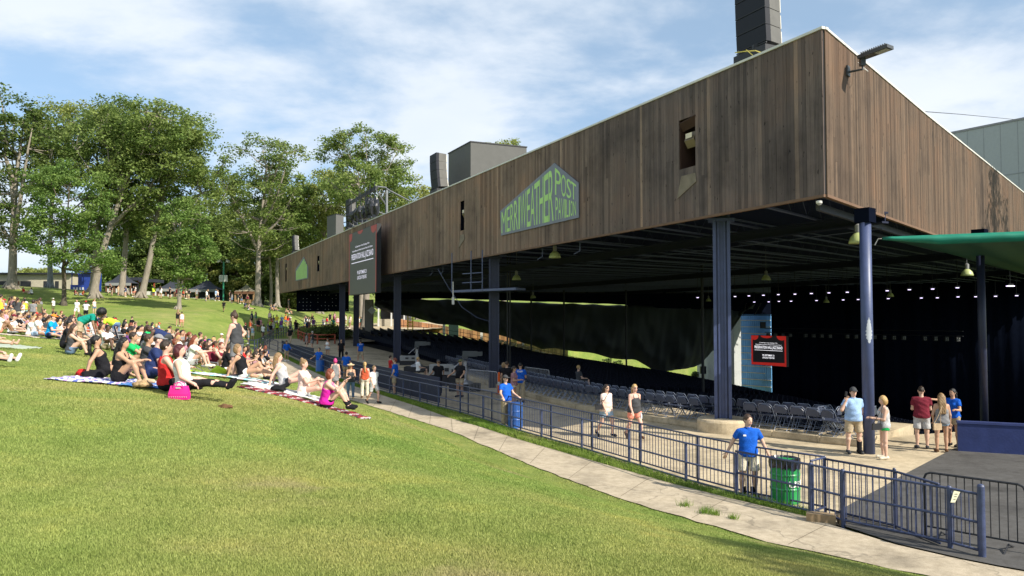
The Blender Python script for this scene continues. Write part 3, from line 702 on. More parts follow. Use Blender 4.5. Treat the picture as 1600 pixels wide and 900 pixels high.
# ------------------------------------------------------------------ interior: terrace, bowl, stage, drapes
KERB = [gz(*q).xy for q in ((1428, 672), (1386, 686), (1345, 699), (1282, 693), (1207, 684), (1092, 671), (1005, 658), (900, 640), (821, 620), (765, 603), (720, 588), (690, 577))]
KI = offs(KERB, 2.1)
mb = MB(); pl = [tuple(p) for p in KERB]+[tuple(p) for p in KI[::-1]]
kz = .2
mb.prism(pl, -.6, kz)
tag(link('terrace', mb.mesh('terrace'), C_PLAZA), kind='structure')
kt = thing('concrete_kerb', 'low concrete kerb beams with dark gaps below the front chair row', 'kerb', (KERB[4].x, KERB[4].y, 0))
for i in range(1, len(KERB)-1):
    a, b = KERB[i], KERB[i+1]; d = (b-a).normalized(); n_ = Vector((d.y, -d.x)); L = (b-a).length
    nb = max(1, round(L/3.2))
    for k in range(nb):
        p0 = a+d*(L*k/nb+.03); l = L/nb-.06; m1 = MB()
        m1.obox((p0.x-n_.x*.02, p0.y-n_.y*.02, .05), (d.x*l, d.y*l, 0), (n_.x*.30, n_.y*.30, 0), (0, 0, .165)); m1.obox((p0.x+n_.x*.05+d.x*.0, p0.y+n_.y*.05, -.02), (d.x*.35, d.y*.35, 0), (n_.x*.2, n_.y*.2, 0), (0, 0, .08))
        part('kerb_beam', m1, C_PLAZA, kt)
# seats
SEATM = mat('navy_chair_enamel', (.040, .050, .086), .35, spec=.5, var=.15); SEATL = mat('chair_frame_steel', (.20, .23, .30), .35, .3, spec=.6)
def folding_chair(loc, rz):
    t = thing('folding_chair', None, 'chair', loc, rz=rz)
    m1 = MB()   # backrest, slightly curved, rounded top: local +y is where the sitter faces
    nx_ = 8
    for i in range(nx_+1):
        a = i/nx_*2-1; x = a*.215; y = -.20-.03*(1-a*a); top = .80-.10*abs(a)**3.2
        m1.v += [(x, y, .56), (x, y-.02*(1), top-.04), (x, y-.035, top), (x, y-.05, top-.02), (x, y-.04, .56)]
    for i in range(nx_):
        for k in range(4): m1.f.append((i*5+k, (i+1)*5+k, (i+1)*5+k+1, i*5+k+1))
        m1.f.append((i*5+4, (i+1)*5+4, (i+1)*5, i*5))
    m1.f += [(0, 1, 2, 3, 4), tuple(nx_*5+k for k in (4, 3, 2, 1, 0))]
    part('backrest', m1, SEATM, t, world=False)
    m1 = MB(); m1.box((0, .03, .44), (.40, .40, .03), rx=-.05); m1.box((0, .22, .43), (.38, .03, .045)); part('seat', m1, SEATM, t, world=False)
    for s in (-1, 1):
        m1 = MB(); m1.tube([(s*.225, .25, .01), (s*.225, -.02, .45), (s*.225, -.21, .74), (s*.17, -.235, .81)], .012, 6); part('leg', m1, SEATL, t, world=False)
        m1 = MB(); m1.tube([(s*.205, -.25, .01), (s*.205, .12, .44)], .012, 6); part('leg', m1, SEATL, t, world=False)
    m1 = MB(); m1.tube([(-.17, -.235, .81), (.17, -.235, .81)], .012, 6); m1.tube([(-.22, .17, .14), (.22, .17, .14)], .009, 5); m1.tube([(-.2, -.17, .11), (.2, -.17, .11)], .009, 5); part('cross_bar', m1, SEATL, t, world=False)
    return t
proto = None
def polyline_pts(poly, step, start=0.):
    out_ = []; acc = start
    for a, b in zip(poly[:-1], poly[1:]):
        L = (b-a).length; d = (b-a)/L
        while acc < L: out_.append((a+d*acc, d)); acc += step
        acc -= L
    return out_
rng = random.Random(21)
COLPT = Vector((wx(1128, 25.75), 25.75))
for row, (off, step) in enumerate(((.50, .52), (1.35, .52))):
    for p, d in polyline_pts(offs(KERB[1:], off), step, .35+row*.2):
        if (p-COLPT).length < .95: continue
        px = 800+p.x/p.y*1200
        if px < 772 and row < 3: 
            if px < 700: continue
        n_ = Vector((d.y, -d.x)); rz = math.atan2(n_.y, n_.x)-math.pi/2+rng.uniform(-.06, .06)
        loc = (p.x+rng.uniform(-.02, .02), p.y+rng.uniform(-.03, .03), kz)
        if proto is None: o = proto = folding_chair(loc, rz)
        else: o = copytree(proto); o.location = loc; o.rotation_euler = (0, 0, rz)
        if row == 0: l = 'navy folding chair in the front row to the left of the near steel column' if px < 1125 else ('navy folding chair in the front row between the two tall blue columns' if px < 1353 else 'navy folding chair in the front row right of the round blue column')
        else: l = 'navy folding chair in the second row behind the kerb' if row == 1 else 'navy folding chair in the third row behind the kerb'
        tag(o, l, 'chair', ('front row chairs', 'second row chairs', 'third row chairs')[row])
# fixed seats of the bowl
def seat_geo(mb, x, y, z, c, s):
    def T(px, py, pz): return (x+px*c-py*s, y+px*s+py*c, z+pz)
    for (cx, cy, cz, sx, sy, sz) in ((0, -.19, .62, .46, .05, .40), (0, .02, .42, .44, .38, .06), (0, -.05, .2, .06, .2, .4)):
        o_ = len(mb.v)
        mb.v += [T(cx+a*sx/2, cy+b*sy/2, cz+d*sz/2) for a in (-1, 1) for b in (-1, 1) for d in (-1, 1)]
        mb.f += [tuple(i+o_ for i in f) for f in ((0, 1, 3, 2), (4, 6, 7, 5), (0, 4, 5, 1), (2, 3, 7, 6), (0, 2, 6, 4), (1, 5, 7, 3))]
spots = []
d_ = 4.8
while d_ < 52:
    f = d_/DEPTH; a = B+DB*(d_/DB.dot(NI)); b = A+DA*(d_/DB.dot(NI)); L = (b-a).length
    k = 1.5
    while k < L-2.2:
        if not (abs(k/L-.33) < .012 or abs(k/L-.66) < .012 or abs(k/L-.87) < .012):
            p = a+U*k
            if poly_sd(p.x, p.y, KI+[Vector((KI[-1].x-14, KI[-1].y+30))]) < -.6: spots.append((p.x, p.y, d_))
        k += .54
    d_ += 1.0
fx, fy = NI.x, NI.y; rzs = math.atan2(fy, fx)-math.pi/2
BSEAT = mat('bowl_seat_plastic', (.010, .014, .030), .6, spec=.2)
def seat_score(s):
    px = 800+s[0]/s[1]*1200; return s[1]+(0 if 600 < px < 1110 else 60)+(0 if s[1] > 46 else 100)
spots = [s for s in spots if -.2 < s[0]/s[1] < .6]
spots.sort(key=seat_score)
ss = MB(); c_, s_ = math.cos(rzs), math.sin(rzs)
pm = MB(); seat_geo(pm, 0, 0, 0, 1, 0); sm = pm.mesh('fixed_seat')
sm.materials.append(BSEAT)
for i, (x, y, dd) in enumerate(spots[:300]):
    o = link('fixed_seat', sm, loc=(x, y, Hs(x, y))); o.rotation_euler = (0, 0, rzs)
    tag(o, 'dark blue fixed seat in the shaded bowl nearest the rear columns', 'seat', 'fixed seats of the upper bowl')
sxy = np.array([(s[0], s[1]) for s in spots[300:]]); sz = H(sxy[:, 0], sxy[:, 1])
for (x, y), z in zip(sxy, sz): seat_geo(ss, x, y, z, c_, s_)
tag(link('bowl_seating', ss.mesh('bowl_seating', fix=False), BSEAT), 'dark rows of fixed seats falling away to the stage', 'seats', kind='stuff')
print('seats', len(spots))
# dark floor of the bowl (concrete in shade)
def conform(name, poly, m, dz, step=2.0, label=None, cat=None, kind='structure'):
    b = bmesh.new(); f = b.faces.new([b.verts.new((p[0], p[1], 0)) for p in poly]); b.normal_update()
    if f.normal.z < 0: f.normal_flip()
    bmesh.ops.triangulate(b, faces=[f]); xs = [p[0] for p in poly]; ys = [p[1] for p in poly]
    for ax, lo, hi in ((0, min(xs), max(xs)), (1, min(ys), max(ys))):
        q = lo+step
        while q < hi:
            co = (q, 0, 0) if ax == 0 else (0, q, 0); no_ = (1, 0, 0) if ax == 0 else (0, 1, 0)
            bmesh.ops.bisect_plane(b, geom=b.verts[:]+b.edges[:]+b.faces[:], plane_co=co, plane_no=no_); q += step
    vx = np.array([v.co.x for v in b.verts]); vy = np.array([v.co.y for v in b.verts]); z = H(vx, vy)+dz
    for v, zz_ in zip(b.verts, z): v.co.z = zz_
    me = bpy.data.meshes.new(name); b.to_mesh(me); b.free()
    return tag(link(name, me, m), label, cat, kind=kind)
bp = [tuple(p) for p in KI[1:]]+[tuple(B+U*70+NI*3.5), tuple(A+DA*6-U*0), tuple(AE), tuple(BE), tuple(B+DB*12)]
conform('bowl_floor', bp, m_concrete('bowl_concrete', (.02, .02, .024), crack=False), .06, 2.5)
# far side drape hung along side A
def lineA(px, off=0.):
    """point on side A line seen at px"""
    o = A+NI*0+Vector((-DA.y, DA.x))*off*-1
    k = (px-800)/1200/_c
    # o.x+s*DA.x = k*(o.y+s*DA.y)
    s = (k*o.y-o.x)/(DA.x-k*DA.y); return o+DA*s
def zat(p, py): return P(800, py, p.y).z
BOT = [(585, 478), (600, 484), (620, 490), (652, 499), (690, 506), (717, 510), (763, 521), (800, 530), (831, 538), (847, 547), (868, 545), (890, 547), (920, 552), (945, 557), (997, 565), (1020, 577), (1052, 580), (1070, 578), (1085, 574), (1101, 566), (1113, 556), (1140, 527), (1160, 489), (1175, 470)]
def interp(tab, x):
    return float(np.interp(x, [t[0] for t in tab], [t[1] for t in tab]))
DRM, t_, b_ = newmat('drape_tarpaulin'); 
g_ = noise(t_, wpos(t_), .5, 4); t_.links.new(ramp(t_, g_, [(.3, (.048, .062, .075)), (.7, (.078, .092, .098))]), b_.inputs['Base Color']); b_.inputs['Roughness'].default_value = .55; b_.inputs['Specular IOR Level'].default_value = .35
tr_ = N(t_, 'ShaderNodeBsdfTranslucent'); tr_.inputs[0].default_value = (.17, .17, .11, 1); mx_ = N(t_, 'ShaderNodeMixShader'); mx_.inputs[0].default_value = .32
t_.links.new(b_.outputs[0], mx_.inputs[1]); t_.links.new(tr_.outputs[0], mx_.inputs[2]); t_.links.new(mx_.outputs[0], t_.nodes['Material Output'].inputs[0])
mb = MB(); nc, nr = 220, 26; out2 = Vector((-DA.y, DA.x)) if Vector((-DA.y, DA.x)).y > 0 else Vector((DA.y, -DA.x))
pins = [655, 700, 745, 783, 840, 895, 928, 968, 1005, 1060, 1110, 1150]
for i in range(nc+1):
    px = 586+(1176-586)*i/nc; p = lineA(px)
    near = min(abs(px-q) for q in pins); nxt = 24
    top = (467 if px < 700 else 467+(px-700)*.034)+.1+1.6*min(1, near/16)*(1 if 655 < px < 985 else 0)
    zt_ = zat(p, top); zb_ = zat(p, interp(BOT, px))
    for k in range(nr+1):
        v = k/nr; z = zt_+(zb_-zt_)*v
        fold = (.55*math.sin(px*.055+v*3.5)+.30*math.sin(px*.11-v*9+1)+.22*math.sin(px*.21-v*6)+.10*math.sin(px*.5+v*8))*(.25+v)*(1 if px < 1120 else .5)
        bulge = -1.6*math.sin(math.pi*min(1, v*.9))*(.3+.7*math.sin(max(0, min(1, (px-600)/520))*math.pi))
        if v > .8: bulge += (v-.8)*5.*(1 if px > 820 else .6)
        q = p+out2*(fold+bulge)
        mb.v.append((q.x, q.y, z+.12*math.sin(px*.09)*v))
for i in range(nc):
    for k in range(nr): mb.f.append((i*(nr+1)+k, i*(nr+1)+k+1, (i+1)*(nr+1)+k+1, (i+1)*(nr+1)+k))
dr = single('tarpaulin_drape', mb, DRM, 'huge dark green tarpaulin sagging under the far side of the roof', 'tarpaulin', smooth=True)
md = dr.modifiers.new('thick', 'SOLIDIFY'); md.thickness = .02
mb = MB()
for px0, px1 in ((586, 1217),):
    p0, p1 = lineA(px0, 0), lineA(px1, 0); k = 60
    for i in range(k+1):
        px = px0+(px1-px0)*i/k; p = lineA(px); zt_ = 8.3
        near = min(abs(px-q) for q in pins); top = (467 if px < 700 else 467+(px-700)*.034)-(.9*min(1, near/16) if 655 < px < 985 else -3)
        zl_ = zat(p, top) if px < 1150 else zat(p, 491)
        mb.v += [(p.x, p.y+.03*math.sin(i*2), zt_), (p.x, p.y+.05*math.sin(i*2.3), zl_)]
    for i in range(k): mb.f.append((i*2, i*2+1, i*2+3, i*2+2))
up_ = single('valance_curtain', mb, BLACK, 'black valance curtain hung high between the roof and the green tarpaulin', 'curtain')
up_.modifiers.new('thick', 'SOLIDIFY').thickness = .03
# rope
mb = MB(); a = P(705, 380, 52); b_ = P(763, 503, 50); a = P(700, 400, 45)
mb.tube([P(684, 420, 45), P(700, 448, 45), P(722, 480, 45), P(745, 496, 45), P(764, 502, 45)], .02, 4); mb2 = mb
single('hanging_cable', mb, CHORD, 'thin grey cable sagging from the roof towards the second column', 'cable')
# black pixel screen under the far corner
mb = MB(); a = P(463.5, 455, 99); b_ = P(545, 455, 99); zt_ = P(463, 452, 99).z; zb_ = P(463, 487, 99).z
t = thing('led_mesh_screen', 'black dotted mesh screen hanging under the far roof corner', 'screen', (a.x, a.y, zb_))
mb.obox((a.x, a.y, zb_), (b_.x-a.x, 0, 0), (0, .12, 0), (0, 0, zt_-zb_+.8)); part('panel', mb, BLACK, t)
m1 = MB(); rng = random.Random(2)
for i in range(14):
    for k in range(6):
        if rng.random() < .62: m1.box((a.x+.4+i*.47+rng.uniform(-.02, .02), a.y-.01, zb_+.3+k*.46), (.09, .02, .06))
part('reflective_dots', m1, mat('dot_white', (.55, .55, .58), .4), t)
# stage: blue corrugated wing wall, added black light block, pale side wall
BLUEW = mat('blue_corrugated', (.14, .36, .70), .5, var=.2, scale=.8)
a, b_ = P(1147, 630, 112), P(1206, 630, 107.5); a.z = b_.z = -9.2; ex = b_-a; L = ex.length; ex.normalize(); nr_ = Vector((ex.y, -ex.x, 0)); zt_ = 4.6
t = thing('stage_wing_wall', 'tall blue ribbed wall at the left edge of the stage', 'wall', a)
m1 = MB(); m1.obox(a, ex*L, -nr_*.2, UP*(zt_+9.2))
for k in range(int(L/.3)): m1.obox(a+ex*(k*.3)+nr_*0, ex*.15, nr_*.05, UP*(zt_+9.2))
part('corrugated_sheet', m1, BLUEW, t)
m1 = MB()
for k in range(15): m1.obox(a+UP*(.5+k*.93)-ex*.1, ex*(L+.1-(.9 if k in (5, 8) else 0)), nr_*.22, UP*.09)
part('ledges', m1, mat('ledge_paint', (.42, .42, .36), .6), t)
m1 = MB(); c0 = P(1192, 508, 84)
m1.box(c0, (.5, .4, .7)); m1.tube([c0-ex*3+UP*1.1, c0+ex*1.5+UP*1.1], .06, 5); m1.tube([c0-ex*2.4+UP*1.1, c0-ex*2+UP*2.4], .05, 5); m1.tube([c0-ex*1+UP*1.1, c0-ex*.2+UP*2.4], .05, 5)
part('lighting_rig', m1, BLK, t)
p0 = Vector((wx(1204.6, 86.2), 86.2)); p1 = BE+DB*2+Vector((6, -8)); k = 120
mb = MB()
for i in range(k+1):
    q = p0.lerp(p1, i/k); n_ = Vector((p1.y-p0.y, -(p1.x-p0.x))).normalized(); o_ = .05*math.sin(i*1.9)+.06*math.sin(i*.7)
    mb.v += [(q.x+n_.x*o_, q.y+n_.y*o_, -9.5), (q.x+n_.x*o_, q.y+n_.y*o_, 8.3)]
for i in range(k): mb.f.append((i*2, i*2+1, i*2+3, i*2+2))
single('stage_light_block', mb, BLACK, 'vast black sheet added to keep light out of the dark stage', 'curtain', smooth=True).modifiers.new('thick', 'SOLIDIFY').thickness = .04  # black sheet added to keep light out of the stage interior
# stage deck with dim gear
mb = MB(); q = [p0+Vector((-1, -1)), p1+Vector((-1, -1)), p1+Vector((-6, -9)), p0+Vector((-3, -9))]; mb.prism([tuple(v) for v in q], -9, -6.6)
single('stage_platform', mb, BLACK, 'black stage platform in front of the added black sheet', 'stage')
t = thing('lighting_truss', 'long dark truss of small spotlights high above the stage', 'truss', (P(1320, 515, 75)))
m1 = MB(); a, b_ = P(1195, 519, 80), P(1505, 524, 62); b_.z = a.z
for o_ in (0, .4): m1.tube([a+UP*o_, b_+UP*o_], .04, 5)
part('chord', m1, BLK, t)
for k in range(22):
    if k in (4, 9, 17): continue
    c0 = a.lerp(b_, (k+.5)/22); m1 = MB(); m1.box(c0-UP*.25, (.3, .3, .35)); sp_ = part('spotlight', m1, BLK, t)
    m2 = MB()
    for sx in (-.07, .07):
        for sz_ in (-.07, .07): m2.box(c0+Vector((sx, -.16, -.25+sz_)), (.05, .02, .05))
    part('lens', m2, GREY, sp_)
# pale curved wall beyond the tarpaulin
PALE = mat('pale_render', (.42, .44, .44), .8)
mb = MB(); pts = [(1146, 106), (1132, 108), (1118, 110), (1104, 114), (1094, 121), (1088, 131)]; zb = -7
t = thing('curved_wall', 'pale grey curved building wall seen beyond the tarpaulin by the stage', 'wall', (wx(1118, 107), 107, zb))
for i, (px, Y) in enumerate(pts):
    x = wx(px, Y); mb.v += [(x, Y, zb-2), (x, Y, 6.2), (x+1.2, Y+.8, 6.2), (x+1.2, Y+.8, zb-2)]
for i in range(len(pts)-1):
    for k in range(4): mb.f.append((i*4+k, i*4+(k+1) % 4, (i+1)*4+(k+1) % 4, (i+1)*4+k))
mb.f += [(0, 1, 2, 3), tuple((len(pts)-1)*4+k for k in (3, 2, 1, 0))]
part('wall_face', mb, PALE, t)
for px, Y in ((1101, 113.5), (1097.5, 116.8)):
    m1 = MB(); x = wx(px, Y); c0 = P(px, 578, Y); m1.box(c0+Vector((-.15, -.3, 0)), (.5, .5, 1.1)); part('window', m1, BLK, t)
# outside the far side: boards fence, stone wall, driveway, shrubs, rails
RB = m_wood('red_cedar_fence', (.26, .13, .07), (.42, .22, .11))
m1 = MB(); t = thing('board_fence', 'tall reddish brown board fence beyond the far side seats', 'fence', P(740, 540, 113))
a = Vector((wx(622, 117), 117, 0)); b_ = Vector((wx(886, 112), 112, 0)); d = (b_-a).normalized(); L = (b_-a).length; k = 0; rng = random.Random(8)
while k*.2 < L:
    c0 = a+d*(k*.2); zb = Hs(c0.x, c0.y)+.02; zt_ = zat(c0.xy, 501+ (800+c0.x/c0.y*1200-640)*.155)
    m1.obox((c0.x, c0.y-rng.uniform(0, .03), zb), d*.185, Vector((0, .04, 0)), UP*(max(zb+1.0, zt_)-zb)); k += 1
part('boards', m1, RB, t)
for px in (694, 752.5, 817):
    m1 = MB(); c0 = Vector((wx(px, 112.5), 112.5)); z = Hs(*c0); m1.box((c0.x, c0.y, z+1.6), (.35, .3, 3.4)); part('post', m1, mat('white_post', (.55, .55, .5), .6), t)
m1 = MB(); c0 = Vector((wx(709, 111), 111)); z = Hs(*c0); m1.box((c0.x, c0.y, z+1.7), (1.4, .5, 3.6)); single('utility_cabinet', m1, mat('sage_green_paint', (.22, .32, .26), .6), 'pale green cabinet standing against the red board fence', 'cabinet')
def chainlink(name, pts, h, m, label, cat, step=3, rails=2, r=.03, base=None):
    t = thing(name, label, cat, (pts[0].x, pts[0].y, Hs(*pts[0])))
    for p, d_ in polyline_pts(pts, step):
        z = Hs(p.x, p.y) if base is None else base(p); m1 = MB(); m1.tube([(p.x, p.y, z), (p.x, p.y, z+h)], r*1.3, 6); part('post', m1, m, t)
    for k in range(rails):
        m1 = MB(); m1.tube([(p.x, p.y, (Hs(p.x, p.y) if base is None else base(p))+h*(1-k/rails*.9)) for p, _ in polyline_pts(pts, step/2)], r, 5); part('rail', m1, m, t)
    return t
rl = [Vector((wx(px, Y), Y)) for px, Y in ((625, 103), (700, 104.5), (800, 105.5), (900, 106), (1000, 106), (1080, 105))]
chainlink('handrail', rl, 1.1, BLK, 'thin dark handrail running along the outer edge of the bowl', 'railing', 3.2)
sw = MB(); a = Vector((wx(770, 110.5), 110.5, 0)); b_ = Vector((wx(862, 108.8), 108.8, 0)); d = (b_-a).normalized(); rng = random.Random(4)
for r_ in range(3):
    k = 0
    while k*.62 < (b_-a).length:
        c0 = a+d*(k*.62+rng.uniform(0, .2)+(r_ % 2)*.3); z = Hs(c0.x, c0.y); sw.box((c0.x, c0.y, z+.15+r_*.32), (.58, .4, .30), rng.uniform(-.1, .1)); k += 1
single('stone_wall', sw, mat('field_stone', (.36, .30, .20), .9, var=.3, island=.3, bump=.5), 'low wall of tan stones below the board fence', 'wall')
m1 = MB(); c0 = P(641, 528, 108); z = Hs(c0.x, c0.y)
t = thing('yellow_scaffold', 'bright yellow steel ladder tower beside the board fence', 'scaffold', (c0.x, c0.y, z)); YEL = mat('yellow_paint', (.75, .55, .04), .5)
for sx in (-.35, .35):
    m1 = MB(); m1.tube([(c0.x+sx, c0.y, z), (c0.x+sx, c0.y, z+3.9)], .09, 6); part('leg', m1, YEL, t)
for k in range(7): m1 = MB(); m1.tube([(c0.x-.35, c0.y, z+.4+k*.5), (c0.x+.35, c0.y, z+.4+k*.5)], .06, 5); part('rung', m1, YEL, t)
conform('driveway', [(wx(px, Y), Y) for px, Y in ((985, 110), (1030, 116), (1080, 128), (1100, 128), (1112, 104), (1060, 103), (1000, 107))], m_concrete('driveway_asphalt', (.20, .22, .25), crack=False), .05)
conform('walkway', [(wx(px, Y), Y) for px, Y in ((850, 106.6), (930, 107.4), (1000, 107), (1075, 103), (1075, 101.8), (990, 105), (900, 105.8), (850, 105.4))], C_PATH, .09, 1.5)
# ------------------------------------------------------------------ blue pipe fences
FB = mat('blue_fence_paint', (.034, .044, .095), .38, spec=.5, var=.2, scale=6)
FB2 = mat('worn_blue_fence_paint', (.045, .060, .130), .42, spec=.5, var=.35, scale=9, bump=.2)
def zf(p): return float(zp(p.y))
def fence(name, label, pts, h, rails, posts, balus, m, pr=.035, rr=.022, step=None, bstep=.115, bz=(.12, 0), post_h=.0):
    """posts: list of 2d points; rails: heights; balus: True to fill"""
    t = thing(name, label, 'fence', (pts[0].x, pts[0].y, zf(pts[0])))
    for p in posts:
        m1 = MB(); z = zf(p); m1.lathe((p.x, p.y, z-.05), [(pr, 0), (pr, h+.05+post_h), (pr*.6, h+.05+post_h+.02)], 12); part('post', m1, m, t, smooth=False)
    for z_ in rails:
        m1 = MB(); m1.tube([(p.x, p.y, zf(p)+z_) for p in pts], rr, 8); part('rail', m1, m, t, smooth=True)
    if balus:
        for a, b in zip(pts[:-1], pts[1:]):
            L = (b-a).length; n_ = max(1, int(L/bstep)); m1 = MB()
            for k in range(n_):
                q = a.lerp(b, (k+.5)/n_); z = zf(q); m1.tube([(q.x, q.y, z+rails[-1]), (q.x, q.y, z+rails[0])], .009, 5, False)
            part('baluster_panel', m1, m, t)
    return t
F = [Vector(p) for p in FENCE]
fence('pipe_fence', 'blue pipe fence with three rails along the grass strip beside the path', F[3:], .93, (.93, .50, .12), F[3:], False, FB2)
fence('pipe_fence', 'blue baluster fence section between the barrel and the right end post', [F[0], F[1], F[2], gz(1268, 808).xy, F[3]], 1.0, (.98, .54, .11), [F[1], F[2], gz(1268, 808).xy], True, FB2, pr=.04)
m1 = MB(); p = F[0]; m1.lathe((p.x, p.y, -.05), [(.055, 0), (.055, 1.16), (.04, 1.19), (0.01, 1.2)], 16); e_ = single('end_post', m1, FB2, 'thick blue round end post at the right end of the pipe fence', 'post', loc=(p.x, p.y, 0))
BK = offs(F[3:], .34)
BK = [gz(1290, 800).xy]+BK
fence('baluster_fence', 'long blue fence with close vertical bars behind the pipe fence', BK, 1.06, (1.06, .10), BK, True, FB, pr=.026, rr=.02)
a, b, c0 = gz(1290, 800).xy, gz(1268, 808).xy, F[1]
fence('side_gate', 'short blue barred return linking the two fences beside the barrel', [b, a], 1.06, (1.05, .1), [], True, FB2)
fence('swing_gate', 'open blue barred gate leaf behind the right fence section', [a, a.lerp(c0, .62)+Vector((.1, .28)), c0+Vector((-.1, .12))], 1.06, (1.02, .06), [a.lerp(c0, .62)+Vector((.1, .28))], True, FB, pr=.03)
m1 = MB(); q = P(1491, 766, F[1].y-.06); m1.slab([P(1485, 785, q.y), P(1490, 767, q.y), P(1500.5, 767.5, q.y), P(1492, 785, q.y)], (0, -.006, 0))
t = thing('paper_notice', 'small cream paper notice tied to the fence near the end post', 'notice', (q.x, q.y, q.z)); part('sheet', m1, mat('cream_paper', (.75, .72, .52), .8), t)
m1 = MB()
for k in range(3): m1.box(P(1494-k*1.2, 772+k*4, q.y-.009), (.05-.008*k, .002, .008))
part('print', m1, BLK, t)
# plaza edge fence further left: a blue panelled wall and railing along the turning path
BW = mat('navy_fence_mesh', (.025, .032, .065), .6)
P2 = [F[-1]]+[Vector((wx(px, Y), Y)) for px, Y in ((422, 72), (414, 77))]
fence('pipe_fence', 'far blue pipe fence where the path bends beside the crowd', P2, 1.0, (1.0, .55, .12), P2, False, FB)
g2 = [Vector((wx(px, Y), Y)) for px, Y in ((372, 62), (400, 68), (415, 76), (428, 86), (446, 95), (470, 104), (500, 110), (528, 114))]
tt = thing('curved_handrail', 'dark railing curving uphill between the lawn path and the plaza', 'railing', (g2[0].x, g2[0].y, Hs(*g2[0])))
gp = polyline_pts(g2, 1.9)
for p, _ in gp: m1 = MB(); z = Hs(p.x, p.y); m1.tube([(p.x, p.y, z-.1), (p.x, p.y, z+1.05)], .045, 6); part('post', m1, FB, tt)
for h_ in (1.05, .7, .35): m1 = MB(); m1.tube([(p.x, p.y, Hs(p.x, p.y)+h_) for p, _ in gp], .035, 5); part('rail', m1, FB, tt)
# solid dark barrier between plaza and far path
q2 = offs([F[k] for k in range(12, 19)], .9); m1 = MB()
for a, b in zip(q2[:-1], q2[1:]):
    z = zf(a); m1.obox((a.x, a.y, z), (b.x-a.x, b.y-a.y, 0), (.05, .02, 0), (0, 0, 1.12))
single('screened_barrier', m1, BW, 'long navy screened barrier behind the far fence by the plaza', 'barrier')
# crowd barriers
def barrier(p, q, h, m, label, name='crowd_barrier'):
    p = Vector(p); q = Vector(q); t = thing(name, label, 'barrier', (p.x, p.y, zf(p))); z = zf(p); L = (q-p).length; d = (q-p)/L; r_ = .1
    m1 = MB(); o = lambda s_, z_: (p.x+d.x*s_, p.y+d.y*s_, z+z_)
    m1.tube([o(0, .02), o(0, h-r_), o(.03, h-.03), o(r_, h), o(L-r_, h), o(L-.03, h-.03), o(L, h-r_), o(L, .02)], .02, 6); m1.tube([o(0, .18), o(L, .18)], .016, 6); part('frame', m1, m, t)
    m1 = MB(); n_ = int(L/.115)
    for k in range(1, n_): m1.tube([o(L*k/n_, .18), o(L*k/n_, h)], .009, 5, False)
    part('bars', m1, m, t)
    for s_ in (.25, L-.25):
        m1 = MB(); n2 = Vector((d.y, -d.x)); c0 = p+d*s_; m1.tube([(c0.x-n2.x*.3, c0.y-n2.y*.3, z+.02), (c0.x, c0.y, z+.12), (c0.x+n2.x*.3, c0.y+n2.y*.3, z+.02)], .016, 5); part('foot', m1, m, t)
    return t
GAL = mat('galvanised_steel', (.34, .34, .36), .4, .5, spec=.5)
b1 = barrier(gz(733, 612).xy, gz(777, 617).xy, 1.12, GAL, 'grey steel crowd barrier beside the second column'); barrier(gz(820, 603).xy, gz(858, 610).xy, 1.05, GAL, 'smaller grey steel crowd barrier behind the staff shirt')
barrier(gz(1446, 838).xy, gz(1605, 868).xy, 1.1, BLK, 'black steel crowd barrier at the right edge behind the end post')
# barrels and bins
def barrel(px, py, d, h, m, label, bag, txt=None):
    c = gz(px, py); r_ = d/2; t = thing('trash_barrel', label, 'barrel', c); m1 = MB()
    prof = [(r_*.97, 0), (r_, .02)]
    for k in (1/3, 2/3): prof += [(r_, h*k-.03), (r_*1.035, h*k-.01), (r_*1.035, h*k+.01), (r_, h*k+.03)]
    prof += [(r_, h-.03), (r_*1.03, h-.01), (r_*1.03, h), (r_*.98, h)]
    m1.lathe(c, prof, 40); part('drum', m1, m, t, smooth=False)
    if bag:
        m1 = MB(); n = 48; rr = random.Random(3)
        rings = [(r_*1.05, h-.16, .02), (r_*1.08, h-.06, .02), (r_*1.06, h+.03, .012), (r_*.9, h+.045, .01), (r_*.75, h-.02, .02), (r_*.3, h-.05, .02)]
        jit = [rr.uniform(-1, 1) for _ in range(n)]
        for r0, z0, j in rings:
            for k in range(n): a_ = 2*math.pi*k/n; q = r0+j*jit[k]; m1.v.append((c.x+math.cos(a_)*q, c.y+math.sin(a_)*q, c.z+z0+(jit[k]*.05 if z0 < h-.1 else 0)))
        for i in range(len(rings)-1):
            for k in range(n): m1.f.append((i*n+k, i*n+(k+1) % n, (i+1)*n+(k+1) % n, (i+1)*n+k))
        m1.f.append(tuple((len(rings)-1)*n+k for k in range(n)))
        part('bin_liner', m1, mat('black_plastic_bag', (.012, .012, .014), .18, spec=.7), t)
    if txt:
        v, f = text_mesh(txt, .03); x0, x1 = min(q[0] for q in v), max(q[0] for q in v); ang0 = math.atan2(-c.y, -c.x)+.25; m1 = MB()
        o_ = []
        for q in v:
            a_ = ang0+(q[0]-x0)/(x1-x0)*1.35; o_.append((c.x+math.cos(a_)*(r_+.012), c.y+math.sin(a_)*(r_+.012), c.z+.35+.17*q[1]))
        m1.add(o_, f); part('lettering', m1, mat('white_stencil', (.8, .8, .78), .6), t)
    return t
GRN = mat('green_barrel_paint', (.02, .27, .07), .35, spec=.5, var=.12); BLB = mat('blue_barrel_plastic', (.02, .11, .42), .4, spec=.5)
barrel(1227, 784, .58, .86, GRN, 'bright green steel barrel lined with a black bag behind the fence', True, 'USE')
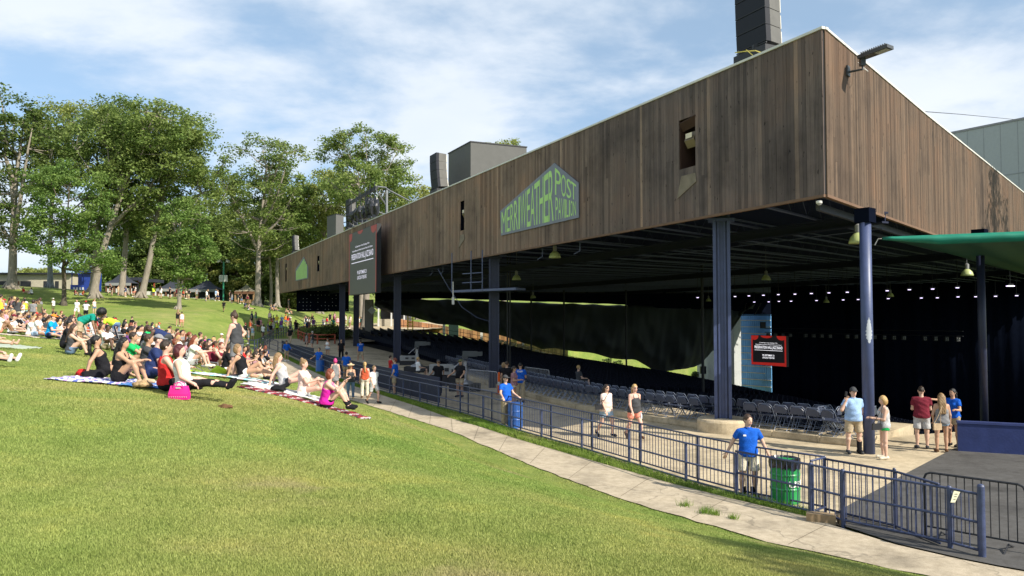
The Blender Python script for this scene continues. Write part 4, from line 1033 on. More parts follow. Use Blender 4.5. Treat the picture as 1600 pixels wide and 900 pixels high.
barrel(805, 668, .50, .85, BLB, 'blue barrel behind the fence beside the leaning staff member', False); barrel(500, 585, .55, .95, BLB, 'blue barrel far along the fence behind the blonde with the high bun', False); barrel(502, 547, .8, 1.1, mat('dark_green_bin', (.02, .10, .06), .5), 'dark green bin beside the garden bed', False)
m1 = MB(); c = gz(779.5, 616); t = thing('traffic_cone', 'tall narrow orange safety marker at the foot of the second column', 'cone', c); m1.lathe(c, [(.16, 0), (.16, .04), (.10, .06), (.05, 1.05), (.03, 1.08)], 14); part('cone', m1, mat('safety_orange', (.8, .13, .02), .5), t)
m1 = MB(); m1.lathe((c.x, c.y, c.z), [(.088, .45), (.076, .62)], 14, False); part('band', m1, mat('cone_white', (.6, .6, .58), .4), t)
# blue low wall on the right
m1 = MB(); a, b = gz(1497, 706).xy, gz(1760, 722).xy; d = (b-a).normalized()
t = thing('low_wall', 'low blue painted wall in front of the dark stage side', 'wall', (a.x, a.y, 0))
m1.obox((a.x, a.y, -.02), (d.x*12, d.y*12, 0), (-d.y*.2, d.x*.2, 0), (0, 0, .82)); part('wall_face', m1, mat('blue_wall_paint', (.025, .038, .125), .5, var=.2, bump=.2), t)
m1 = MB(); m1.obox((a.x-.02, a.y-.02, .80), (d.x*12.05, d.y*12.05, 0), (-d.y*.24, d.x*.24, 0), (0, 0, .06)); part('coping', m1, mat('blue_coping', (.035, .05, .15), .5), t)
# brick rubble and timber at the fence corner
m1 = MB(); c = gz(1283, 816); m1.box((c.x, c.y, .08), (.5, .22, .16), -.4); m1.box((c.x+.33, c.y-.12, .07), (.12, .2, .14), -.2)
single('timber_offcut', m1, mat('old_timber', (.28, .20, .12), .9, var=.3), 'rotten timber blocks lying at the fence foot by the swing gate', 'timber')

# ------------------------------------------------------------------ roof equipment
SPK = mat('speaker_dark_grille', (.008, .010, .018), .6); SPG = mat('speaker_grey_side', (.13, .127, .12), .6); SPW = mat('speaker_rear_white', (.62, .60, .55), .5)
def line_array(px, py_base, back, n, mw, mh, md, label):
    t0, z_ = on_rear(px, py_base); o = W3(t0, back, ZT)
    t = thing('speaker_array', label, 'speaker', o)
    z = .55; tilt = -.10; y = 0.
    m1 = MB(); m1.obox(o+U3*(-mw/2-.05)-N3*.1, U3*(mw+.1), N3*(md+.25), UP*.42); m1.tube([o-U3*mw/2+UP*.5, o+U3*mw/2+UP*.5], .03, 5); m1.box(o+UP*.48-U3*.2, (.2, .16, .12)); m1.box(o+UP*.5+U3*.45, (.2, .16, .14)); part('base_frame', m1, BLK, t)
    for k in range(n):
        ang = (.05 if n == 6 else .12)*(1-k/(n-1)); c, s = math.cos(ang), math.sin(ang)
        ez = (UP*c+N3*s*-1); ey = (N3*c+UP*s)
        oo = o+UP*z+N3*y
        m1 = MB(); m1.obox(oo-U3*mw/2, U3*mw, ey*md*.25, ez*(mh*.97)); mo = part('module', m1, SPK, t)
        m1 = MB(); m1.slab([oo-U3*(mw/2-.003)+ey*md*.25, oo+U3*(mw/2-.003)+ey*md*.25, oo+U3*mw*.38+ey*md, oo-U3*mw*.38+ey*md], ez*(mh*.95)); part('cabinet', m1, SPG, mo)
        m1 = MB(); m1.obox(oo-U3*(mw*.36)+ey*(md+.003), U3*.10, ey*.05, ez*mh*.8); m1.obox(oo+U3*(mw*.26)+ey*(md+.003), U3*.10, ey*.05, ez*mh*.8); part('rear_bracket', m1, SPW, mo)
        m1 = MB(); m1.obox(oo-U3*mw*.5-ey*.01+ez*mh*.02, U3*mw, ey*.008, ez*.02); part('seam', m1, BLK, mo)
        z += mh*c; y -= mh*s
    return t
line_array(1157, 91, .45, 6, 1.3, .52, .78, 'giant black speaker column on the roof near the sharp corner')
line_array(668, 304, .5, 4, 1.25, .56, .75, 'speaker column beside the big grey box on the roof')
line_array(452, 394, .5, 4, 1.2, .48, .6, 'farthest small speaker column at the end of the roof')
line_array(535, 357, .5, 6, 1.25, .42, .7, 'curved speaker column next to the bagged lights above the video screen')
m1 = MB(); t0, _ = on_rear(1166, 90); m1.tube([W3(t0+.6, .1, ZT+.42), W3(t0+.25, .12, ZT+.35), W3(t0-.3, .1, ZT+.2), W3(t0-.6, .15, ZT+.02)], .018, 5); m1.tube([W3(t0+.1, .1, ZT+.35), W3(t0-.2, .05, ZT+.1), W3(t0-.25, .05, ZT)], .014, 5)
single('strap', m1, mat('yellow_strap', (.6, .5, .12), .6), 'yellow ratchet strap under the nearest roof speaker', 'strap')
def roofbox(x0, x1, xm, ytop_l, ytop_m, label, Yb, wl, wr, hgt):
    # corner facing the camera at (xm)
    c = Vector((wx(xm, Yb), Yb, ZT-.9)); m1 = MB()
    m1.obox(c, wl, wr, UP*hgt); t = thing('roof_box', label, 'equipment box', (c.x, c.y, ZT-.9)); part('casing', m1, mat('box_grey', (.105, .105, .10), .7, var=.06), t)
    m1 = MB(); m1.obox(c-wl*.01-wr*.01+UP*(hgt+.002), wl*1.02, wr*1.02, UP*.07); part('lid_rim', m1, BLK, t)
Yb = 49.; zt_ = P(735, 222, Yb).z
a = Vector((wx(735, Yb), Yb)); lft = Vector((wx(700, 52.6), 52.6))-a; rgt = Vector((wx(823, 50.6), 50.6))-a
roofbox(0, 0, 735, 0, 0, 'large plain grey equipment box standing on the pavilion roof', Yb, Vector((lft.x, lft.y, 0)), Vector((rgt.x, rgt.y, 0)), zt_-ZT+.9)
Yb = 76.; zt_ = P(526, 335, Yb).z; a = Vector((wx(524, Yb), Yb)); lft = Vector((wx(510, 78), 78))-a; rgt = Vector((wx(536, 77), 77))-a
roofbox(0, 0, 524, 0, 0, 'smaller grey equipment box on the roof beyond the video screen', Yb, Vector((lft.x, lft.y, 0)), Vector((rgt.x, rgt.y, 0)), zt_-ZT+.9)
# steel frame above the video screen, bagged lights
GS = mat('grey_frame_steel', (.20, .21, .22), .5, .2)
t = thing('roof_frame', 'grey steel outrigger frame rising above the video screen', 'frame', W3(on_rear(600, 320)[0], .5, ZT))
q1, q2, q3 = P(541, 322, 70), P(587, 295, 61.5), P(604, 297, 62.5)
m1 = MB(); m1.obox(q1, q2-q1, Vector((.18, .08, 0)), UP*.24); part('beam', m1, BLK, t)
for a, b in ((q2+UP*.2, q3+UP*.2), (q3, P(604, 336, 62.5)), (q2, P(603, 320, 62.5)), (q3+UP*.1, P(640, 314, 63.5)), (P(588, 330, 62.5), P(604, 336, 62.5))):
    m1 = MB(); m1.tube([a, b], .11 if a.z-b.z > 1.3 else .06, 4); part('strut', m1, GS, t)
rng = random.Random(9)
m_bag = mat('black_bag_wrap', (.02, .022, .028), .35, spec=.5, var=.3)
for k in range(6):
    px = 549+k*7.2; c = P(px, 340-k*3.4+rng.uniform(-2, 2), 67-k*1.05); m1 = MB()
    bm_ = bmesh.new(); bmesh.ops.create_icosphere(bm_, subdivisions=3, radius=1)
    for v in bm_.verts:
        n_ = v.co.normalized(); f_ = 1+.16*math.sin(n_.x*5+k)+.12*math.sin(n_.y*9+n_.z*7+k*2); v.co = Vector((n_.x*.42*f_, n_.y*.42*f_, n_.z*(.75 if k > 3 else .5)*f_))+c
    m1.v = [tuple(v.co) for v in bm_.verts]; m1.f = [tuple(v.index for v in f.verts) for f in bm_.faces]; bm_.free()
    m1.box(c-UP*.75, (.3, .3, .25)); m1.tube([c, c+UP*(1.5+.1*k)], .04, 5)
    single('bagged_light', m1, m_bag, 'black wrapped stage light hanging above the video screen', 'light', 'bagged lights above the screen', loc=c)
# wall lamp on the side face, cameras, wires
c = rp_plane(1324, 113, Vector((B.x, B.y, 0))+NB3*.05, NB3); t = thing('wall_floodlight', 'grey finned area light on a bracket near the top of the side face', 'lamp', c)
LG = mat('lamp_grey', (.055, .06, .065), .45, spec=.5)
m1 = MB(); m1.obox(c-DB3*.12-UP*.12, DB3*.24, NB3*.05, UP*.3); m1.tube([c+NB3*.05, c+NB3*.42, c+NB3*.42+UP*.25], .035, 8); m1.box(c+NB3*.42+UP*.2, (.14, .14, .2)); part('bracket', m1, LG, t)
e0 = P(1343, 88, (c+NB3*.42).y); e1 = P(1391, 70, (c+NB3*.42).y-.75); ax = (e1-e0); sd_ = Vector((ax.y, -ax.x, 0)).normalized()
if sd_.y > 0: sd_ = -sd_
nrm_ = ax.cross(sd_).normalized()
if nrm_.z < 0: nrm_ = -nrm_
m1 = MB(); m1.slab([e0-sd_*.16, e1-sd_*.17, e1+sd_*.17, e0+sd_*.13], -nrm_*.10); hd = part('head', m1, LG, t)
m1 = MB()
for k in range(12): m1.obox(e0.lerp(e1, .12+k*.07)-sd_*.13, ax.normalized()*.015, sd_*.26, nrm_*.06)
part('cooling_fins', m1, LG, hd)
m1 = MB(); m1.slab([e0.lerp(e1, .55)-sd_*.12-nrm_*.102, e0.lerp(e1, .93)-sd_*.12-nrm_*.102, e0.lerp(e1, .93)+sd_*.12-nrm_*.102, e0.lerp(e1, .55)+sd_*.1-nrm_*.102], -nrm_*.008); part('lens', m1, mat('lamp_glass', (.45, .48, .46), .15, spec=.6), hd)
m1 = MB(); m1.tube([c+NB3*.42+UP*.05, c+NB3*.5+DB3*.25-UP*.02, c+NB3*.4+DB3*.5+UP*.1, c+NB3*.1+DB3*.7+UP*.45], .01, 5); part('cable', m1, SPW, t)
for px, py, Y, lb in ((1280, 318, 20.9, 'small white dome camera under the sharp roof corner'), (563, 445, 71, 'tiny white dome camera under the boards left of the video screen')):
    c = P(px, py, Y); t = thing('dome_camera', lb, 'camera', c); k = Y/20.9*.75; m1 = MB(); m1.lathe((c.x, c.y, c.z), [(.10*k, .0), (.11*k, .03*k), (.11*k, .09*k), (.05*k, .11*k)], 16); part('housing', m1, SPW, t); m1 = MB(); m1.lathe((c.x, c.y, c.z-.07*k), [(.02*k, 0), (.07*k, .025*k), (.085*k, .07*k)], 16); part('dome', m1, mat('smoked_dome', (.3, .3, .3), .1, spec=.8), t)
m1 = MB(); m1.tube([P(1440, 174, 40), P(1500, 178.5, 52), P(1600, 188, 75), P(1700, 192, 90)], .02, 4); single('overhead_wire', m1, BLK, 'thin dark wire crossing the sky above the side roof', 'wire')
# grey stage house behind the roof
m1 = MB(); Y = 84; a = Vector((wx(1492, 101), 101, 0)); b = Vector((wx(1600, 94), 94, 0)); d = (b-a).normalized(); n_ = Vector((-d.y, d.x, 0)); n_ = n_ if n_.x > 0 else -n_
zt_ = P(1492, 209, 101).z; L = (b-a).length*2.2
t = thing('stage_house', 'tall pale grey panelled building rising behind the pavilion roof', 'building', (a.x, a.y, 0)); GW = mat('pale_grey_panels', (.36, .39, .37), .7, var=.04)
m1.obox((a.x, a.y, -9), d*L, n_*22, UP*(zt_+9)); part('walls', m1, GW, t)
m1 = MB(); m1.obox((a.x, a.y, zt_)-d*.1-n_*.1 if False else Vector((a.x, a.y, zt_))-d*.1-n_*.1, d*(L+.2), n_*22.2, UP*.25); part('coping', m1, GREY, t)
for k in range(1, 26): m1 = MB(); m1.obox(Vector((a.x, a.y, 8))+d*(k*2.0)-n_*.02, d*.06, n_*.018, UP*(zt_-8.05)); part('panel_seam', m1, mat('seam_grey', (.27, .29, .28), .7), t)
m1 = MB(); m1.obox(Vector((a.x, a.y, zt_-6.6))-n_*.035, d*L, n_*.03, UP*.12); part('panel_seam', m1, MATS['seam_grey'], t)
# green canopy
CAN = mat('green_canopy_fabric', (.005, .06, .045), .6, var=.15, scale=1.5)
t = thing('green_canopy', 'taut dark green fabric canopy stretched off the right side of the roof', 'canopy', P(1380, 372, 21.8))
zc = 6.0; c0 = P(1378, 373, 21.8); c1 = P(1760, 358, 20.0); c2 = P(1660, 441, 46)
m1 = MB(); n = 24
for i in range(n+1):
    for j in range(n+1):
        u, v = i/n, j/n; p = c0+(c1-c0)*u*(1)+(c2-c0)*v; 
        sag = -.22*math.sin(math.pi*min(1, u*1.0))*math.sin(math.pi*v)+.04*math.sin(u*30+v*9)
        m1.v.append((p.x, p.y, p.z+sag-(.0 if j else 0)))
for i in range(n):
    for j in range(n): m1.f.append((i*(n+1)+j, (i+1)*(n+1)+j, (i+1)*(n+1)+j+1, i*(n+1)+j+1))
cn = part('fabric', m1, CAN, t, smooth=True); cn.modifiers.new('thick', 'SOLIDIFY').thickness = .02
m1 = MB()
for i in range(n+1):
    u = i/n; p = c0+(c1-c0)*u; w_ = .03+.14*min(1, u*4)
    m1.v += [(p.x, p.y-.02, p.z+.05), (p.x, p.y-.10-.03*math.sin(u*40), p.z-w_*.4), (p.x, p.y-.02, p.z-w_*1.3)]
for i in range(n): m1.f += [(i*3, i*3+1, i*3+4, i*3+3), (i*3+1, i*3+2, i*3+5, i*3+4)]
hm = part('lit_hem', m1, mat('green_canopy_lit_hem', (.012, .18, .12), .5), t, smooth=True); hm.modifiers.new('thick', 'SOLIDIFY').thickness = .02  # near edge strip; its sunlight is put into the brighter green
m1 = MB(); m1.tube([P(1367, 383, 21.9), P(1372, 373, 21.9), c0], .015, 5); part('tie_rope', m1, SPW, t)
# pendant dome lamps
DOM = mat('dome_acrylic', (.42, .47, .20), .4, spec=.5, var=.08); 
LMP = [(867, 397, 37, 'largest, hanging just under the logo sign'), (807, 433, 50, 'below and left of the logo sign'), (833, 463, 78, 'small, low above the tarpaulin centre'), (1197, 433, 50, 'between the two tall blue columns, upper one'), (1107, 468, 85, 'tiny, just left of the near steel column'),
       (1291, 470, 75, 'small, between the columns above the stage lights'), (1341, 371, 24, 'nearest, beside the top of the round blue column'), (1391, 460, 65, 'small, just right of the round blue column'), (1511, 425, 38, 'under the green canopy by the rear thin column')]
for px, py, Y, lb in LMP:
    c = P(px, py, Y); t = thing('pendant_lamp', 'yellow green dome lamp, '+lb, 'lamp', c, 'pendant dome lamps under the roof'); s_ = 1.05
    m1 = MB(); m1.lathe((c.x, c.y, c.z-.18*s_), [(.275*s_, 0), (.26*s_, .08*s_), (.21*s_, .20*s_), (.13*s_, .29*s_), (.08*s_, .32*s_)], 20); part('lamp_shade', m1, DOM, t, smooth=True)
    m1 = MB(); m1.lathe((c.x, c.y, c.z+.12*s_), [(.08*s_, 0), (.09*s_, .05), (.09*s_, .26), (.03*s_, .3)], 12); m1.tube([(c.x, c.y, c.z+.4), (c.x, c.y, min(8.25, c.z+3.5) if c.z > 5 else 8.25)], .012, 5); part('fixture', m1, GREY, t)
# small bright house lights
EM, t_, b_ = newmat('house_light_glow'); b_.inputs['Emission Color'].default_value = (.74, .62, 1, 1); b_.inputs['Emission Strength'].default_value = 1.5
r1 = [(30, 375), (205, 370), (270, 367), (338, 364), (408, 361), (486, 359), (563, 356), (645, 353), (731, 350), (918, 343), (1022, 338), (1131, 335), (1247, 329), (1495, 321)]
r2 = [(295, 396), (363, 395), (411, 393), (468, 392), (587, 389), (712, 386), (782, 384), (923, 380), (1078, 377), (1153, 376), (1250, 372), (1333, 371), (1426, 369), (1525, 366)]
for rw, Y0, lb in ((r1, 64, 'small glowing violet white house light in the upper row over the stage'), (r2, 74, 'small glowing violet white house light in the lower row over the stage')):
    for i, (vx, vy) in enumerate(rw):
        px, py = 1080+vx/3, 340+vy/3; Y = Y0-(px-1080)*.035
        c = P(px, py, Y); t = thing('house_light', lb, 'light', c, 'house lights over the stage'); m1 = MB(); m1.box(c+Vector((0, 0, .08)), (.3, .2, .1)); m1.tube([c+UP*.1, Vector((c.x, c.y, 8.25))], .015, 4); part('housing', m1, BLK, t)
        sz_ = .45 if i == 13 and rw is r1 else .15; m1 = MB(); m1.box(c+Vector((0, -.02, 0)), (sz_, .14, .05)); part('lens', m1, EM, t)
# steel hanging platform in the upper left of the opening
t = thing('hanging_platform', 'dark steel lighting platform hung under the roof by the second column', 'platform', P(760, 455, 42))
a = P(706, 457, 43); b = P(806, 452, 39); b.z = a.z
m1 = MB(); m1.obox(a, b-a, Vector((.5, .8, 0)), UP*.12); part('deck', m1, CHORD, t)
for f_ in (0, .32, .5): m1 = MB(); q = a.lerp(b, f_); m1.tube([q, Vector((q.x, q.y, 7.4))], .03, 5); part('hanger', m1, CHORD, t)
for h_ in (.5, 1.0): m1 = MB(); m1.tube([a.lerp(b, .18)+UP*h_, a.lerp(b, .5)+UP*h_], .025, 5); part('rail', m1, CHORD, t)
m1 = MB(); q = P(708, 470, 42.5); m1.tube([P(708, 440, 42.5), q], .03, 5); m1.box(q, (.14, .14, .4)); part('hanging_box', m1, SPW, t)
# broadcast gear on the plaza
def pedestal(px, py, Y, label, cam_dir):
    c = Vector((wx(px, Y), Y, zf(Vector((0, Y)))+.35)); t = thing('camera_pedestal', label, 'camera', (c.x, c.y, c.z-.35)); 
    m1 = MB(); m1.box((c.x, c.y, c.z-.18), (1.6, 1.2, .35)); part('riser', m1, BLK, t)
    m1 = MB(); m1.lathe(c, [(.42, 0), (.40, .1), (.16, .18), (.12, .25), (.12, .8), (.09, .82), (.09, 1.15), (.16, 1.2)], 16); part('column', m1, GAL, t)
    m1 = MB(); m1.box(c+UP*1.38, (.3, .3, .2)); m1.box(c+UP*1.55+Vector((.25, -.05, 0)), (.75, .28, .28)); m1.box(c+UP*1.55+Vector((.75, -.05, 0)), (.3, .22, .22)); cm = part('camera_body', m1, LG, t)
    m1 = MB(); m1.tube([c+UP*1.35, c+Vector((-.55, -.2, .85))], .02, 6); m1.tube([c+UP*1.35, c+Vector((-.2, .3, .9))], .02, 6); part('pan_handle', m1, GAL, t)
pedestal(727, 575, 40, 'broadcast camera on a grey pedestal left of the second column', 1); pedestal(652, 560, 52, 'farther broadcast camera on a pedestal beside the third column', 1)
for px, Y, w_, h_, lb in ((690, 43, 1.3, .55, 'long pale equipment case near the camera pedestal'), (709, 42.5, .45, .5, 'small pale equipment case with black screens'), (640, 57, 1.3, .35, 'low pale riser box beside the third column')):
    c = Vector((wx(px, Y), Y, .55)); t = thing('equipment_case', lb, 'case', (c.x, c.y, 0)); m1 = MB(); m1.box((c.x, c.y, .62+h_/2), (w_, .6, h_)); part('case', m1, mat('case_white', (.30, .30, .29), .5), t)
    m1 = MB(); m1.box((c.x, c.y, .28), (w_*1.02, .7, .56)); part('table', m1, BLK, t); m1 = MB(); m1.box((c.x+w_*.25, c.y-.31, .62+h_*.5), (w_*.18, .02, h_*.35)); m1.box((c.x-w_*.1, c.y-.31, .62+h_*.5), (w_*.18, .02, h_*.35)); part('vent', m1, BLK, t)
# ------------------------------------------------------------------ trees
LEAF = [m_leaf('leaf_deep_green', (.078, .125, .034), (.145, .205, .060)), m_leaf('leaf_mid_green', (.115, .175, .045), (.21, .28, .084)), m_leaf('leaf_yellow_green', (.17, .21, .054), (.30, .34, .105)), m_leaf('leaf_fresh_green', (.105, .185, .046), (.19, .29, .080))]
BARK = [m_bark('bark_grey', (.16, .135, .105), (.34, .30, .25)), m_bark('bark_dark', (.05, .04, .03), (.13, .105, .08)), m_bark('bark_blue_grey', (.15, .16, .16), (.30, .32, .33))]
def leaf_mesh(name, c, n_per, spread, size, rs, up=.5):
    """c: (k,3) clump centres with radii; leaf quads scattered through them"""
    k = len(c); n = k*n_per
    ce = np.repeat(c[:, :3], n_per, 0); ra = np.repeat(c[:, 3], n_per)
    d = rs.normal(0, 1, (n, 3)); d /= np.linalg.norm(d, axis=1)[:, None]
    rad = ra*np.power(rs.uniform(0, 1, n), .42)
    p = ce+d*rad[:, None]*np.array([1, 1, .55]); p[:, 2] -= .12*ra
    nn = rs.normal(0, 1, (n, 3)); nn[:, 2] = np.abs(nn[:, 2])+up; nn += d*.6; nn /= np.linalg.norm(nn, axis=1)[:, None]
    t = np.cross(nn, rs.normal(0, 1, (n, 3))); t /= np.linalg.norm(t, axis=1)[:, None]; b = np.cross(nn, t)
    s = (size*rs.uniform(.6, 1.3, n))[:, None]
    v = np.empty((n*4, 3)); v[0::4] = p-t*s*.55; v[1::4] = p-b*s*.38+t*s*.05; v[2::4] = p+t*s*.6; v[3::4] = p+b*s*.38+t*s*.05
    me = bpy.data.meshes.new(name); me.vertices.add(n*4); me.vertices.foreach_set('co', v.ravel()); me.loops.add(n*4); me.loops.foreach_set('vertex_index', np.arange(n*4))
    me.polygons.add(n); me.polygons.foreach_set('loop_start', np.arange(0, n*4, 4)); me.polygons.foreach_set('loop_total', np.full(n, 4)); me.update(); me.validate(); return me
def tree(loc, h, r_trunk, crown, lean, seed, leaf, bark, label, clumps=80, n_per=120, size=.34, cr=1.5, airy=0., group=None, fork=.45, name='tree'):
    """crown: list of ellipsoids (dx,dz_fraction,rx,rz) relative to base: centre x offset (m), centre height (m), radii"""
    rs = np.random.RandomState(seed); rn = random.Random(seed)
    t = thing(name, label, 'tree', loc, group)
    top = h*.82
    def axis_pt(f): 
        return Vector((lean[0]*(f**1.2)+.25*math.sin(f*6+seed), lean[1]*f+.25*math.cos(f*5+seed*2), top*f))
    tr = MB(); nseg = 14; pts = [axis_pt(i/nseg) for i in range(nseg+1)]
    rad = [r_trunk*(1.0-.85*(i/nseg)**1.1) for i in range(nseg+1)]; rad[0] *= 1.9; pts.insert(1, axis_pt(.02)); rad.insert(1, r_trunk*1.25); 
    pts[0] = pts[0]-UP*.5; tr.tube(pts, rad, 12)
    for k in range(6):    # root flare
        a = k*1.05+rn.random(); tr.tube([Vector((math.cos(a)*r_trunk*.6, math.sin(a)*r_trunk*.6, r_trunk*1.6)), Vector((math.cos(a)*r_trunk*1.6, math.sin(a)*r_trunk*1.6, .1)), Vector((math.cos(a)*r_trunk*2.6, math.sin(a)*r_trunk*2.6, -.35))], [r_trunk*.4, r_trunk*.35, r_trunk*.12], 6)
    cl = []
    tot = sum(e[2]*e[3] for e in crown)
    for (ex, ez, rx, rz_) in crown:
        for _ in range(max(3, int(clumps*rx*rz_/tot))):
            a = rn.uniform(0, 2*math.pi); cz_ = rn.uniform(-1, 1); q = rn.uniform(.35, 1)**.5; s_ = math.sqrt(1-cz_*cz_)
            cl.append((ex+math.cos(a)*s_*rx*q, math.sin(a)*s_*rx*q*.85, ez+cz_*rz_*q, cr*rn.uniform(.65, 1.3)))
    cl = [c for c in cl if c[2] > h*.08]
    limbs = []
    nl = 9
    for i in range(nl):
        f = fork+(1-fork)*(i/(nl-1))*.95; p0 = axis_pt(f); 
        tgt = cl[rn.randrange(len(cl))]; tv = Vector(tgt[:3]); tries = 0
        while (tv.z < p0.z+1 or (tv-p0).length < 2) and tries < 30: tv = Vector(cl[rn.randrange(len(cl))][:3]); tries += 1
        mid = p0.lerp(tv, .5)+Vector((rn.uniform(-.6, .6), rn.uniform(-.6, .6), -.12*(tv-p0).length*.5)); pl = [p0, p0.lerp(mid, .5)+Vector((rn.uniform(-.3, .3), 0, rn.uniform(-.2, .4))), mid, mid.lerp(tv, .5)+Vector((rn.uniform(-.4, .4), rn.uniform(-.4, .4), rn.uniform(0, .5))), tv]
        r0 = r_trunk*(1-.8*f)*.75+.04; tr.tube(pl, [r0, r0*.8, r0*.6, r0*.38, .03], 7); limbs += pl[1:]
    limbs += [axis_pt(f) for f in (fork, .7, .85, 1)]
    for c in cl:
        v = Vector(c[:3]); q = min(limbs, key=lambda l: (l-v).length+(3 if l.z > v.z else 0)); 
        m = q.lerp(v, .5)+Vector((rn.uniform(-.3, .3), rn.uniform(-.3, .3), -.1*(q-v).length)); tr.tube([q, m, v], [.075*min(1.6, r_trunk*2), .045, .015], 5, False)
    link('trunk', tr.mesh('trunk', smooth=True, fix=False), bark, t)
    link('crown', leaf_mesh('crown', np.array(cl), n_per, 1, size, rs), leaf, t)
    return t
def tpos(px, Y): x = wx(px, Y); return (x, Y, Hs(x, Y))
def hz(py, Y, z0): return P(800, py, Y).z-z0      # height above base of an image row
def treepx(px, Y, top, blobs, tw, lean_px, seed, leaf, bark, label, **kw):
    """blobs in pixels: (cx, cy, rx, ry)"""
    l = tpos(px, Y); k = Y/1200
    cr_ = [((bx-px)*k, hz(by, Y, l[2]), brx*k, bry*k) for bx, by, brx, bry in blobs]
    h = hz(top, Y, l[2])
    return tree(l, h, tw/2*k, cr_, (lean_px*k, 0), seed, LEAF[leaf], BARK[bark], label, **kw)
treepx(17, 115, 132, [(5, 185, 62, 55), (50, 240, 70, 75), (-30, 290, 60, 70), (35, 350, 55, 40)], 13, 10, 1, 0, 0, 'massive dark tree with flared pale trunk at the left edge of the picture', clumps=150, n_per=115, size=.42, cr=2.0, fork=.28)
treepx(99, 104, 250, [(105, 310, 65, 60), (90, 370, 60, 40), (130, 400, 65, 30), (70, 280, 30, 30)], 7, 4, 2, 3, 1, 'mid height bright green tree with a thin dark trunk on the shaded lawn', clumps=150, n_per=125, size=.30, cr=1.25, fork=.22)
treepx(77, 128, 150, [(100, 205, 70, 50), (75, 250, 50, 60), (130, 185, 45, 30)], 8, 6, 3, 2, 2, 'tall tree with blue grey trunk and yellowish thinning crown behind the long low building', clumps=120, n_per=110, size=.36, cr=1.7, fork=.5)
treepx(149, 113, 150, [(215, 198, 88, 48), (255, 235, 78, 50), (165, 225, 66, 66), (200, 290, 70, 45)], 12, 62, 4, 1, 0, 'big tree whose pale trunk leans strongly to the right', clumps=230, n_per=115, size=.36, cr=1.8, fork=.42)
treepx(143, 121, 152, [(160, 200, 50, 50), (190, 240, 50, 60)], 9, 30, 14, 0, 0, 'tree standing directly behind the strongly leaning trunk', clumps=90, n_per=110, size=.4, cr=1.8, fork=.5)
treepx(194, 119, 165, [(195, 210, 50, 50), (210, 270, 60, 55), (180, 330, 50, 45)], 10, -5, 5, 0, 0, 'tall straight tree left of the dark vendor tent roof', clumps=120, n_per=115, size=.4, cr=1.8, fork=.45)
treepx(221, 117, 170, [(290, 215, 50, 45), (270, 265, 60, 55), (310, 300, 30, 40), (240, 330, 40, 35)], 10, 48, 6, 1, 0, 'tall tree with pale trunk tilting right beside the orange tables', clumps=130, n_per=115, size=.36, cr=1.7, fork=.5)
treepx(278, 104, 300, [(285, 350, 42, 40), (300, 390, 42, 30), (265, 400, 28, 30), (290, 430, 30, 16)], 6.5, 2, 7, 3, 0, 'slim young tree with light green low crown in the middle of the lawn', clumps=120, n_per=115, size=.28, cr=1.1, fork=.2)
treepx(401, 121, 208, [(400, 235, 50, 25), (360, 265, 35, 35), (440, 250, 38, 35), (400, 300, 65, 40), (430, 350, 50, 35), (370, 345, 30, 30)], 10, 12, 8, 1, 0, 'tall airy tree with a pale forked trunk left of the pavilion', clumps=130, n_per=95, size=.34, cr=1.5, fork=.38)
treepx(433, 135, 260, [(450, 300, 50, 40), (440, 360, 50, 50)], 7, 5, 9, 1, 0, 'slim trunked tree right behind the end of the roof', clumps=90, n_per=130, size=.4, cr=1.7)
treepx(422, 140, 270, [(420, 320, 45, 50), (400, 380, 40, 40)], 5, -4, 19, 0, 0, 'thin dark green tree between the two tall trunks by the roof end', clumps=80, n_per=130, size=.4, cr=1.7)
treepx(566, 128, 190, [(570, 222, 60, 28), (520, 235, 28, 28), (615, 235, 30, 28), (570, 262, 60, 30), (540, 300, 40, 30)], 8, 8, 10, 1, 0, 'tall open crowned tree rising above the video screen against the sky', clumps=120, n_per=110, size=.34, cr=1.45, fork=.55)
treepx(500, 140, 262, [(510, 300, 50, 40), (490, 360, 50, 40)], 7, 5, 11, 2, 0, 'broad yellow green tree behind the middle of the far roof', clumps=90, n_per=130, size=.4, cr=1.7)
treepx(655, 150, 275, [(650, 305, 40, 28), (680, 330, 40, 30), (630, 330, 30, 30), (650, 400, 50, 50)], 8, 2, 12, 2, 0, 'yellow green tree beyond the roof between the speaker column and the steel frame', clumps=100, n_per=120, size=.42, cr=1.7)
treepx(785, 160, 206, [(780, 240, 38, 26), (800, 235, 22, 20), (760, 235, 20, 15), (780, 300, 40, 50)], 9, 0, 13, 2, 0, 'tree top just showing above the big grey box on the roof', clumps=60, n_per=100, size=.36, cr=1.4)
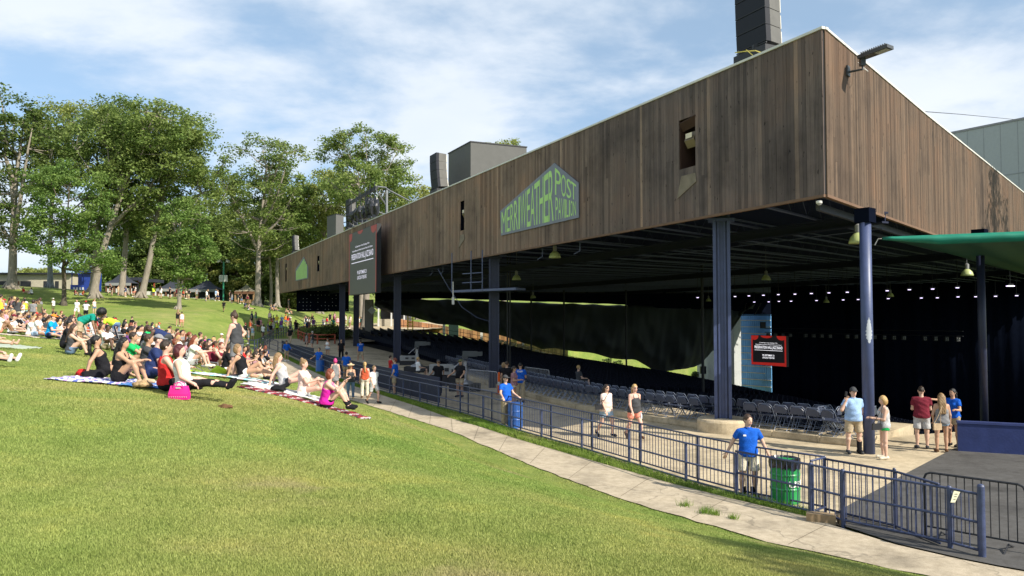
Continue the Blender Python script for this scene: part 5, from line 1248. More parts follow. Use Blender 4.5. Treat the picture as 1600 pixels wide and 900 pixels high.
# farther woods, each tree its own
bgl = [('dense dark tree in the woods behind the ', 0), ('mid green tree in the woods behind the ', 1), ('light green tree in the woods behind the ', 2)]
spots_ = [(235, 158, 330, 0, 'leftmost dark tent'), (262, 166, 300, 0, 'gap between the tents'), (318, 160, 290, 1, 'right dark tent'), (340, 172, 260, 0, 'green lamp post'), (365, 158, 330, 1, 'thatched hut'), (385, 170, 290, 0, 'tall airy tree'), (455, 160, 300, 1, 'far end of the roof'), (480, 172, 280, 0, 'farthest roof speaker'), (530, 168, 290, 1, 'grey roof box'), (600, 175, 310, 0, 'roof frame'), (470, 150, 380, 2, 'small far sign'), (300, 180, 320, 0, 'slim young tree'), (205, 170, 300, 0, 'pale straight trunk'), (160, 175, 310, 1, 'blue food kiosk')]
for i, (px, Y, top, lf, wh) in enumerate(spots_):
    l = tpos(px, Y); k = Y/1200; h = hz(top, Y, l[2]); hb = h*.42
    tree(l, h, .3, [(0, h*.72, 40*k, h*.26), (0, h*.4, 38*k, h*.30), (2, h*.2, 32*k, h*.16)], (0, 0), 40+i, LEAF[lf], BARK[1], bgl[lf][0]+wh, clumps=90, n_per=120, size=.5, cr=2.1)
for i, (px, Y, top, lf, wh) in enumerate([(228, 156, 395, 1, 'leftmost dark tent'), (252, 160, 380, 2, 'left dark tent'), (276, 157, 400, 1, 'slim young tree trunk'), (303, 159, 375, 3, 'right dark tent'), (328, 156, 395, 2, 'green lamp post'), (352, 160, 370, 1, 'lamp post sign'), (376, 156, 390, 2, 'thatched hut'), (410, 158, 375, 1, 'tall airy trunk'), (432, 160, 390, 3, 'slim trunk by the roof end'), (450, 152, 420, 2, 'dotted screen'), (180, 160, 385, 3, 'straight trunk'), (206, 158, 400, 1, 'tilting pale trunk')]):
    l = tpos(px, Y); k = Y/1200; h = hz(top, Y, l[2])
    tree(l, h, .18, [(0, h*.6, 20*k, h*.36), (0, h*.25, 18*k, h*.22)], (0, 0), 150+i, LEAF[lf], BARK[1], 'low leafy understorey tree filling the gap behind the '+wh, clumps=60, n_per=100, size=.42, cr=1.5)
# low distant treeline on the left and beyond the stage
for i, (px, Y, top, wh) in enumerate([(-20, 210, 428, 'leftmost part of the long low building'), (40, 220, 425, 'left trunk flare'), (62, 230, 418, 'low building near the blue trunk'), (105, 215, 432, 'thin dark trunk'), (135, 220, 430, 'low building end')]):
    l = tpos(px, Y); k = Y/1200; h = hz(top, Y, l[2])
    tree(l, h, .25, [(0, h*.55, 30*k, h*.45)], (0, 0), 70+i, LEAF[2], BARK[1], 'low distant pale green tree behind the '+wh, clumps=45, n_per=110, size=.5, cr=1.9)
for i, (px, Y, top, wh) in enumerate([(955, 118, 556, 'wide round bush on the grass slope under the tarpaulin edge'), (1022, 122, 588, 'small conical shrub left of the driveway'), (1037, 123, 590, 'small conical shrub right beside its twin by the driveway'), (1086, 126, 573, 'narrow upright shrub at the foot of the curved wall')]):
    l = tpos(px, Y); h = max(1.2, hz(top, Y, l[2])); h = min(h, 3)
    tree(l, h, .08, [(0, h*.5, (1.9 if i == 0 else .5), h*.5)], (0, 0), 90+i, LEAF[0], BARK[1], wh, clumps=30, n_per=60, size=.22, cr=.5, name='shrub')
# trees outside the frame on the right that throw their shadows into it
tree((12.9, .2, 0), 12.2, .16, [(0, 10.9, 1.5, 1.2), (-.2, 9.0, 1.6, 1.0), (1, 8, 1, 1)], (0, 0), 101, LEAF[1], BARK[0], 'small tree beside the path to the right of the camera', clumps=30, n_per=90, size=.2, cr=.7)
tree((37.5, 34, 0), 23, .35, [(0, 17, 5, 4.5), (3, 12, 4, 4)], (0, 0), 102, LEAF[1], BARK[0], 'broad tree standing to the right of the pavilion side', clumps=50, n_per=60, size=.35, cr=1.3)
tree((50, 46, 0), 22, .35, [(0, 16, 5, 6)], (0, 0), 103, LEAF[1], BARK[0], 'second broad tree farther along the pavilion side', clumps=90, n_per=110, size=.35, cr=1.3)

# ------------------------------------------------------------------ kiosks, tents and the low building at the top of the lawn
DKR = mat('dark_tent_roof', (.035, .04, .055), .7); CRM = mat('cream_wall', (.42, .38, .30), .85, var=.15); BRW = mat('brown_timber', (.14, .07, .04), .8, var=.2); WHB = mat('white_board', (.62, .63, .62), .6); ORG = mat('rust_red_paint', (.30, .07, .035), .6)
def rect_building(px0, px1, Y, h, m, label, name='kiosk', cat='kiosk', roofm=None, over=.5):
    x0, x1 = wx(px0, Y), wx(px1, Y); z = min(Hs(x0, Y), Hs(x1, Y))-.3
    t = thing(name, label, cat, (x0, Y, z)); return t, x0, x1, z
t, x0, x1, z = rect_building(-30, 112, 152, 4, CRM, 'long low building with cream band and dark openings behind the left trees', 'long_building', 'building')
m1 = MB(); m1.obox((x0, 152, z), (x1-x0, 0, 0), (0, 6, 0), (0, 0, 3.9)); part('wall', m1, CRM, t)
m1 = MB(); m1.obox((x0-.4, 151.2, z+3.9), (x1-x0+.8, 0, 0), (0, 7.5, 0), (0, 0, .35)); part('roof', m1, BLK, t)
for k in range(7):
    if k in (4,): continue
    m1 = MB(); xx = x0+1+(x1-x0-2)*k/7; m1.obox((xx, 151.93, z+.3), ((x1-x0)/7*(.8 if k < 4 else .28), 0, 0), (0, .06, 0), (0, 0, 2.3)); part('opening', m1, BRW if k == 2 else BLK, t)
t, x0, x1, z = rect_building(110, 147, 140, 4, None, 'royal blue food kiosk trailer between the thin trunk and the leaning tree'); BL_ = mat('royal_blue_paint', (.02, .05, .28), .45, spec=.5)
m1 = MB(); m1.obox((x0, 140, z), (x1-x0, 0, 0), (0, 2.5, 0), (0, 0, 1.5)); m1.obox((x0, 142.4, z+1.5), (x1-x0, 0, 0), (0, .1, 0), (0, 0, 2.6)); m1.obox((x1-1.9, 140, z+1.5), (1.9, 0, 0), (0, 2.4, 0), (0, 0, 2.4)); m1.obox((x0+1.0, 139.4, z+3.7), (x1-x0-1.0, 0, 0), (0, 3, 0), (0, 0, .7)); part('body', m1, BL_, t)
for k in (0, 1): m1 = MB(); m1.obox((x0+.15+k*1.9, 140, z+1.5), (.12, 0, 0), (0, .12, 0), (0, 0, 2.3)); part('post', m1, BL_, t)
m1 = MB()
for k in range(4): m1.obox((x0+.5+k*.55, 139.97, z+.6), (.32, 0, 0), (0, .02, 0), (0, 0, .45))
part('white_patches', m1, WHB, t)
def pyramid(px0, px1, Y, ytop, yeave, label, m, hut=False):
    t, x0, x1, z = rect_building(px0, px1, Y, 3, None, label, 'market_tent' if not hut else 'thatched_hut', 'tent' if not hut else 'hut')
    ze, zt_ = P(800, yeave, Y).z, P(800, ytop, Y).z; cx = (x0+x1)/2; hw = (x1-x0)/2; cy = Y+hw*.7; m1 = MB(); prof = [(1.0, 0), (.62, .22), (.34, .5), (.13, .8), (.03, 1.0)]
    n0 = []
    for s_, f in prof: m1.v += [(cx+a*hw*s_, cy+b*hw*.7*s_, ze+(zt_-ze)*f) for a, b in ((-1, -1), (1, -1), (1, 1), (-1, 1))]
    for i in range(len(prof)-1):
        for k in range(4): m1.f.append((i*4+k, i*4+(k+1) % 4, (i+1)*4+(k+1) % 4, (i+1)*4+k))
    m1.f += [(0, 3, 2, 1), (16, 17, 18, 19)]; part('roof', m1, m, t)
    if not hut: m1 = MB(); m1.tube([(cx, cy, zt_-.1), (cx, cy, zt_+.9)], .05, 5); part('finial', m1, WHB, t)
    m1 = MB(); m1.obox((x0, Y, ze-.5), (x1-x0, 0, 0), (0, .1, 0), (0, 0, .5)); part('valance', m1, mat('grey_valance', (.28, .29, .29), .8) if not hut else BRW, t)
    for s_ in (0, .33, .66, 1): m1 = MB(); m1.obox((x0+(x1-x0-.25)*s_, Y+.12, z), (.25, 0, 0), (0, .2, 0), (0, 0, ze-z)); part('post', m1, BRW if not hut else mat('hut_wood', (.30, .19, .10), .8), t)
    m1 = MB(); m1.obox((x0, Y+hw*1.3, z), (x1-x0, 0, 0), (0, .1, 0), (0, 0, ze-z)); part('back_wall', m1, BLK, t)
    for s_, w_ in ((.04, .28), (.38, .25), (.7, .27)):
        m1 = MB(); m1.obox((x0+(x1-x0)*s_, Y+.4, z+.3), ((x1-x0)*w_, 0, 0), (0, .5, 0), (0, 0, 1.05)); part('counter', m1, WHB if not hut else MATS['hut_wood'], t)
    return t
pyramid(164, 204, 142, 422, 442, 'dark pyramid roofed drinks tent behind the pale trunks', DKR); pyramid(244, 287, 144, 433, 451, 'left dark pyramid tent behind the slim young tree', DKR); pyramid(293, 340, 142, 434, 452, 'right dark pyramid tent beside the green lamp post', DKR)
pyramid(366, 397, 136, 444, 455, 'small thatched wooden hut beside the tall airy tree', mat('thatch', (.26, .24, .17), .95, var=.3), True)
for k, (px, lb) in enumerate([(207, 'left low dark counter roof linking the tents'), (232, 'dark flat canopy between pale trunk and orange posts')]):
    t, x0, x1, z = rect_building(px-12, px+13, 147, 3, None, lb, 'canopy', 'canopy'); m1 = MB(); m1.obox((x0, 146, z+2.9), (x1-x0, 0, 0), (0, 4, 0), (0, 0, .6)); part('roof', m1, DKR, t); m1 = MB(); m1.obox((x0+.3, 147, z), (x1-x0-.6, 0, 0), (0, .5, 0), (0, 0, 1.2)); part('counter', m1, WHB, t)
    for xx in (x0+.2, x1-.4): m1 = MB(); m1.obox((xx, 146.4, z), (.22, 0, 0), (0, .22, 0), (0, 0, 2.95)); part('post', m1, ORG, t)
# lamp post with two heads and a white sign
l = tpos(349, 128); GP = mat('green_lamp_pole', (.02, .20, .11), .45, spec=.5); ht = hz(409, 128, l[2])
t = thing('lamp_post', 'green lamp post with two floodlight heads and a white sign', 'lamp post', l)
m1 = MB(); m1.tube([(l[0], l[1], l[2]-.2), (l[0], l[1], l[2]+ht)], .13, 10); part('pole', m1, GP, t)
for s_ in (-1, 1):
    m1 = MB(); m1.tube([(l[0], l[1], l[2]+ht-.2), (l[0]+s_*.55, l[1]-.1, l[2]+ht)], .05, 5); m1.box((l[0]+s_*.75, l[1]-.15, l[2]+ht+.1), (.55, .5, .3), 0, 0, s_*.5); hd = part('lamp_head', m1, mat('lamp_head_grey', (.30, .30, .29), .5), t)
    m1 = MB(); m1.box((l[0]+s_*.72, l[1]-.42, l[2]+ht+.02), (.36, .04, .2), 0, 0, s_*.5); part('glass', m1, mat('lamp_glass_bright', (.7, .68, .62), .3, spec=.6), hd)
m1 = MB(); zs = P(349, 435, 127.8).z; m1.box((l[0]-.35, l[1]-.18, zs), (.62, .05, 1.1)); m1.box((l[0]+.4, l[1]-.18, zs), (.62, .05, 1.1)); sg_ = part('sign_board', m1, WHB, t)
m1 = MB()
for k in range(4): m1.box((l[0]-.35, l[1]-.21, zs+.3-k*.18), (.4-.05*(k % 2), .01, .07))
part('sign_print', m1, GREY, sg_)
# garden bed with rust red railing
rr_ = [Vector((wx(px, Y), Y)) for px, Y in ((524, 80), (500, 79), (478, 82), (466, 88), (468, 95), (480, 100), (500, 103), (530, 105))]
t = thing('garden_railing', 'rust red railing curving around the planted bed on the plaza', 'railing', (rr_[0].x, rr_[0].y, zf(rr_[0])))
for p, _ in polyline_pts(rr_, 2.2): m1 = MB(); m1.box((p.x, p.y, zf(p)+.5), (.14, .14, 1.0)); part('post', m1, ORG, t)
for h_ in (.95, .55): m1 = MB(); m1.tube([(p.x, p.y, zf(p)+h_) for p, _ in polyline_pts(rr_, 1.1)], .06, 4); part('rail', m1, ORG, t)
for i, (px, Y, h, w_, lf, lb) in enumerate([(500, 86, 1.5, 2.2, 0, 'dark green hedge mass inside the rust red railing'), (516, 87, 1.6, 2.0, 0, 'dark shrub at the right side of the railed bed'), (490, 94, 1.1, 2.0, 2, 'yellow green ornamental shrub at the back of the bed'), (508, 96, 1.0, 2.0, 2, 'bright low shrub at the back right of the bed'), (528, 90, 1.6, 1.8, 1, 'round bush next to the far column')]):
    x = wx(px, Y); tree((x, Y, float(zp(Y))), h, .06, [(0, h*.5, w_, h*.5)], (0, 0), 120+i, LEAF[lf], BARK[1], lb, clumps=50, n_per=70, size=.16, cr=.5, name='shrub')
# tree trunk and masonry pier seen under the roof, booths beyond
m1 = MB(); l = tpos(573, 112); 
tree((wx(573, 112), 112, float(zp(112))), 26, .55, [(0, 21, 7, 4)], (-1, 0), 131, LEAF[1], BARK[0], 'pale trunk standing beyond the plaza right of the video screen', clumps=70, n_per=100, size=.4, cr=1.6)
t = thing('stone_pier', 'broad concrete pier with a small white sign beyond the plaza', 'pier', (wx(577, 98), 98, float(zp(98)))); m1 = MB(); zb = float(zp(98)); m1.box((wx(577, 98), 98, zb+2.2), (1.0, .8, 4.4)); part('shaft', m1, mat('pier_concrete', (.30, .28, .24), .9), t)
m1 = MB(); c = P(581, 485, 97.4); m1.box(c, (.75, .05, .75), 0, 0, math.pi/4); part('sign_board', m1, WHB, t)
m1 = MB(); x0, x1 = wx(588, 120), wx(628, 120); z = float(zp(120))
t = thing('snack_booth', 'low open snack booth with pale posts beyond the seats', 'booth', (x0, 120, z)); m1.obox((x0, 120, z+2.7), (x1-x0+1, 0, 0), (0, 4, 0), (0, 0, .5)); part('roof', m1, BLK, t)
for k in range(3): m1 = MB(); m1.box((x0+.4+k*(x1-x0)/2, 119.9, z+1.4), (.2, .2, 2.8)); part('post', m1, WHB, t)
m1 = MB(); m1.obox((x0, 121, z), (x1-x0, 0, 0), (0, .5, 0), (0, 0, 1.15)); part('counter', m1, CRM, t)
m1 = MB(); m1.obox((x0, 124, z), (x1-x0+1, 0, 0), (0, .1, 0), (0, 0, 2.8)); part('back_wall', m1, mat('booth_dark', (.10, .10, .11), .8), t)
# ------------------------------------------------------------------ people: one continuous skin surface each, clothes and hair as children
def surface_nets(F, org, h):
    """quads + verts of the zero level of F sampled on a grid (negative inside)"""
    S = F < 0
    if not S.any(): return np.zeros((0, 3)), np.zeros((0, 4), int)
    sl = []
    for k in range(3):
        w_ = np.where(S.any(axis=tuple(q for q in range(3) if q != k)))[0]; a0 = max(0, w_[0]-2); a1 = min(S.shape[k], w_[-1]+3); sl.append(slice(a0, a1))
    F = F[tuple(sl)]; S = S[tuple(sl)]; org = np.asarray(org)+np.array([q.start for q in sl])*h
    nx_, ny_, nz_ = F.shape
    offs_ = [(0, 0, 0), (1, 0, 0), (0, 1, 0), (1, 1, 0), (0, 0, 1), (1, 0, 1), (0, 1, 1), (1, 1, 1)]
    edges = [(0, 1), (2, 3), (4, 5), (6, 7), (0, 2), (1, 3), (4, 6), (5, 7), (0, 4), (1, 5), (2, 6), (3, 7)]
    def sub(o, Q=F): return Q[o[0]:o[0]+nx_-1, o[1]:o[1]+ny_-1, o[2]:o[2]+nz_-1]
    cn_ = sub(offs_[0], S).astype(np.int8)
    for o in offs_[1:]: cn_ = cn_+sub(o, S)
    act = (cn_ > 0) & (cn_ < 8); ijk = np.argwhere(act)
    corner = [sub(o)[act] for o in offs_]; acc = np.zeros((len(ijk), 3)); cnt = np.zeros(len(ijk))
    for a, b in edges:
        A_, B_ = corner[a], corner[b]; m = (A_ < 0) != (B_ < 0)
        t = np.where(m, A_/np.where(m, A_-B_, 1), 0); oa = np.array(offs_[a], float); d = np.array(offs_[b])-oa
        acc += (oa+d*t[:, None])*m[:, None]; cnt += m
    idx = -np.ones(act.shape, int); idx[act] = np.arange(len(ijk)); v = (ijk+acc/cnt[:, None])*h+org
    fs = []
    for ax in range(3):
        sl0 = [slice(1, -1)]*3; sl0[ax] = slice(0, -1); sl1 = [slice(1, -1)]*3; sl1[ax] = slice(1, None)
        a = S[tuple(sl0)]; b = S[tuple(sl1)]; ch = a != b; p = np.argwhere(ch)
        if len(p) == 0: continue
        fl_ = a[ch]; o = np.ones(3, int); o[ax] = 0; base = p+o
        u, w_ = [(1, 2), (2, 0), (0, 1)][ax]; eu = np.zeros(3, int); eu[u] = 1; ew = np.zeros(3, int); ew[w_] = 1
        def I(q): return idx[q[:, 0], q[:, 1], q[:, 2]]
        q = np.stack([I(base-eu-ew), I(base-ew), I(base), I(base-eu)], 1)
        q[~fl_] = q[~fl_][:, ::-1]; fs.append(q)
    f = np.concatenate(fs) if fs else np.zeros((0, 4), int)
    return v, f[(f >= 0).all(1)]
def mk_mesh(name, v, f):
    me = bpy.data.meshes.new(name); n = len(f)
    me.vertices.add(len(v)); me.vertices.foreach_set('co', np.asarray(v, np.float32).ravel()); me.loops.add(n*4); me.loops.foreach_set('vertex_index', np.asarray(f, np.int32).ravel())
    me.polygons.add(n); me.polygons.foreach_set('loop_start', np.arange(0, n*4, 4)); me.polygons.foreach_set('loop_total', np.full(n, 4)); me.polygons.foreach_set('use_smooth', np.ones(n, bool)); me.update(); me.validate(); return me
nz = lambda v: np.array(v, float)/np.linalg.norm(v)
def rcone(Pt, a, b, ra, rb):
    ba = b-a; L = max(1e-9, ba.dot(ba)); pa = Pt-a; t = np.clip((pa@ba)/L, 0, 1)
    return np.linalg.norm(pa-t[..., None]*ba, axis=-1)-(ra+(rb-ra)*t)
def smin(a, b, k):
    h_ = np.clip(.5+.5*(b-a)/k, 0, 1); return b*(1-h_)+a*h_-k*h_*(1-h_)
def ell(Q, c, r):
    r = np.array(r); q = (Q-np.array(c))/r; k0 = np.linalg.norm(q, axis=-1); k1 = np.linalg.norm(q/r, axis=-1); return k0*(k0-1)/np.maximum(k1, 1e-6)
S2 = lambda v: ([-v[0], v[1], v[2]], v)      # left, right
def pose(lean=0, th=(.06, .02, -1), sh=(.01, -.03, -1), ua=(.2, .0, -1), fa=(.03, .22, -1), ft=(.12, 1, -.12), head=0, hp=0, sit=False, **o):
    d = dict(lean=lean, head=head, hp=hp, sit=sit)
    for k, v in (('th', th), ('sh', sh), ('ua', ua), ('fa', fa), ('ft', ft)): d[k+'L'], d[k+'R'] = S2(v)
    d.update(o); return d
POSE = {
 'stand': pose(), 'stand2': pose(th=(.10, .0, -1), thR=[.05, .16, -1], shR=[.0, -.1, -1], uaL=[-.3, -.1, -1], faL=[.2, .5, -.8]),
 'walk': pose(lean=.03, thL=[-.05, .40, -.9], shL=[-.02, .0, -1], thR=[.05, -.20, -.97], shR=[.02, -.55, -.83], ftR=[.1, .7, -.75], uaL=[-.18, -.3, -.95], faL=[-.05, -.05, -1], uaR=[.18, .28, -.95], faR=[-.05, .5, -.85]),
 'hips': pose(ua=(.62, -.3, -.75), fa=(-.75, .25, -.45)),
 'onehip': pose(lean=.12, hp=-.55, uaL=[-.15, .25, -1], faL=[.05, .3, -1], uaR=[.62, -.3, -.75], faR=[-.7, .2, -.55]),
 'ear': pose(uaR=[.5, .35, -.75], faR=[-.42, .05, .95], uaL=[-.22, -.12, -1], faL=[.05, -.1, -1], th=(.11, 0, -1), hp=-.1),
 'hold': pose(ua=(.12, .2, -.97), fa=(-.3, .85, .1), hp=-.25),
 'reach': pose(uaR=[.35, .8, .02], faR=[.1, .95, .1], uaL=[-.3, .2, -.9], faL=[-.1, .9, .1]),
 'rail': pose(ua=(.45, -.28, -.85), fa=(.42, -.05, -.9), th=(.09, .02, -1), head=.55),
 'railr': pose(lean=-.1, uaR=[.4, .35, -.8], faR=[.3, .8, -.45], uaL=[-.3, .3, -.85], faL=[-.1, .8, -.4]),
 'knees': pose(lean=.10, th=(.13, .74, .62), sh=(.02, .38, -.92), ua=(.05, .78, -.55), fa=(-.4, .78, .12), sit=True),
 'knees2': pose(lean=-.05, thL=[-.1, .74, .62], shL=[0, .42, -.9], thR=[.15, .95, .12], shR=[.0, .98, -.15], ua=(.12, .55, -.8), fa=(-.3, .8, .2), sit=True),
 'back': pose(lean=-.35, thL=[-.1, .80, .52], shL=[0, .45, -.9], thR=[.12, .97, .15], shR=[.05, .97, -.2], ua=(.22, -.5, -.82), fa=(.08, -.25, -.96), sit=True),
 'flat': pose(lean=.12, th=(.08, .99, .10), sh=(.0, .99, -.12), ua=(.10, .40, -.9), fa=(-.25, .92, -.1), sit=True, ft=(.1, .5, .85)),
 'armback': pose(lean=-.22, th=(.07, .99, .08), sh=(-.0, .99, -.12), ft=(.1, .6, .8), uaL=[-.2, -.1, -1], faL=[-.05, .1, -1], uaR=[.15, .3, -.93], faR=[-.05, .85, -.5], sit=True),
 'cross': pose(lean=.18, th=(.72, .66, .02), sh=(-.85, .25, -.18), ft=(-.6, .3, -.4), ua=(.15, .35, -.92), fa=(-.3, .9, -.05), sit=True, hp=-.25),
 'photo': pose(lean=.12, th=(.10, .74, .60), sh=(.02, .50, -.86), ua=(.12, .62, -.42), fa=(-.2, .55, .72), sit=True),
 'chair': pose(lean=-.12, th=(.1, .98, .08), sh=(.05, .08, -1), ua=(.15, .2, -.95), fa=(-.1, .95, -.05), sit=True),
 'bend': pose(lean=1.15, th=(.10, -.12, -1), sh=(.02, .1, -1), uaA=True, ua=(.15, .1, -1), fa=(.0, .3, -1), hp=-.6),
}
def rot(ax, a):
    c, s = math.cos(a), math.sin(a)
    return np.array([[1, 0, 0], [0, c, -s], [0, s, c]]) if ax == 'x' else np.array([[c, -s, 0], [s, c, 0], [0, 0, 1]])
GEO = {}
def person_geo(po, sex='m', w=1.0, hair='short', top='tee', bottom='shorts', hat=None, h=.022, hands=False, glasses=False):
    key = (po, sex, w, hair, top, bottom, hat, h, hands, glasses)
    if key in GEO: return GEO[key]
    p = POSE[po]; Rl = rot('x', -p['lean']); T = Rl@np.array([0, 0, 1.]); Fw = Rl@np.array([0, 1., 0]); X = np.array([1., 0, 0])
    f = sex == 'f'; sw = .165 if f else .19; hw = .095
    J = {}; pel = np.array([0, 0, 0.])
    chest = pel+T*.40; nb = chest+T*.10
    for s, sg in (('L', -1), ('R', 1)):
        hip = pel+X*sg*hw; kn = hip+nz(p['th'+s])*.435; an = kn+nz(p['sh'+s])*.415; fd = nz(p['ft'+s])
        shd = chest+T*.045+X*sg*sw; el = shd+nz(p['ua'+s])*.285; wr = el+nz(p['fa'+s])*.25
        J[s] = (hip, kn, an, an+fd*.15+np.array([0, 0, -.03]), shd, el, wr, an-fd*.035-nz(p['sh'+s])*-.03)
    hd = nz(T*.5+np.array([0, 0, .75])) if po != 'bend' else nz([0, .9, .35])
    hc = nb+hd*.185+np.array([0, .015, 0])
    Rh = rot('z', p['head'])@rot('x', p['hp']*.6)
    if po == 'bend': Rh = rot('x', -.9)
    pts = np.array([j for s in 'LR' for j in J[s]]+[hc, pel, nb]); mar = .30 if hair == 'afro' else .20
    lo = pts.min(0)-mar; hi = pts.max(0)+mar; n = np.ceil((hi-lo)/h).astype(int)+1
    n = (n+3)//4*4; ncz = n//4
    Gc = np.stack(np.meshgrid(*[lo[i]+(np.arange(ncz[i])*4+1.5)*h for i in range(3)], indexing='ij'), -1)
    dc = rcone(Gc, pel, chest, .24*w, .24*w); dc = np.minimum(dc, rcone(Gc, hc-hd*.1, hc+np.array([0, 0, .05]), .22 if hair != 'afro' else .30, .22 if hair != 'afro' else .30))
    for s in 'LR':
        q_ = J[s]
        for a_, b_, r_ in ((0, 1, .17), (1, 2, .11), (7, 3, .10), (4, 5, .12), (5, 6, .10)): dc = np.minimum(dc, rcone(Gc, q_[a_], q_[b_], r_, r_))
        hdv = nz(q_[6]-q_[5]); dc = np.minimum(dc, rcone(Gc, q_[6], q_[6]+hdv*.15, .09, .08))
    if hair in ('long', 'longw', 'pony'): dc = np.minimum(dc, rcone(Gc, nb-Fw*.12+T*.05, nb-Fw*.14-T*.3, .16, .12))
    if hat == 'brim': dc = np.minimum(dc, rcone(Gc, hc, hc+hd*.05, .27, .27))
    if bottom == 'skirt' or top == 'dress': dc = np.minimum(dc, rcone(Gc, pel, pel+nz(nz(p['thL'])+nz(p['thR']))*.36, .27, .27))
    msk = dc < h*4
    msk = np.repeat(np.repeat(np.repeat(msk, 4, 0), 4, 1), 4, 2)
    G = np.stack(np.meshgrid(*[lo[i]+np.arange(n[i])*h for i in range(3)], indexing='ij'), -1)[msk].astype(np.float32)
    def nets(D, *_):
        F_ = np.full(msk.shape, .5, np.float32); F_[msk] = D; return surface_nets(F_, lo, h)
    QH = (G-hc)@Rh      # head local
    # --- body
    bw = w
    tor = rcone(G, pel-X*.055+T*.0, chest-X*.07-T*.02, .108*bw*(1.06 if f else 1), .105*(bw*.6+.4))
    tor = smin(tor, rcone(G, pel+X*.055, chest+X*.07-T*.02, .108*bw*(1.06 if f else 1), .105*(bw*.6+.4)), .05)
    tor = smin(tor, rcone(G, chest-X*(sw-.05)+T*.045, chest+X*(sw-.05)+T*.045, .062, .062), .05)
    if bw > 1.1: tor = smin(tor, rcone(G, pel+T*.14+Fw*.05, pel+T*.2+Fw*.05, .12*bw, .11*bw), .05)
    if f:
        tor = smin(tor, rcone(G, chest-T*.07-X*.075+Fw*.085, chest-T*.075-X*.075+Fw*.085, .055, .055), .03)
        tor = smin(tor, rcone(G, chest-T*.07+X*.075+Fw*.085, chest-T*.075+X*.075+Fw*.085, .055, .055), .03)
    hipd = rcone(G, pel-X*.075-T*.02, pel+X*.075-T*.02, .118*bw*(1.05 if f else .97), .118*bw*(1.05 if f else .97))
    if p['sit']: hipd = smin(hipd, rcone(G, pel-X*.08-np.array([0, .02, .02]), pel+X*.08-np.array([0, .02, .02]), .12, .12), .03)
    tw = .5+.5*bw
    thi, shi, uar, far, fot = {}, {}, {}, {}, {}
    body = smin(tor, hipd, .04)
    for s in 'LR':
        hip, kn, an, toe, shd, el, wr, heel = J[s]
        thi[s] = (hip, kn, .088*tw, .058*tw); shi[s] = (kn, an, .056*tw, .036)
        calf = kn*.68+an*.32-nz(np.cross(X, an-kn))*-.012
        body = smin(body, rcone(G, *thi[s]), .035); body = smin(body, rcone(G, *shi[s]), .025); body = smin(body, rcone(G, calf, kn*.45+an*.55, .056*tw, .042), .03)
        fot[s] = (heel, toe, .038, .032); body = smin(body, rcone(G, *fot[s]), .02)
        uar[s] = (shd, el, .050*tw, .040*tw); far[s] = (el, wr, .040*tw, .027)
        body = smin(body, rcone(G, *uar[s]), .035); body = smin(body, rcone(G, *far[s]), .02)
        fd = nz(wr-el); body = smin(body, rcone(G, wr+fd*.02, wr+fd*(.06 if hands else .12), .030, .028 if hands else .022), .02)
    neck = rcone(G, nb-T*.02, hc-hd*.05, .056, .052); body = smin(body, neck, .03)
    head = ell(QH, (0, 0, .012), (.077, .098, .108)); head = smin(head, ell(QH, (0, .028, -.055), (.055, .062, .062)), .03)
    head = smin(head, ell(QH, (0, .098, -.02), (.014, .02, .024)), .012)
    for sg in (-1, 1): head = np.minimum(head, ell(QH, (sg*.08, -.005, -.01), (.012, .022, .032)))
    for sg in (-1, 1): head = np.maximum(head, -ell(QH, (sg*.033, .105, .012), (.02, .018, .012)))
    head = smin(head, ell(QH, (0, .088, -.058), (.026, .012, .010)), .01)
    body = smin(body, head, .018)
    out_ = {}
    out_['body'] = nets(body)
    if hands:
        vs_, fs_ = out_['body']
        for s, sg in (('L', -1), ('R', 1)):
            hip, kn, an, toe, shd, el, wr, heel = J[s]; fd = nz(wr-el); side = nz(np.cross(fd, np.cross(X*sg, fd)+np.array([1e-3, 0, 1e-3]))); nrm_ = nz(np.cross(fd, side)); 
            hh = .0065; c0 = wr+fd*.07; l2 = c0-.13; nn_ = int(.26/hh)+1
            g2 = np.stack(np.meshgrid(*[l2[i]+np.arange(nn_)*hh for i in range(3)], indexing='ij'), -1)
            pd = rcone(g2, wr-fd*.02, wr+fd*.02, .027, .026)
            for q in (-.024, -.008, .008, .024): pd = smin(pd, rcone(g2, wr+fd*.015, wr+fd*.085+side*q, .018, .013), .014)
            for q, ln in ((-.027, .062), (-.009, .076), (.009, .080), (.027, .070)):
                k0 = wr+fd*.088+side*q; k1 = k0+nz(fd+nrm_*.35*sg)*ln*.5; k2 = k1+nz(fd+nrm_*1.1*sg)*ln*.5
                pd = smin(pd, np.minimum(rcone(g2, k0, k1, .0095, .0088), rcone(g2, k1, k2, .0088, .0075)), .006)
            t0 = wr+fd*.03+side*.022; t1 = t0+nz(fd*.6+side*.8)*.04; t2 = t1+nz(fd+side*.25+nrm_*.3*sg)*.032
            pd = smin(pd, np.minimum(rcone(g2, t0, t1, .014, .011), rcone(g2, t1, t2, .011, .009)), .01)
            v2, f2 = surface_nets(pd, l2, hh); fs_ = np.concatenate([fs_, f2+len(vs_)]); vs_ = np.concatenate([vs_, v2])
        out_['body'] = (vs_, fs_)
    # --- clothes
    e = .016; rel = G-pel; up_ = rel@T; lat = np.abs(rel@X); fwd = rel@Fw
    def cut_cone(c, f0, f1, e0, e1):
        a, b, ra, rb = c; d = b-a; A_, B_ = a+d*f0, a+d*f1; L = nz(d)
        q = rcone(G, A_, B_, ra+(rb-ra)*f0+e0, ra+(rb-ra)*f1+e1)
        return np.maximum(q, (G-B_)@L)
    torc = smin(tor, hipd, .04)-e
    folds = .006*np.sin(G[..., 2]*38+G[..., 0]*22)*np.sin(G[..., 1]*31+G[..., 2]*9)
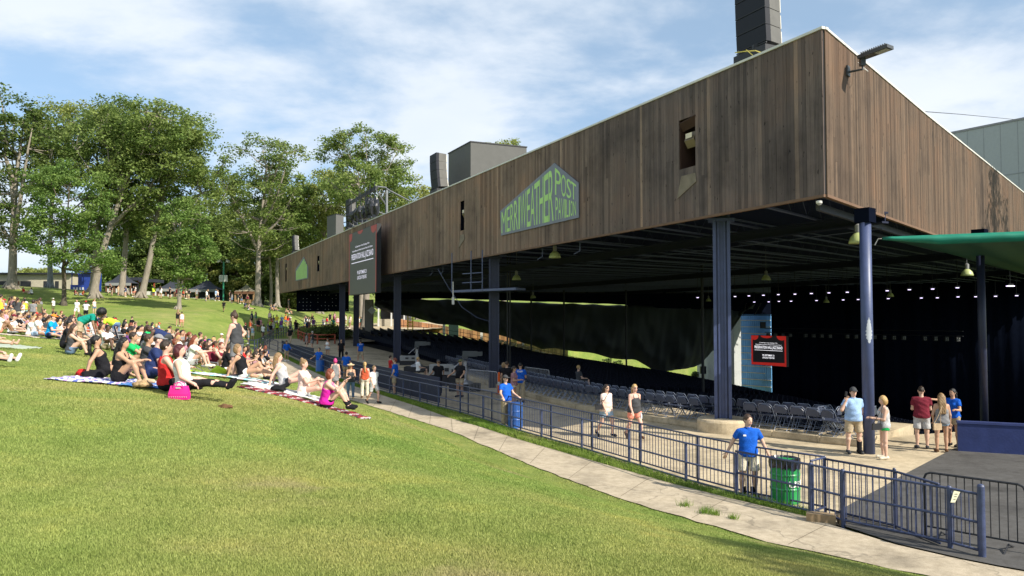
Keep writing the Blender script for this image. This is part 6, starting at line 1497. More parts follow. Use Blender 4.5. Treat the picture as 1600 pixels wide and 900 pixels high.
    neckhole = ell(G, nb+T*.035+Fw*.02, (.075, .075, .06))
    T_ = None
    loose = rcone(G, pel+T*.02, chest-T*.1, .135*bw+.02, .12*bw)
    if top in ('tee', 'polo', 'long'):
        d = smin(torc, loose, .05) if not f else torc
        ln = .55 if top != 'long' else .97
        for s in 'LR':
            d = smin(d, cut_cone(uar[s], 0, .58 if top != 'long' else 1.0, .016, .026 if top != 'long' else .014), .02)
            if top == 'long': d = smin(d, cut_cone(far[s], 0, .95, .014, .014), .015)
        d = np.maximum(d+folds, -neckhole)
        T_ = np.maximum(d, (-.075 if not p['sit'] else -.03)-up_)
        if top == 'polo':
            col = np.maximum(rcone(G, nb-T*.015, nb+T*.02, .082, .072), -rcone(G, nb-T*.05, nb+T*.06, .062, .056)); T_ = np.minimum(T_, col)
    elif top in ('tank', 'strap', 'cami'):
        d = torc; d = smin(d, loose, .04) if top == 'strap' else d
        d = np.maximum(d+folds, -ell(G, nb+T*.03+Fw*.03, (.095, .12, .10)))
        ax_ = .400 if top == 'tank' else .37
        lim = (.125 if top == 'tank' else .10)
        arm = np.minimum(lat-lim-np.clip((ax_-up_), 0, .12)*1.5, .3); d = np.maximum(d, arm)
        if top != 'tank': 
            strap = np.maximum(np.maximum(up_-.385, -1)-0, -np.maximum(np.abs(lat-.085)-.014, -1)*1.0)
            keep_ = np.where(up_ > .385, np.abs(lat-.085)-.013, -1.); d = np.maximum(d, keep_)
        T_ = np.maximum(d, (-.06 if top != 'strap' else -.10)-up_ if not p['sit'] else -.05-up_)
    elif top == 'dress':
        d = np.maximum(torc, -ell(G, nb+T*.03+Fw*.03, (.095, .12, .09))); d = np.maximum(d, np.minimum(lat-.12-np.clip((.41-up_), 0, .12)*1.5, .3))
        sk = rcone(G, pel+T*.1, pel+nz(nz(p['thL'])+nz(p['thR']))*.34, .13*bw, .20*bw); sk = np.maximum(sk, (G-(pel+nz(nz(p['thL'])+nz(p['thR']))*.36))@nz(nz(p['thL'])+nz(p['thR'])))
        T_ = smin(d, sk+folds, .04)
    if T_ is not None: out_['top'] = nets(T_)
    B_ = None
    if bottom in ('shorts', 'brief', 'bermuda'):
        fr = {'shorts': .62, 'brief': .30, 'bermuda': .86}[bottom]; ex = {'shorts': .035, 'brief': .022, 'bermuda': .04}[bottom]
        d = hipd-e*.9
        for s in 'LR': d = smin(d, cut_cone(thi[s], 0, fr, .014, ex), .03)
        B_ = np.maximum(d+folds*.8, up_-.085)
    elif bottom in ('pants', 'jeans', 'leggings'):
        ee = {'pants': .022, 'jeans': .014, 'leggings': .007}[bottom]; d = hipd-ee*.8
        for s in 'LR':
            d = smin(d, cut_cone(thi[s], 0, 1.0, ee*.8, ee), .03); d = smin(d, cut_cone(shi[s], 0, .96, ee+.004, ee+(.016 if bottom == 'pants' else .004)), .02)
        B_ = np.maximum(d+folds*.6, up_-.085)
    elif bottom == 'skirt':
        ax2 = nz(nz(p['thL'])+nz(p['thR'])); d = rcone(G, pel+T*.04, pel+ax2*.3, .125*bw, .19*bw); B_ = np.maximum(np.maximum(d+folds, up_-.085), (G-(pel+ax2*.3))@ax2)
    if B_ is not None: out_['bottom'] = nets(B_)
    sd_ = None
    for s in 'LR':
        a, b, ra, rb = fot[s]; q = rcone(G, a, b, ra+.012, rb+.012); sd_ = q if sd_ is None else np.minimum(sd_, q)
        an = J[s][2]; 
    out_['shoes'] = nets(sd_)
    if hair != 'bald':
        d = ell(QH, (0, -.010, .022), (.087, .106, .116)); d = np.maximum(d, QH[..., 1]-.75*QH[..., 2]-.035)
        zl = {'short': -.055, 'buzz': -.04}.get(hair, -.10); d = np.maximum(d, zl-QH[..., 2])
        if hair == 'buzz': d = d+.006
        if hair == 'bob': d = smin(d, np.maximum(ell(QH, (0, -.03, -.03), (.105, .095, .12)), QH[..., 1]-.02), .02)
        tail = lambda a, b, r0, r1: rcone(QH, np.array(a), np.array(b), r0, r1)
        if hair in ('long', 'longw'):
            k_ = 1.25 if hair == 'longw' else 1
            for sx in (-.05, 0, .05):
                a0_, m_, e_ = hc+Rh@np.array([sx, -.065, .0]), nb-Fw*.105+X*sx*1.2+T*.02, nb-Fw*.150+X*sx*1.2-T*.22*k_
                d = smin(d, np.minimum(rcone(G, a0_, m_, .055, .048), rcone(G, m_, e_, .048, .028)), .03)
            for sx in (-.085, .085): d = smin(d, tail((sx*.9, -.02, .02), (sx*1.05, -.045, -.17*k_), .028, .020), .03)
        if hair == 'pony': d = smin(d, tail((0, -.09, .04), (0, -.15, -.02), .035, .038), .02); m_ = nb-Fw*.14+T*.03; d = smin(d, np.minimum(rcone(G, hc+Rh@np.array([0, -.14, -.01]), m_, .045, .042), rcone(G, m_, m_-T*.20-Fw*.02, .042, .020)), .02)
        if hair == 'bun': d = smin(d, ell(QH, (0, -.06, .135), (.045, .045, .04)), .015)
        if hair == 'lowbun': d = smin(d, ell(QH, (0, -.12, -.02), (.045, .045, .045)), .015)
        if hair == 'afro': d = ell(QH, (0, -.05, .06), (.19, .17, .18)); d = np.maximum(d, QH[..., 1]-.75*QH[..., 2]-.04)
        if hair == 'curly': d = smin(d, ell(QH, (0, -.03, .0), (.125, .115, .14)), .02); d = np.maximum(d, QH[..., 1]-.6*QH[..., 2]-.035)
        d = d+.006*np.sin(QH[..., 0]*90)*np.sin(QH[..., 2]*50+QH[..., 1]*60)
        if hat: d = np.maximum(d, QH[..., 2]-.055)
        out_['hair'] = nets(d)
    if hat:
        d = ell(QH, (0, -.005, .025), (.094, .112, .118)); d = np.maximum(d, .045-QH[..., 2]-.15*QH[..., 1])
        if hat == 'cap': d = smin(d, np.maximum(ell(QH, (0, .115, .05), (.082, .085, .016)), -QH[..., 1]), .01)
        if hat == 'backcap': d = smin(d, np.maximum(ell(QH, (0, -.115, .05), (.075, .07, .016)), QH[..., 1]), .01)
        if hat == 'brim': d = smin(d, ell(QH, (0, 0, .05), (.19, .20, .014)), .015)
        out_['hat'] = nets(d)
    zmin = min(out_['body'][0][:, 2].min(), out_['shoes'][0][:, 2].min() if not p['sit'] else 9)
    if po == 'chair': zmin = out_['body'][0][:, 2].min()
    sh_ = np.array([0, 0, -zmin]); res = {}
    for k, (v, fa_) in out_.items():
        if len(fa_): res[k] = mk_mesh(k, v+sh_, fa_)
    extra = {}
    def hw_(q): return Vector(hc+Rh@np.array(q)+sh_)
    if hands:
        m1 = MB()
        if not glasses:
            for sg in (-1, 1): extra.setdefault('eye', []).append(hw_((sg*.033, .088, .014)))
        extra['mouth'] = hw_((0, .0985, -.058)); 
    extra['rh'] = [list(r_) for r_ in Rh]; extra['glass'] = hw_((0, .098, .016)); extra['joint'] = {s: [Vector(j+sh_) for j in J[s]] for s in 'LR'}
    extra['pel'] = Vector(pel+sh_); extra['chest'] = Vector(chest+sh_); extra['T'] = Vector(T); extra['Fw'] = Vector(Fw); extra['Rh'] = Matrix([[float(c) for c in r_] for r_ in Rh])
    GEO[key] = (res, extra); return GEO[key]
SKIN = {'fair': (.56, .36, .27), 'tan': (.46, .27, .175), 'brown': (.25, .14, .085), 'dark': (.10, .055, .038), 'pink': (.62, .37, .29)}
COL = {'white': (.78, .78, .76), 'black': (.014, .014, .017), 'grey': (.22, .22, .23), 'charcoal': (.06, .062, .068), 'navy': (.025, .04, .12), 'royal blue': (.012, .10, .50), 'light blue': (.30, .45, .70), 'bright blue': (.01, .32, .68), 'red': (.52, .03, .03), 'maroon': (.16, .02, .035), 'green': (.02, .42, .12), 'teal': (.01, .26, .20), 'magenta': (.60, .02, .32), 'pink': (.75, .35, .42), 'pale pink': (.75, .58, .52), 'coral': (.85, .30, .22), 'khaki': (.42, .34, .23), 'cream': (.66, .60, .48), 'denim': (.13, .20, .32), 'light denim': (.30, .42, .55), 'mauve': (.34, .18, .20), 'orange': (.80, .22, .03), 'yellow': (.80, .62, .06), 'lime': (.55, .75, .05), 'purple': (.18, .06, .25), 'olive': (.12, .13, .06), 'beige': (.52, .38, .24), 'brown': (.14, .075, .04), 'rust': (.46, .09, .04), 'light grey': (.45, .45, .46), 'turquoise': (.1, .5, .52)}
HAIRC = {'black': (.008, .007, .008), 'dark brown': (.028, .016, .010), 'brown': (.050, .027, .016), 'auburn': (.17, .040, .018), 'blonde': (.45, .29, .12), 'dark blonde': (.24, .15, .07), 'grey': (.35, .34, .33), 'wine red': (.07, .010, .014), 'pink': (.50, .05, .20)}
def cloth(c): return mat('cloth_'+c.replace(' ', '_'), COL[c], .85, var=.18, scale=9, spec=.12, bump=.7)
def skin(s): return mat('skin_'+s, SKIN[s], .5, var=.05, scale=5, spec=.35)
def hairm(c): return mat('hair_'+c.replace(' ', '_'), HAIRC[c], .45, var=.3, scale=30, spec=.4, bump=.4)
MB_EYE = mat('eye_dark', (.02, .015, .012), .3); MLIP = mat('lip', (.42, .16, .14), .5); MGL = mat('sunglass', (.01, .01, .012), .15, spec=.8)
USED = {}
def sub_obj(name, me, m, root, label=None):
    o = bpy.data.objects.new(name, me); sc.collection.objects.link(o); o.parent = root
    if not me.materials: me.materials.append(m)
    if me.materials[0] is not m: o.material_slots[0].link = 'OBJECT'; o.material_slots[0].material = m
    if label: o['label'] = label
    return o
def person(loc, face, po, label, sex='m', w=1.0, skn='fair', hair=('short', 'brown'), top=('tee', 'white'), bottom=('shorts', 'khaki'), shoes='charcoal', hat=None, ht=1.75, near=False, glasses=False, group=None, res=None, dz=0):
    h = res or (.0155 if near else .027)
    g, ex = person_geo(po, sex, w, hair[0], top[0], bottom[0] if bottom else None, hat[0] if hat else None, h, near, glasses)
    rz = math.atan2(face[1], face[0])-math.pi/2; s = ht/1.76
    t = thing('person', label, 'person', (loc[0], loc[1], loc[2]+dz), group, rz); t.scale = (s, s, s)
    sub_obj('body', g['body'], skin(skn), t)
    if 'top' in g: sub_obj({'tee': 't_shirt', 'polo': 'polo_shirt', 'long': 'shirt', 'dress': 'dress'}.get(top[0], 'tank_top'), g['top'], cloth(top[1]), t)
    if 'bottom' in g: sub_obj({'skirt': 'skirt', 'jeans': 'jeans', 'pants': 'trousers', 'leggings': 'leggings'}.get(bottom[0], 'shorts'), g['bottom'], cloth(bottom[1]), t)
    if shoes: sub_obj('shoes', g['shoes'], cloth(shoes), t)
    if 'hair' in g: sub_obj('hair', g['hair'], hairm(hair[1]), t)
    if 'hat' in g: sub_obj('hat', g['hat'], cloth(hat[1]), t)
    if near:
        Rh = ex['Rh'].to_4x4()
        for e_ in ex.get('eye', []):
            m1 = MB(); M = Matrix.Translation(e_) @ Rh
            m1.add([M @ Vector((math.cos(a)*.011, .002, math.sin(a)*.006)) for a in [k*math.pi/4 for k in range(8)]]+[M @ Vector((math.cos(a)*.011, -.004, math.sin(a)*.006)) for a in [k*math.pi/4 for k in range(8)]], [tuple(range(8))]+[(i, (i+1) % 8, 8+(i+1) % 8, 8+i) for i in range(8)]); part('eye', m1, MB_EYE, t, world=False)
        m1 = MB(); M = Matrix.Translation(ex['mouth']) @ Rh; m1.slab([M @ Vector(q) for q in ((-.022, 0, 0), (-.01, .003, -.006), (.01, .003, -.006), (.022, 0, 0), (.01, .003, .005), (-.01, .003, .005))], M.to_3x3() @ Vector((0, -.006, 0))); part('mouth', m1, MLIP, t, world=False)
    if glasses:
        m1 = MB(); M = Matrix.Translation(ex['glass']) @ ex['Rh'].to_4x4()
        for sg in (-1, 1):
            m1.slab([M @ Vector((sg*.034+math.cos(a)*.029, .004-abs(sg*.034+math.cos(a)*.029)*.15, math.sin(a)*.021)) for a in [k*math.pi/5 for k in range(10)]], M.to_3x3() @ Vector((0, -.008, 0)))
            m1.obox(M @ Vector((sg*.062, .0, .004)), M.to_3x3() @ Vector((sg*.018, -.10, 0)), M.to_3x3() @ Vector((sg*.004, 0, 0)), M.to_3x3() @ Vector((0, 0, .006)))
        part('sunglasses', m1, MGL, t, world=False)
    t['_'] = 0; del t['_']
    return t, ex
def at(px, Y, z=None): x = wx(px, Y); return (x, Y, Hs(x, Y) if z is None else z)
TOST = (NI.x, NI.y)
# ------------------------------------------------------------------ the people near the camera and those one can tell apart
def back_text(t, ex, txt, wd=.26):
    v, f = text_mesh(txt, .03); x0, x1 = min(q[0] for q in v), max(q[0] for q in v); hgt = max(q[1] for q in v); c = ex['chest']-ex['Fw']*.150-ex['T']*.0; m1 = MB()
    m1.add([c+Vector((-(wd*((q[0]-x0)/(x1-x0)-.5))*-1, 0, 0))+ex['T']*(.07*(q[1]/hgt))+ex['Fw']*(.22*((q[0]-x0)/(x1-x0)-.5)**2) for q in v], f); part('back_lettering', m1, MATS['white_stencil'], t, world=False)
# inside the fence
t, ex = person(at(1166, 16.25, 0), (-.12, -1), 'rail', 'staff man in royal blue polo and pale shorts leaning on the fence by the barrel', 'm', 1.05, 'fair', ('short', 'brown'), ('polo', 'royal blue'), ('bermuda', 'cream'), 'black', None, 1.74, True)
m1 = MB(); 
for s_ in (-1, 1): m1.tube([(s_*.1-.0, .0, .05), (s_*.1, -.01, .22)], .052, 10)
part('socks', m1, cloth('black'), t, world=False)
m1 = MB(); c = ex['chest']+ex['Fw']*.137-ex['T']*.02; m1.box((c.x+.09, c.y-.012, c.z), (.06, .01, .035)); part('shirt_badge', m1, cloth('white'), t, world=False)
person(at(946, 24.3, 0), (.55, -.8), 'walk', 'woman in pale pink tee and denim shorts walking with a crossbody bag', 'f', 1.28, 'fair', ('long', 'dark brown'), ('tee', 'pale pink'), ('shorts', 'light denim'), 'black', None, 1.66, True, True)
person(at(990, 23.9, 0), (.35, -.9), 'walk', 'blonde woman in charcoal strap top and coral shorts walking beside the pink tee', 'f', 1.18, 'pink', ('pony', 'blonde'), ('strap', 'charcoal'), ('shorts', 'coral'), 'brown', None, 1.70, True, True)
t, ex = person(at(1330, 21.45, 0), (-.05, -1), 'ear', 'stout man in light blue shirt and grey cap phoning by the round column', 'm', 1.22, 'fair', ('short', 'brown'), ('polo', 'light blue'), ('bermuda', 'khaki'), 'charcoal', ('cap', 'charcoal'), 1.84, True)
j = ex['joint']['L']; m1 = MB(); m1.tube([j[1]*.25+j[2]*.75+Vector((0, 0, .17)), j[2]+Vector((0, 0, -.02))], [.068, .062], 12); m1.tube([j[7]+Vector((0, -.02, -.0)), j[3]+Vector((0, .02, -.0))], [.06, .055], 12); part('walking_boot', m1, cloth('black'), t, world=False)
person(at(1377, 20.6, 0), (-1, .15), 'hold', 'short haired blonde woman in grey top and green shorts facing the phoning man', 'f', 1.05, 'fair', ('bob', 'blonde'), ('strap', 'light grey'), ('brief', 'green'), 'cream', None, 1.69, True)
person(at(1436, 22.2, 0), (.35, 1), 'hold', 'man in maroon tee and pale shorts seen from behind near the low blue wall', 'm', 1.12, 'fair', ('buzz', 'dark brown'), ('tee', 'maroon'), ('bermuda', 'light grey'), 'charcoal', None, 1.80, True)
person(at(1467, 21.6, 0), (.3, 1), 'stand2', 'woman in grey tank top and short denim shorts with wavy hair seen from behind', 'f', .98, 'tan', ('longw', 'dark blonde'), ('strap', 'grey'), ('brief', 'light denim'), 'brown', None, 1.66, True)
person(at(1485, 22.6, 0), (-.8, -.4), 'reach', 'woman in royal blue staff tee reaching towards the maroon tee', 'f', 1.0, 'tan', ('pony', 'black'), ('tee', 'royal blue'), ('shorts', 'khaki'), 'black', None, 1.70, True)
person(at(791, 26.8, 0), (.45, -.5), 'railr', 'staff man in royal blue tee and khaki trousers leaning beside the blue barrel', 'm', 1.05, 'fair', ('short', 'dark brown'), ('tee', 'royal blue'), ('pants', 'khaki'), 'black', ('cap', 'charcoal'), 1.78, True)
t, ex = person(at(813, 34.2, 0), (.2, 1), 'hold', 'staff member in royal blue tee lettered across the back and khaki trousers', 'm', 1.0, 'tan', ('buzz', 'black'), ('tee', 'royal blue'), ('pants', 'khaki'), 'black', None, 1.78, True); back_text(t, ex, 'STAFF')
person(at(803, 33.4, 0), (.9, -.3), 'hold', 'woman in magenta striped top holding papers by the second column', 'f', 1.05, 'tan', ('lowbun', 'dark brown'), ('tee', 'mauve'), ('brief', 'cream'), 'brown', None, 1.68, True, True)
person(at(792, 35.2, 0), (.2, 1), 'stand', 'man in black tee seen from behind beside the orange marker', 'm', 1.1, 'tan', ('buzz', 'brown'), ('tee', 'black'), ('pants', 'charcoal'), 'black', None, 1.80)
person(at(787, 36.2, 0), (.9, .2), 'stand', 'person in beige top standing left of the black tee by the orange marker', 'f', 1.0, 'tan', ('bob', 'dark blonde'), ('tee', 'beige'), ('pants', 'black'), 'black', None, 1.68)
person(at(719, 36.6, 0), (-.5, -.75), 'railr', 'guard in black polo, camouflage cap and sunglasses leaning at the fence', 'm', 1.2, 'tan', ('buzz', 'grey'), ('polo', 'black'), ('shorts', 'khaki'), 'black', ('cap', 'olive'), 1.80, True, True)
person(at(685, 37.2, 0), (-.4, .8), 'railr', 'man in black tee and dark cap working beside the pale equipment case', 'm', 1.1, 'tan', ('buzz', 'brown'), ('tee', 'black'), ('pants', 'black'), 'black', ('cap', 'charcoal'), 1.76)
person(at(618, 37.6, 0), (-.6, .1), 'stand2', 'staff man in royal blue tee and khaki shorts standing at the fence beyond the walkers', 'm', 1.05, 'fair', ('short', 'auburn'), ('tee', 'royal blue'), ('bermuda', 'khaki'), 'charcoal', None, 1.82, True)
# walkers on the path
person(at(585, 33.6), (.75, -.6), 'walk', 'boy in white tee and grey shorts walking down the path', 'm', .92, 'pink', ('short', 'dark blonde'), ('tee', 'white'), ('bermuda', 'light grey'), 'black', None, 1.68, True)
person(at(571, 36.2), (-.25, 1), 'stand', 'woman in rust red tank top and cream trousers seen from behind on the path', 'f', 1.05, 'pink', ('pony', 'blonde'), ('tank', 'rust'), ('pants', 'cream'), 'brown', None, 1.70, True)
person(at(549, 35.6), (.35, -.9), 'hold', 'woman with straw hat, long hair, charcoal top and jeans walking down the path', 'f', 1.05, 'tan', ('longw', 'auburn'), ('strap', 'charcoal'), ('jeans', 'denim'), 'beige', ('brim', 'beige'), 1.68, True)
person(at(525, 39.5), (-.2, 1), 'stand2', 'woman in grey dress with pink hair seen from behind on the path', 'f', 1.05, 'pink', ('bob', 'pink'), ('dress', 'grey'), None, 'black', None, 1.70, True)
person(at(542, 46, 0), (.1, 1), 'stand', 'staff man in royal blue tee seen from behind beyond the fence at the path bend', 'm', 1.0, 'tan', ('short', 'black'), ('tee', 'royal blue'), ('shorts', 'khaki'), 'black', None, 1.76)
t, ex = person(at(564, 58), (-.5, .8), 'walk', 'staff man in royal blue lettered tee and grey shorts striding across the plaza', 'm', 1.05, 'tan', ('short', 'dark brown'), ('tee', 'royal blue'), ('bermuda', 'khaki'), 'white', None, 1.80); back_text(t, ex, 'STAFF')
person(at(499, 52, 0), (-.3, -.8), 'railr', 'staff man in royal blue polo resting on the fence by the far blue barrel', 'm', 1.0, 'tan', ('short', 'dark brown'), ('polo', 'royal blue'), ('bermuda', 'khaki'), 'black', None, 1.78)
person(at(513, 62), (-.4, -.8), 'hold', 'woman in white tank top and denim shorts standing on the plaza', 'f', 1.0, 'tan', ('long', 'brown'), ('tank', 'white'), ('brief', 'light denim'), 'black', None, 1.66)
person(at(534, 60), (.2, -.9), 'stand', 'person in all black standing at the foot of the far column', 'm', 1.05, 'tan', ('short', 'black'), ('tee', 'black'), ('pants', 'black'), 'black', None, 1.72)
person(at(480, 70), (.8, .2), 'stand', 'person in black skirt and grey top by the garden hedge', 'f', .95, 'fair', ('bob', 'dark brown'), ('tee', 'grey'), ('skirt', 'black'), 'black', None, 1.68)
person(at(489, 72), (-.8, .2), 'stand2', 'person in charcoal tee beside the garden hedge', 'm', .95, 'fair', ('short', 'grey'), ('tee', 'charcoal'), ('bermuda', 'grey'), 'black', None, 1.74)
person(at(454, 78), (.1, 1), 'walk', 'man in black tee and khaki trousers walking away along the wide far path', 'm', 1.1, 'tan', ('short', 'black'), ('tee', 'black'), ('pants', 'khaki'), 'black', None, 1.82)
person(at(449, 60), (.6, -.7), 'railr', 'boy in royal blue jacket with dark cap leaning on the fence at the bend', 'm', .95, 'tan', ('buzz', 'black'), ('long', 'royal blue'), ('shorts', 'khaki'), 'white', ('backcap', 'black'), 1.60)
person(at(416, 46), (.2, 1), 'stand', 'woman in navy top and white shorts seen from behind at the lawn edge', 'f', 1.0, 'tan', ('long', 'auburn'), ('tee', 'navy'), ('brief', 'white'), 'white', None, 1.70)
person(at(408, 46.5), (.4, 1), 'hold', 'woman in black tank top standing close beside the white shorts', 'f', 1.0, 'fair', ('bun', 'dark brown'), ('tank', 'black'), ('brief', 'black'), 'black', None, 1.68)
# on the lawn, nearest first
E = TOST
person(at(371, 21.4), (-.85, .15), 'onehip', 'tall man in charcoal tank top with a hair bun standing over the seated crowd', 'm', 1.1, 'pink', ('bun', 'brown'), ('tank', 'charcoal'), ('bermuda', 'grey'), 'black', None, 1.84, True)
person(at(347, 44), (.8, -.4), 'hips', 'boy in light grey tank top and white cap standing at the crowd edge', 'm', .92, 'tan', ('buzz', 'brown'), ('tank', 'light grey'), ('shorts', 'light grey'), 'white', ('cap', 'white'), 1.6)
person(at(362, 38), (.6, .5), 'hips', 'pale shirted person half hidden behind the man in the charcoal tank top', 'f', .95, 'pink', ('bun', 'blonde'), ('tank', 'white'), ('brief', 'white'), 'white', None, 1.68)
t, ex_r = person(at(262, 15.3), (.75, .45), 'knees2', 'bearded man in red tank top sitting on a blanket with black shorts', 'm', 1.12, 'pink', ('short', 'dark brown'), ('tank', 'red'), ('bermuda', 'black'), 'black', None, 1.80, True)
person(at(291, 14.7), (1, .12), 'armback', 'woman in white tank top and black leggings with short wine red hair', 'f', 1.05, 'pink', ('bob', 'wine red'), ('tank', 'white'), ('leggings', 'black'), 'black', None, 1.70, True)
person(at(166, 17.2), (.8, .45), 'back', 'woman with long black ponytail in black strap top leaning on her left arm', 'f', 1.0, 'tan', ('pony', 'black'), ('strap', 'black'), ('brief', 'black'), None, None, 1.70, True)
person(at(190, 16.2), (.9, .05), 'knees', 'woman with long black braid in black low backed suit with knees drawn up', 'f', 1.02, 'tan', ('longw', 'black'), ('strap', 'black'), ('brief', 'black'), 'beige', None, 1.72, True)
person(at(240, 17.6), (.85, .3), 'cross', 'man in navy tee and grey cap bowed forward behind the red tank top', 'm', 1.2, 'pink', ('buzz', 'brown'), ('tee', 'navy'), ('bermuda', 'navy'), 'white', ('cap', 'grey'), 1.82, True)
person(at(229, 18.7), (.9, .3), 'knees', 'man with glasses in charcoal tee seated behind the navy tee', 'm', 1.08, 'tan', ('short', 'brown'), ('tee', 'charcoal'), ('bermuda', 'navy'), 'white', None, 1.80, True)
person(at(205, 20.8), (.9, .2), 'knees', 'man in bright green tee and patterned black shorts hugging his knees', 'm', 1.08, 'tan', ('short', 'dark brown'), ('tee', 'green'), ('bermuda', 'charcoal'), 'black', None, 1.80, True)
t, ex = person(at(512, 18.2), (1, .05), 'photo', 'red haired woman in magenta top and black leggings holding up a phone', 'f', 1.15, 'pink', ('bob', 'auburn'), ('strap', 'magenta'), ('leggings', 'black'), 'black', None, 1.70, True)
person(at(477, 19.6), (.95, -.1), 'knees2', 'blonde woman with high bun in white and pink tee on the pale blanket', 'f', 1.05, 'pink', ('bun', 'dark blonde'), ('tee', 'pale pink'), ('brief', 'white'), None, None, 1.68, True)
person(at(447, 20.2), (.9, .1), 'back', 'long haired blonde woman in light grey tank top leaning on one arm', 'f', 1.02, 'pink', ('longw', 'dark blonde'), ('tank', 'light grey'), ('brief', 'charcoal'), None, None, 1.70, True)
person(at(383, 20.6), (.95, .05), 'back', 'blonde woman in black tank top and white shorts sitting on the turquoise edged blanket', 'f', 1.05, 'tan', ('bob', 'dark blonde'), ('tank', 'black'), ('brief', 'white'), 'black', None, 1.70, True)
person(at(369, 21.8), (.95, .2), 'knees', 'woman with curly auburn hair in beige top behind the black tank top', 'f', 1.02, 'tan', ('curly', 'auburn'), ('tank', 'beige'), ('brief', 'beige'), None, None, 1.68, True)
person(at(354, 22.6), (.9, .3), 'cross', 'woman in black tee and white shorts looking at her lap', 'f', 1.05, 'tan', ('long', 'dark brown'), ('tee', 'black'), ('brief', 'white'), None, None, 1.68, True)
person(at(402, 24.5), (.9, .1), 'knees2', 'man in mauve tee with sunglasses sitting near the lawn edge', 'm', 1.0, 'fair', ('short', 'dark brown'), ('tee', 'mauve'), ('bermuda', 'cream'), 'black', None, 1.74, True, True)
person(at(345, 25.5), (.8, -.5), 'knees', 'woman in maroon tank top sitting in a striped low beach chair', 'f', 1.02, 'pink', ('short', 'auburn'), ('tank', 'maroon'), ('brief', 'pale pink'), 'cream', None, 1.70, True, dz=.16)
person(at(113, 23.6), (.9, .25), 'knees', 'woman with very long brown hair in charcoal top and denim shorts', 'f', 1.0, 'fair', ('longw', 'brown'), ('tank', 'charcoal'), ('shorts', 'denim'), 'black', None, 1.70, True)
person(at(104, 25.5), (.9, .3), 'cross', 'person in black hooded top hidden behind the very long brown hair', 'm', 1.1, 'tan', ('short', 'black'), ('long', 'black'), ('pants', 'black'), 'black', None, 1.75)
person(at(80, 31.5), (.95, .1), 'cross', 'man in bright blue tee and orange cap sitting bowed at the crowd front', 'm', 1.1, 'pink', ('buzz', 'brown'), ('tee', 'bright blue'), ('bermuda', 'navy'), 'grey', ('cap', 'orange'), 1.78, True)
person(at(49, 34), (.95, .1), 'flat', 'person in white tee with blond hair sitting with legs stretched out', 'f', 1.05, 'fair', ('short', 'dark blonde'), ('tee', 'white'), ('brief', 'pale pink'), 'beige', None, 1.72, True)
person(at(20, 36), (.95, .15), 'flat', 'man in white tee and dark red cap sitting near the left edge', 'm', 1.05, 'fair', ('buzz', 'brown'), ('tee', 'white'), ('bermuda', 'charcoal'), 'cream', ('cap', 'maroon'), 1.76, True)
person(at(31, 38), (.9, .2), 'knees2', 'man in black tee sitting directly right of the dark red cap', 'm', 1.05, 'fair', ('short', 'dark brown'), ('tee', 'black'), ('bermuda', 'charcoal'), 'grey', None, 1.76)
person(at(-26, 19.6), (.97, -.1), 'flat', 'person in black trousers and white shoes whose legs enter at the left edge', 'm', 1.0, 'fair', ('short', 'brown'), ('tee', 'black'), ('jeans', 'black'), 'white', None, 1.8, True)
person(at(-20, 23), (.97, .05), 'flat', 'person with bare outstretched legs at the left edge above the white shoes', 'f', 1.0, 'fair', ('long', 'brown'), ('tank', 'white'), ('brief', 'denim'), None, None, 1.7)
person(at(128, 28.5), (.9, .3), 'bend', 'person in teal patterned shirt with a big black afro bending down', 'm', 1.1, 'brown', ('afro', 'black'), ('tee', 'teal'), ('bermuda', 'khaki'), 'black', None, 1.78, True)
person(at(261, 27.5), (-.9, .1), 'bend', 'dark skinned person in royal blue top bending over the seated crowd', 'm', 1.1, 'dark', ('short', 'brown'), ('tank', 'navy'), ('bermuda', 'charcoal'), 'black', None, 1.80)
person(at(182, 36), (-.9, .2), 'bend', 'person in lime and blue striped shirt bending over a red camp chair', 'm', 1.1, 'tan', ('short', 'dark brown'), ('tee', 'lime'), ('jeans', 'denim'), 'black', None, 1.80)
person(at(302, 24.5), (.9, .1), 'knees', 'person in white tee sitting in a striped low camp chair', 'm', 1.15, 'pink', ('long', 'auburn'), ('tee', 'white'), ('bermuda', 'light grey'), 'cream', None, 1.76, dz=.16)
# ------------------------------------------------------------------ blankets, bags, camp chairs
def m_pattern(name, cols, scale, kind='stripe', rough=.9):
    m, t, b = newmat(name); co = N(t, 'ShaderNodeTexCoord').outputs['Object']; sp = N(t, 'ShaderNodeSeparateXYZ'); t.links.new(co, sp.inputs[0])
    def saw(o, s):
        a = N(t, 'ShaderNodeMath', operation='MULTIPLY'); t.links.new(sp.outputs[o], a.inputs[0]); a.inputs[1].default_value = s
        c = N(t, 'ShaderNodeMath', operation='FRACT'); t.links.new(a.outputs[0], c.inputs[0]); return c.outputs[0]
    st = [(k/len(cols), c) for k, c in enumerate(cols)]
    r = N(t, 'ShaderNodeValToRGB'); r.color_ramp.interpolation = 'CONSTANT'; t.links.new(saw(0, scale), r.inputs[0]); e = r.color_ramp.elements
    e[0].position, e[0].color = 0, (*cols[0], 1); e[1].position, e[1].color = st[1][0], (*cols[1], 1)
    for p_, c in st[2:]: q = e.new(p_); q.color = (*c, 1)
    c = r.outputs[0]
    if kind == 'plaid':
        r2 = N(t, 'ShaderNodeValToRGB'); r2.color_ramp.interpolation = 'CONSTANT'; t.links.new(saw(1, scale), r2.inputs[0]); e = r2.color_ramp.elements
        e[0].color = (*cols[0], 1); e[1].position, e[1].color = .5, (*cols[-1], 1); c = mix(t, .5, c, r2.outputs[0])
    t.links.new(c, b.inputs['Base Color']); b.inputs['Roughness'].default_value = rough; b.inputs['Specular IOR Level'].default_value = .1; return m
W_, N_ = (.72, .72, .72), (.03, .05, .16)
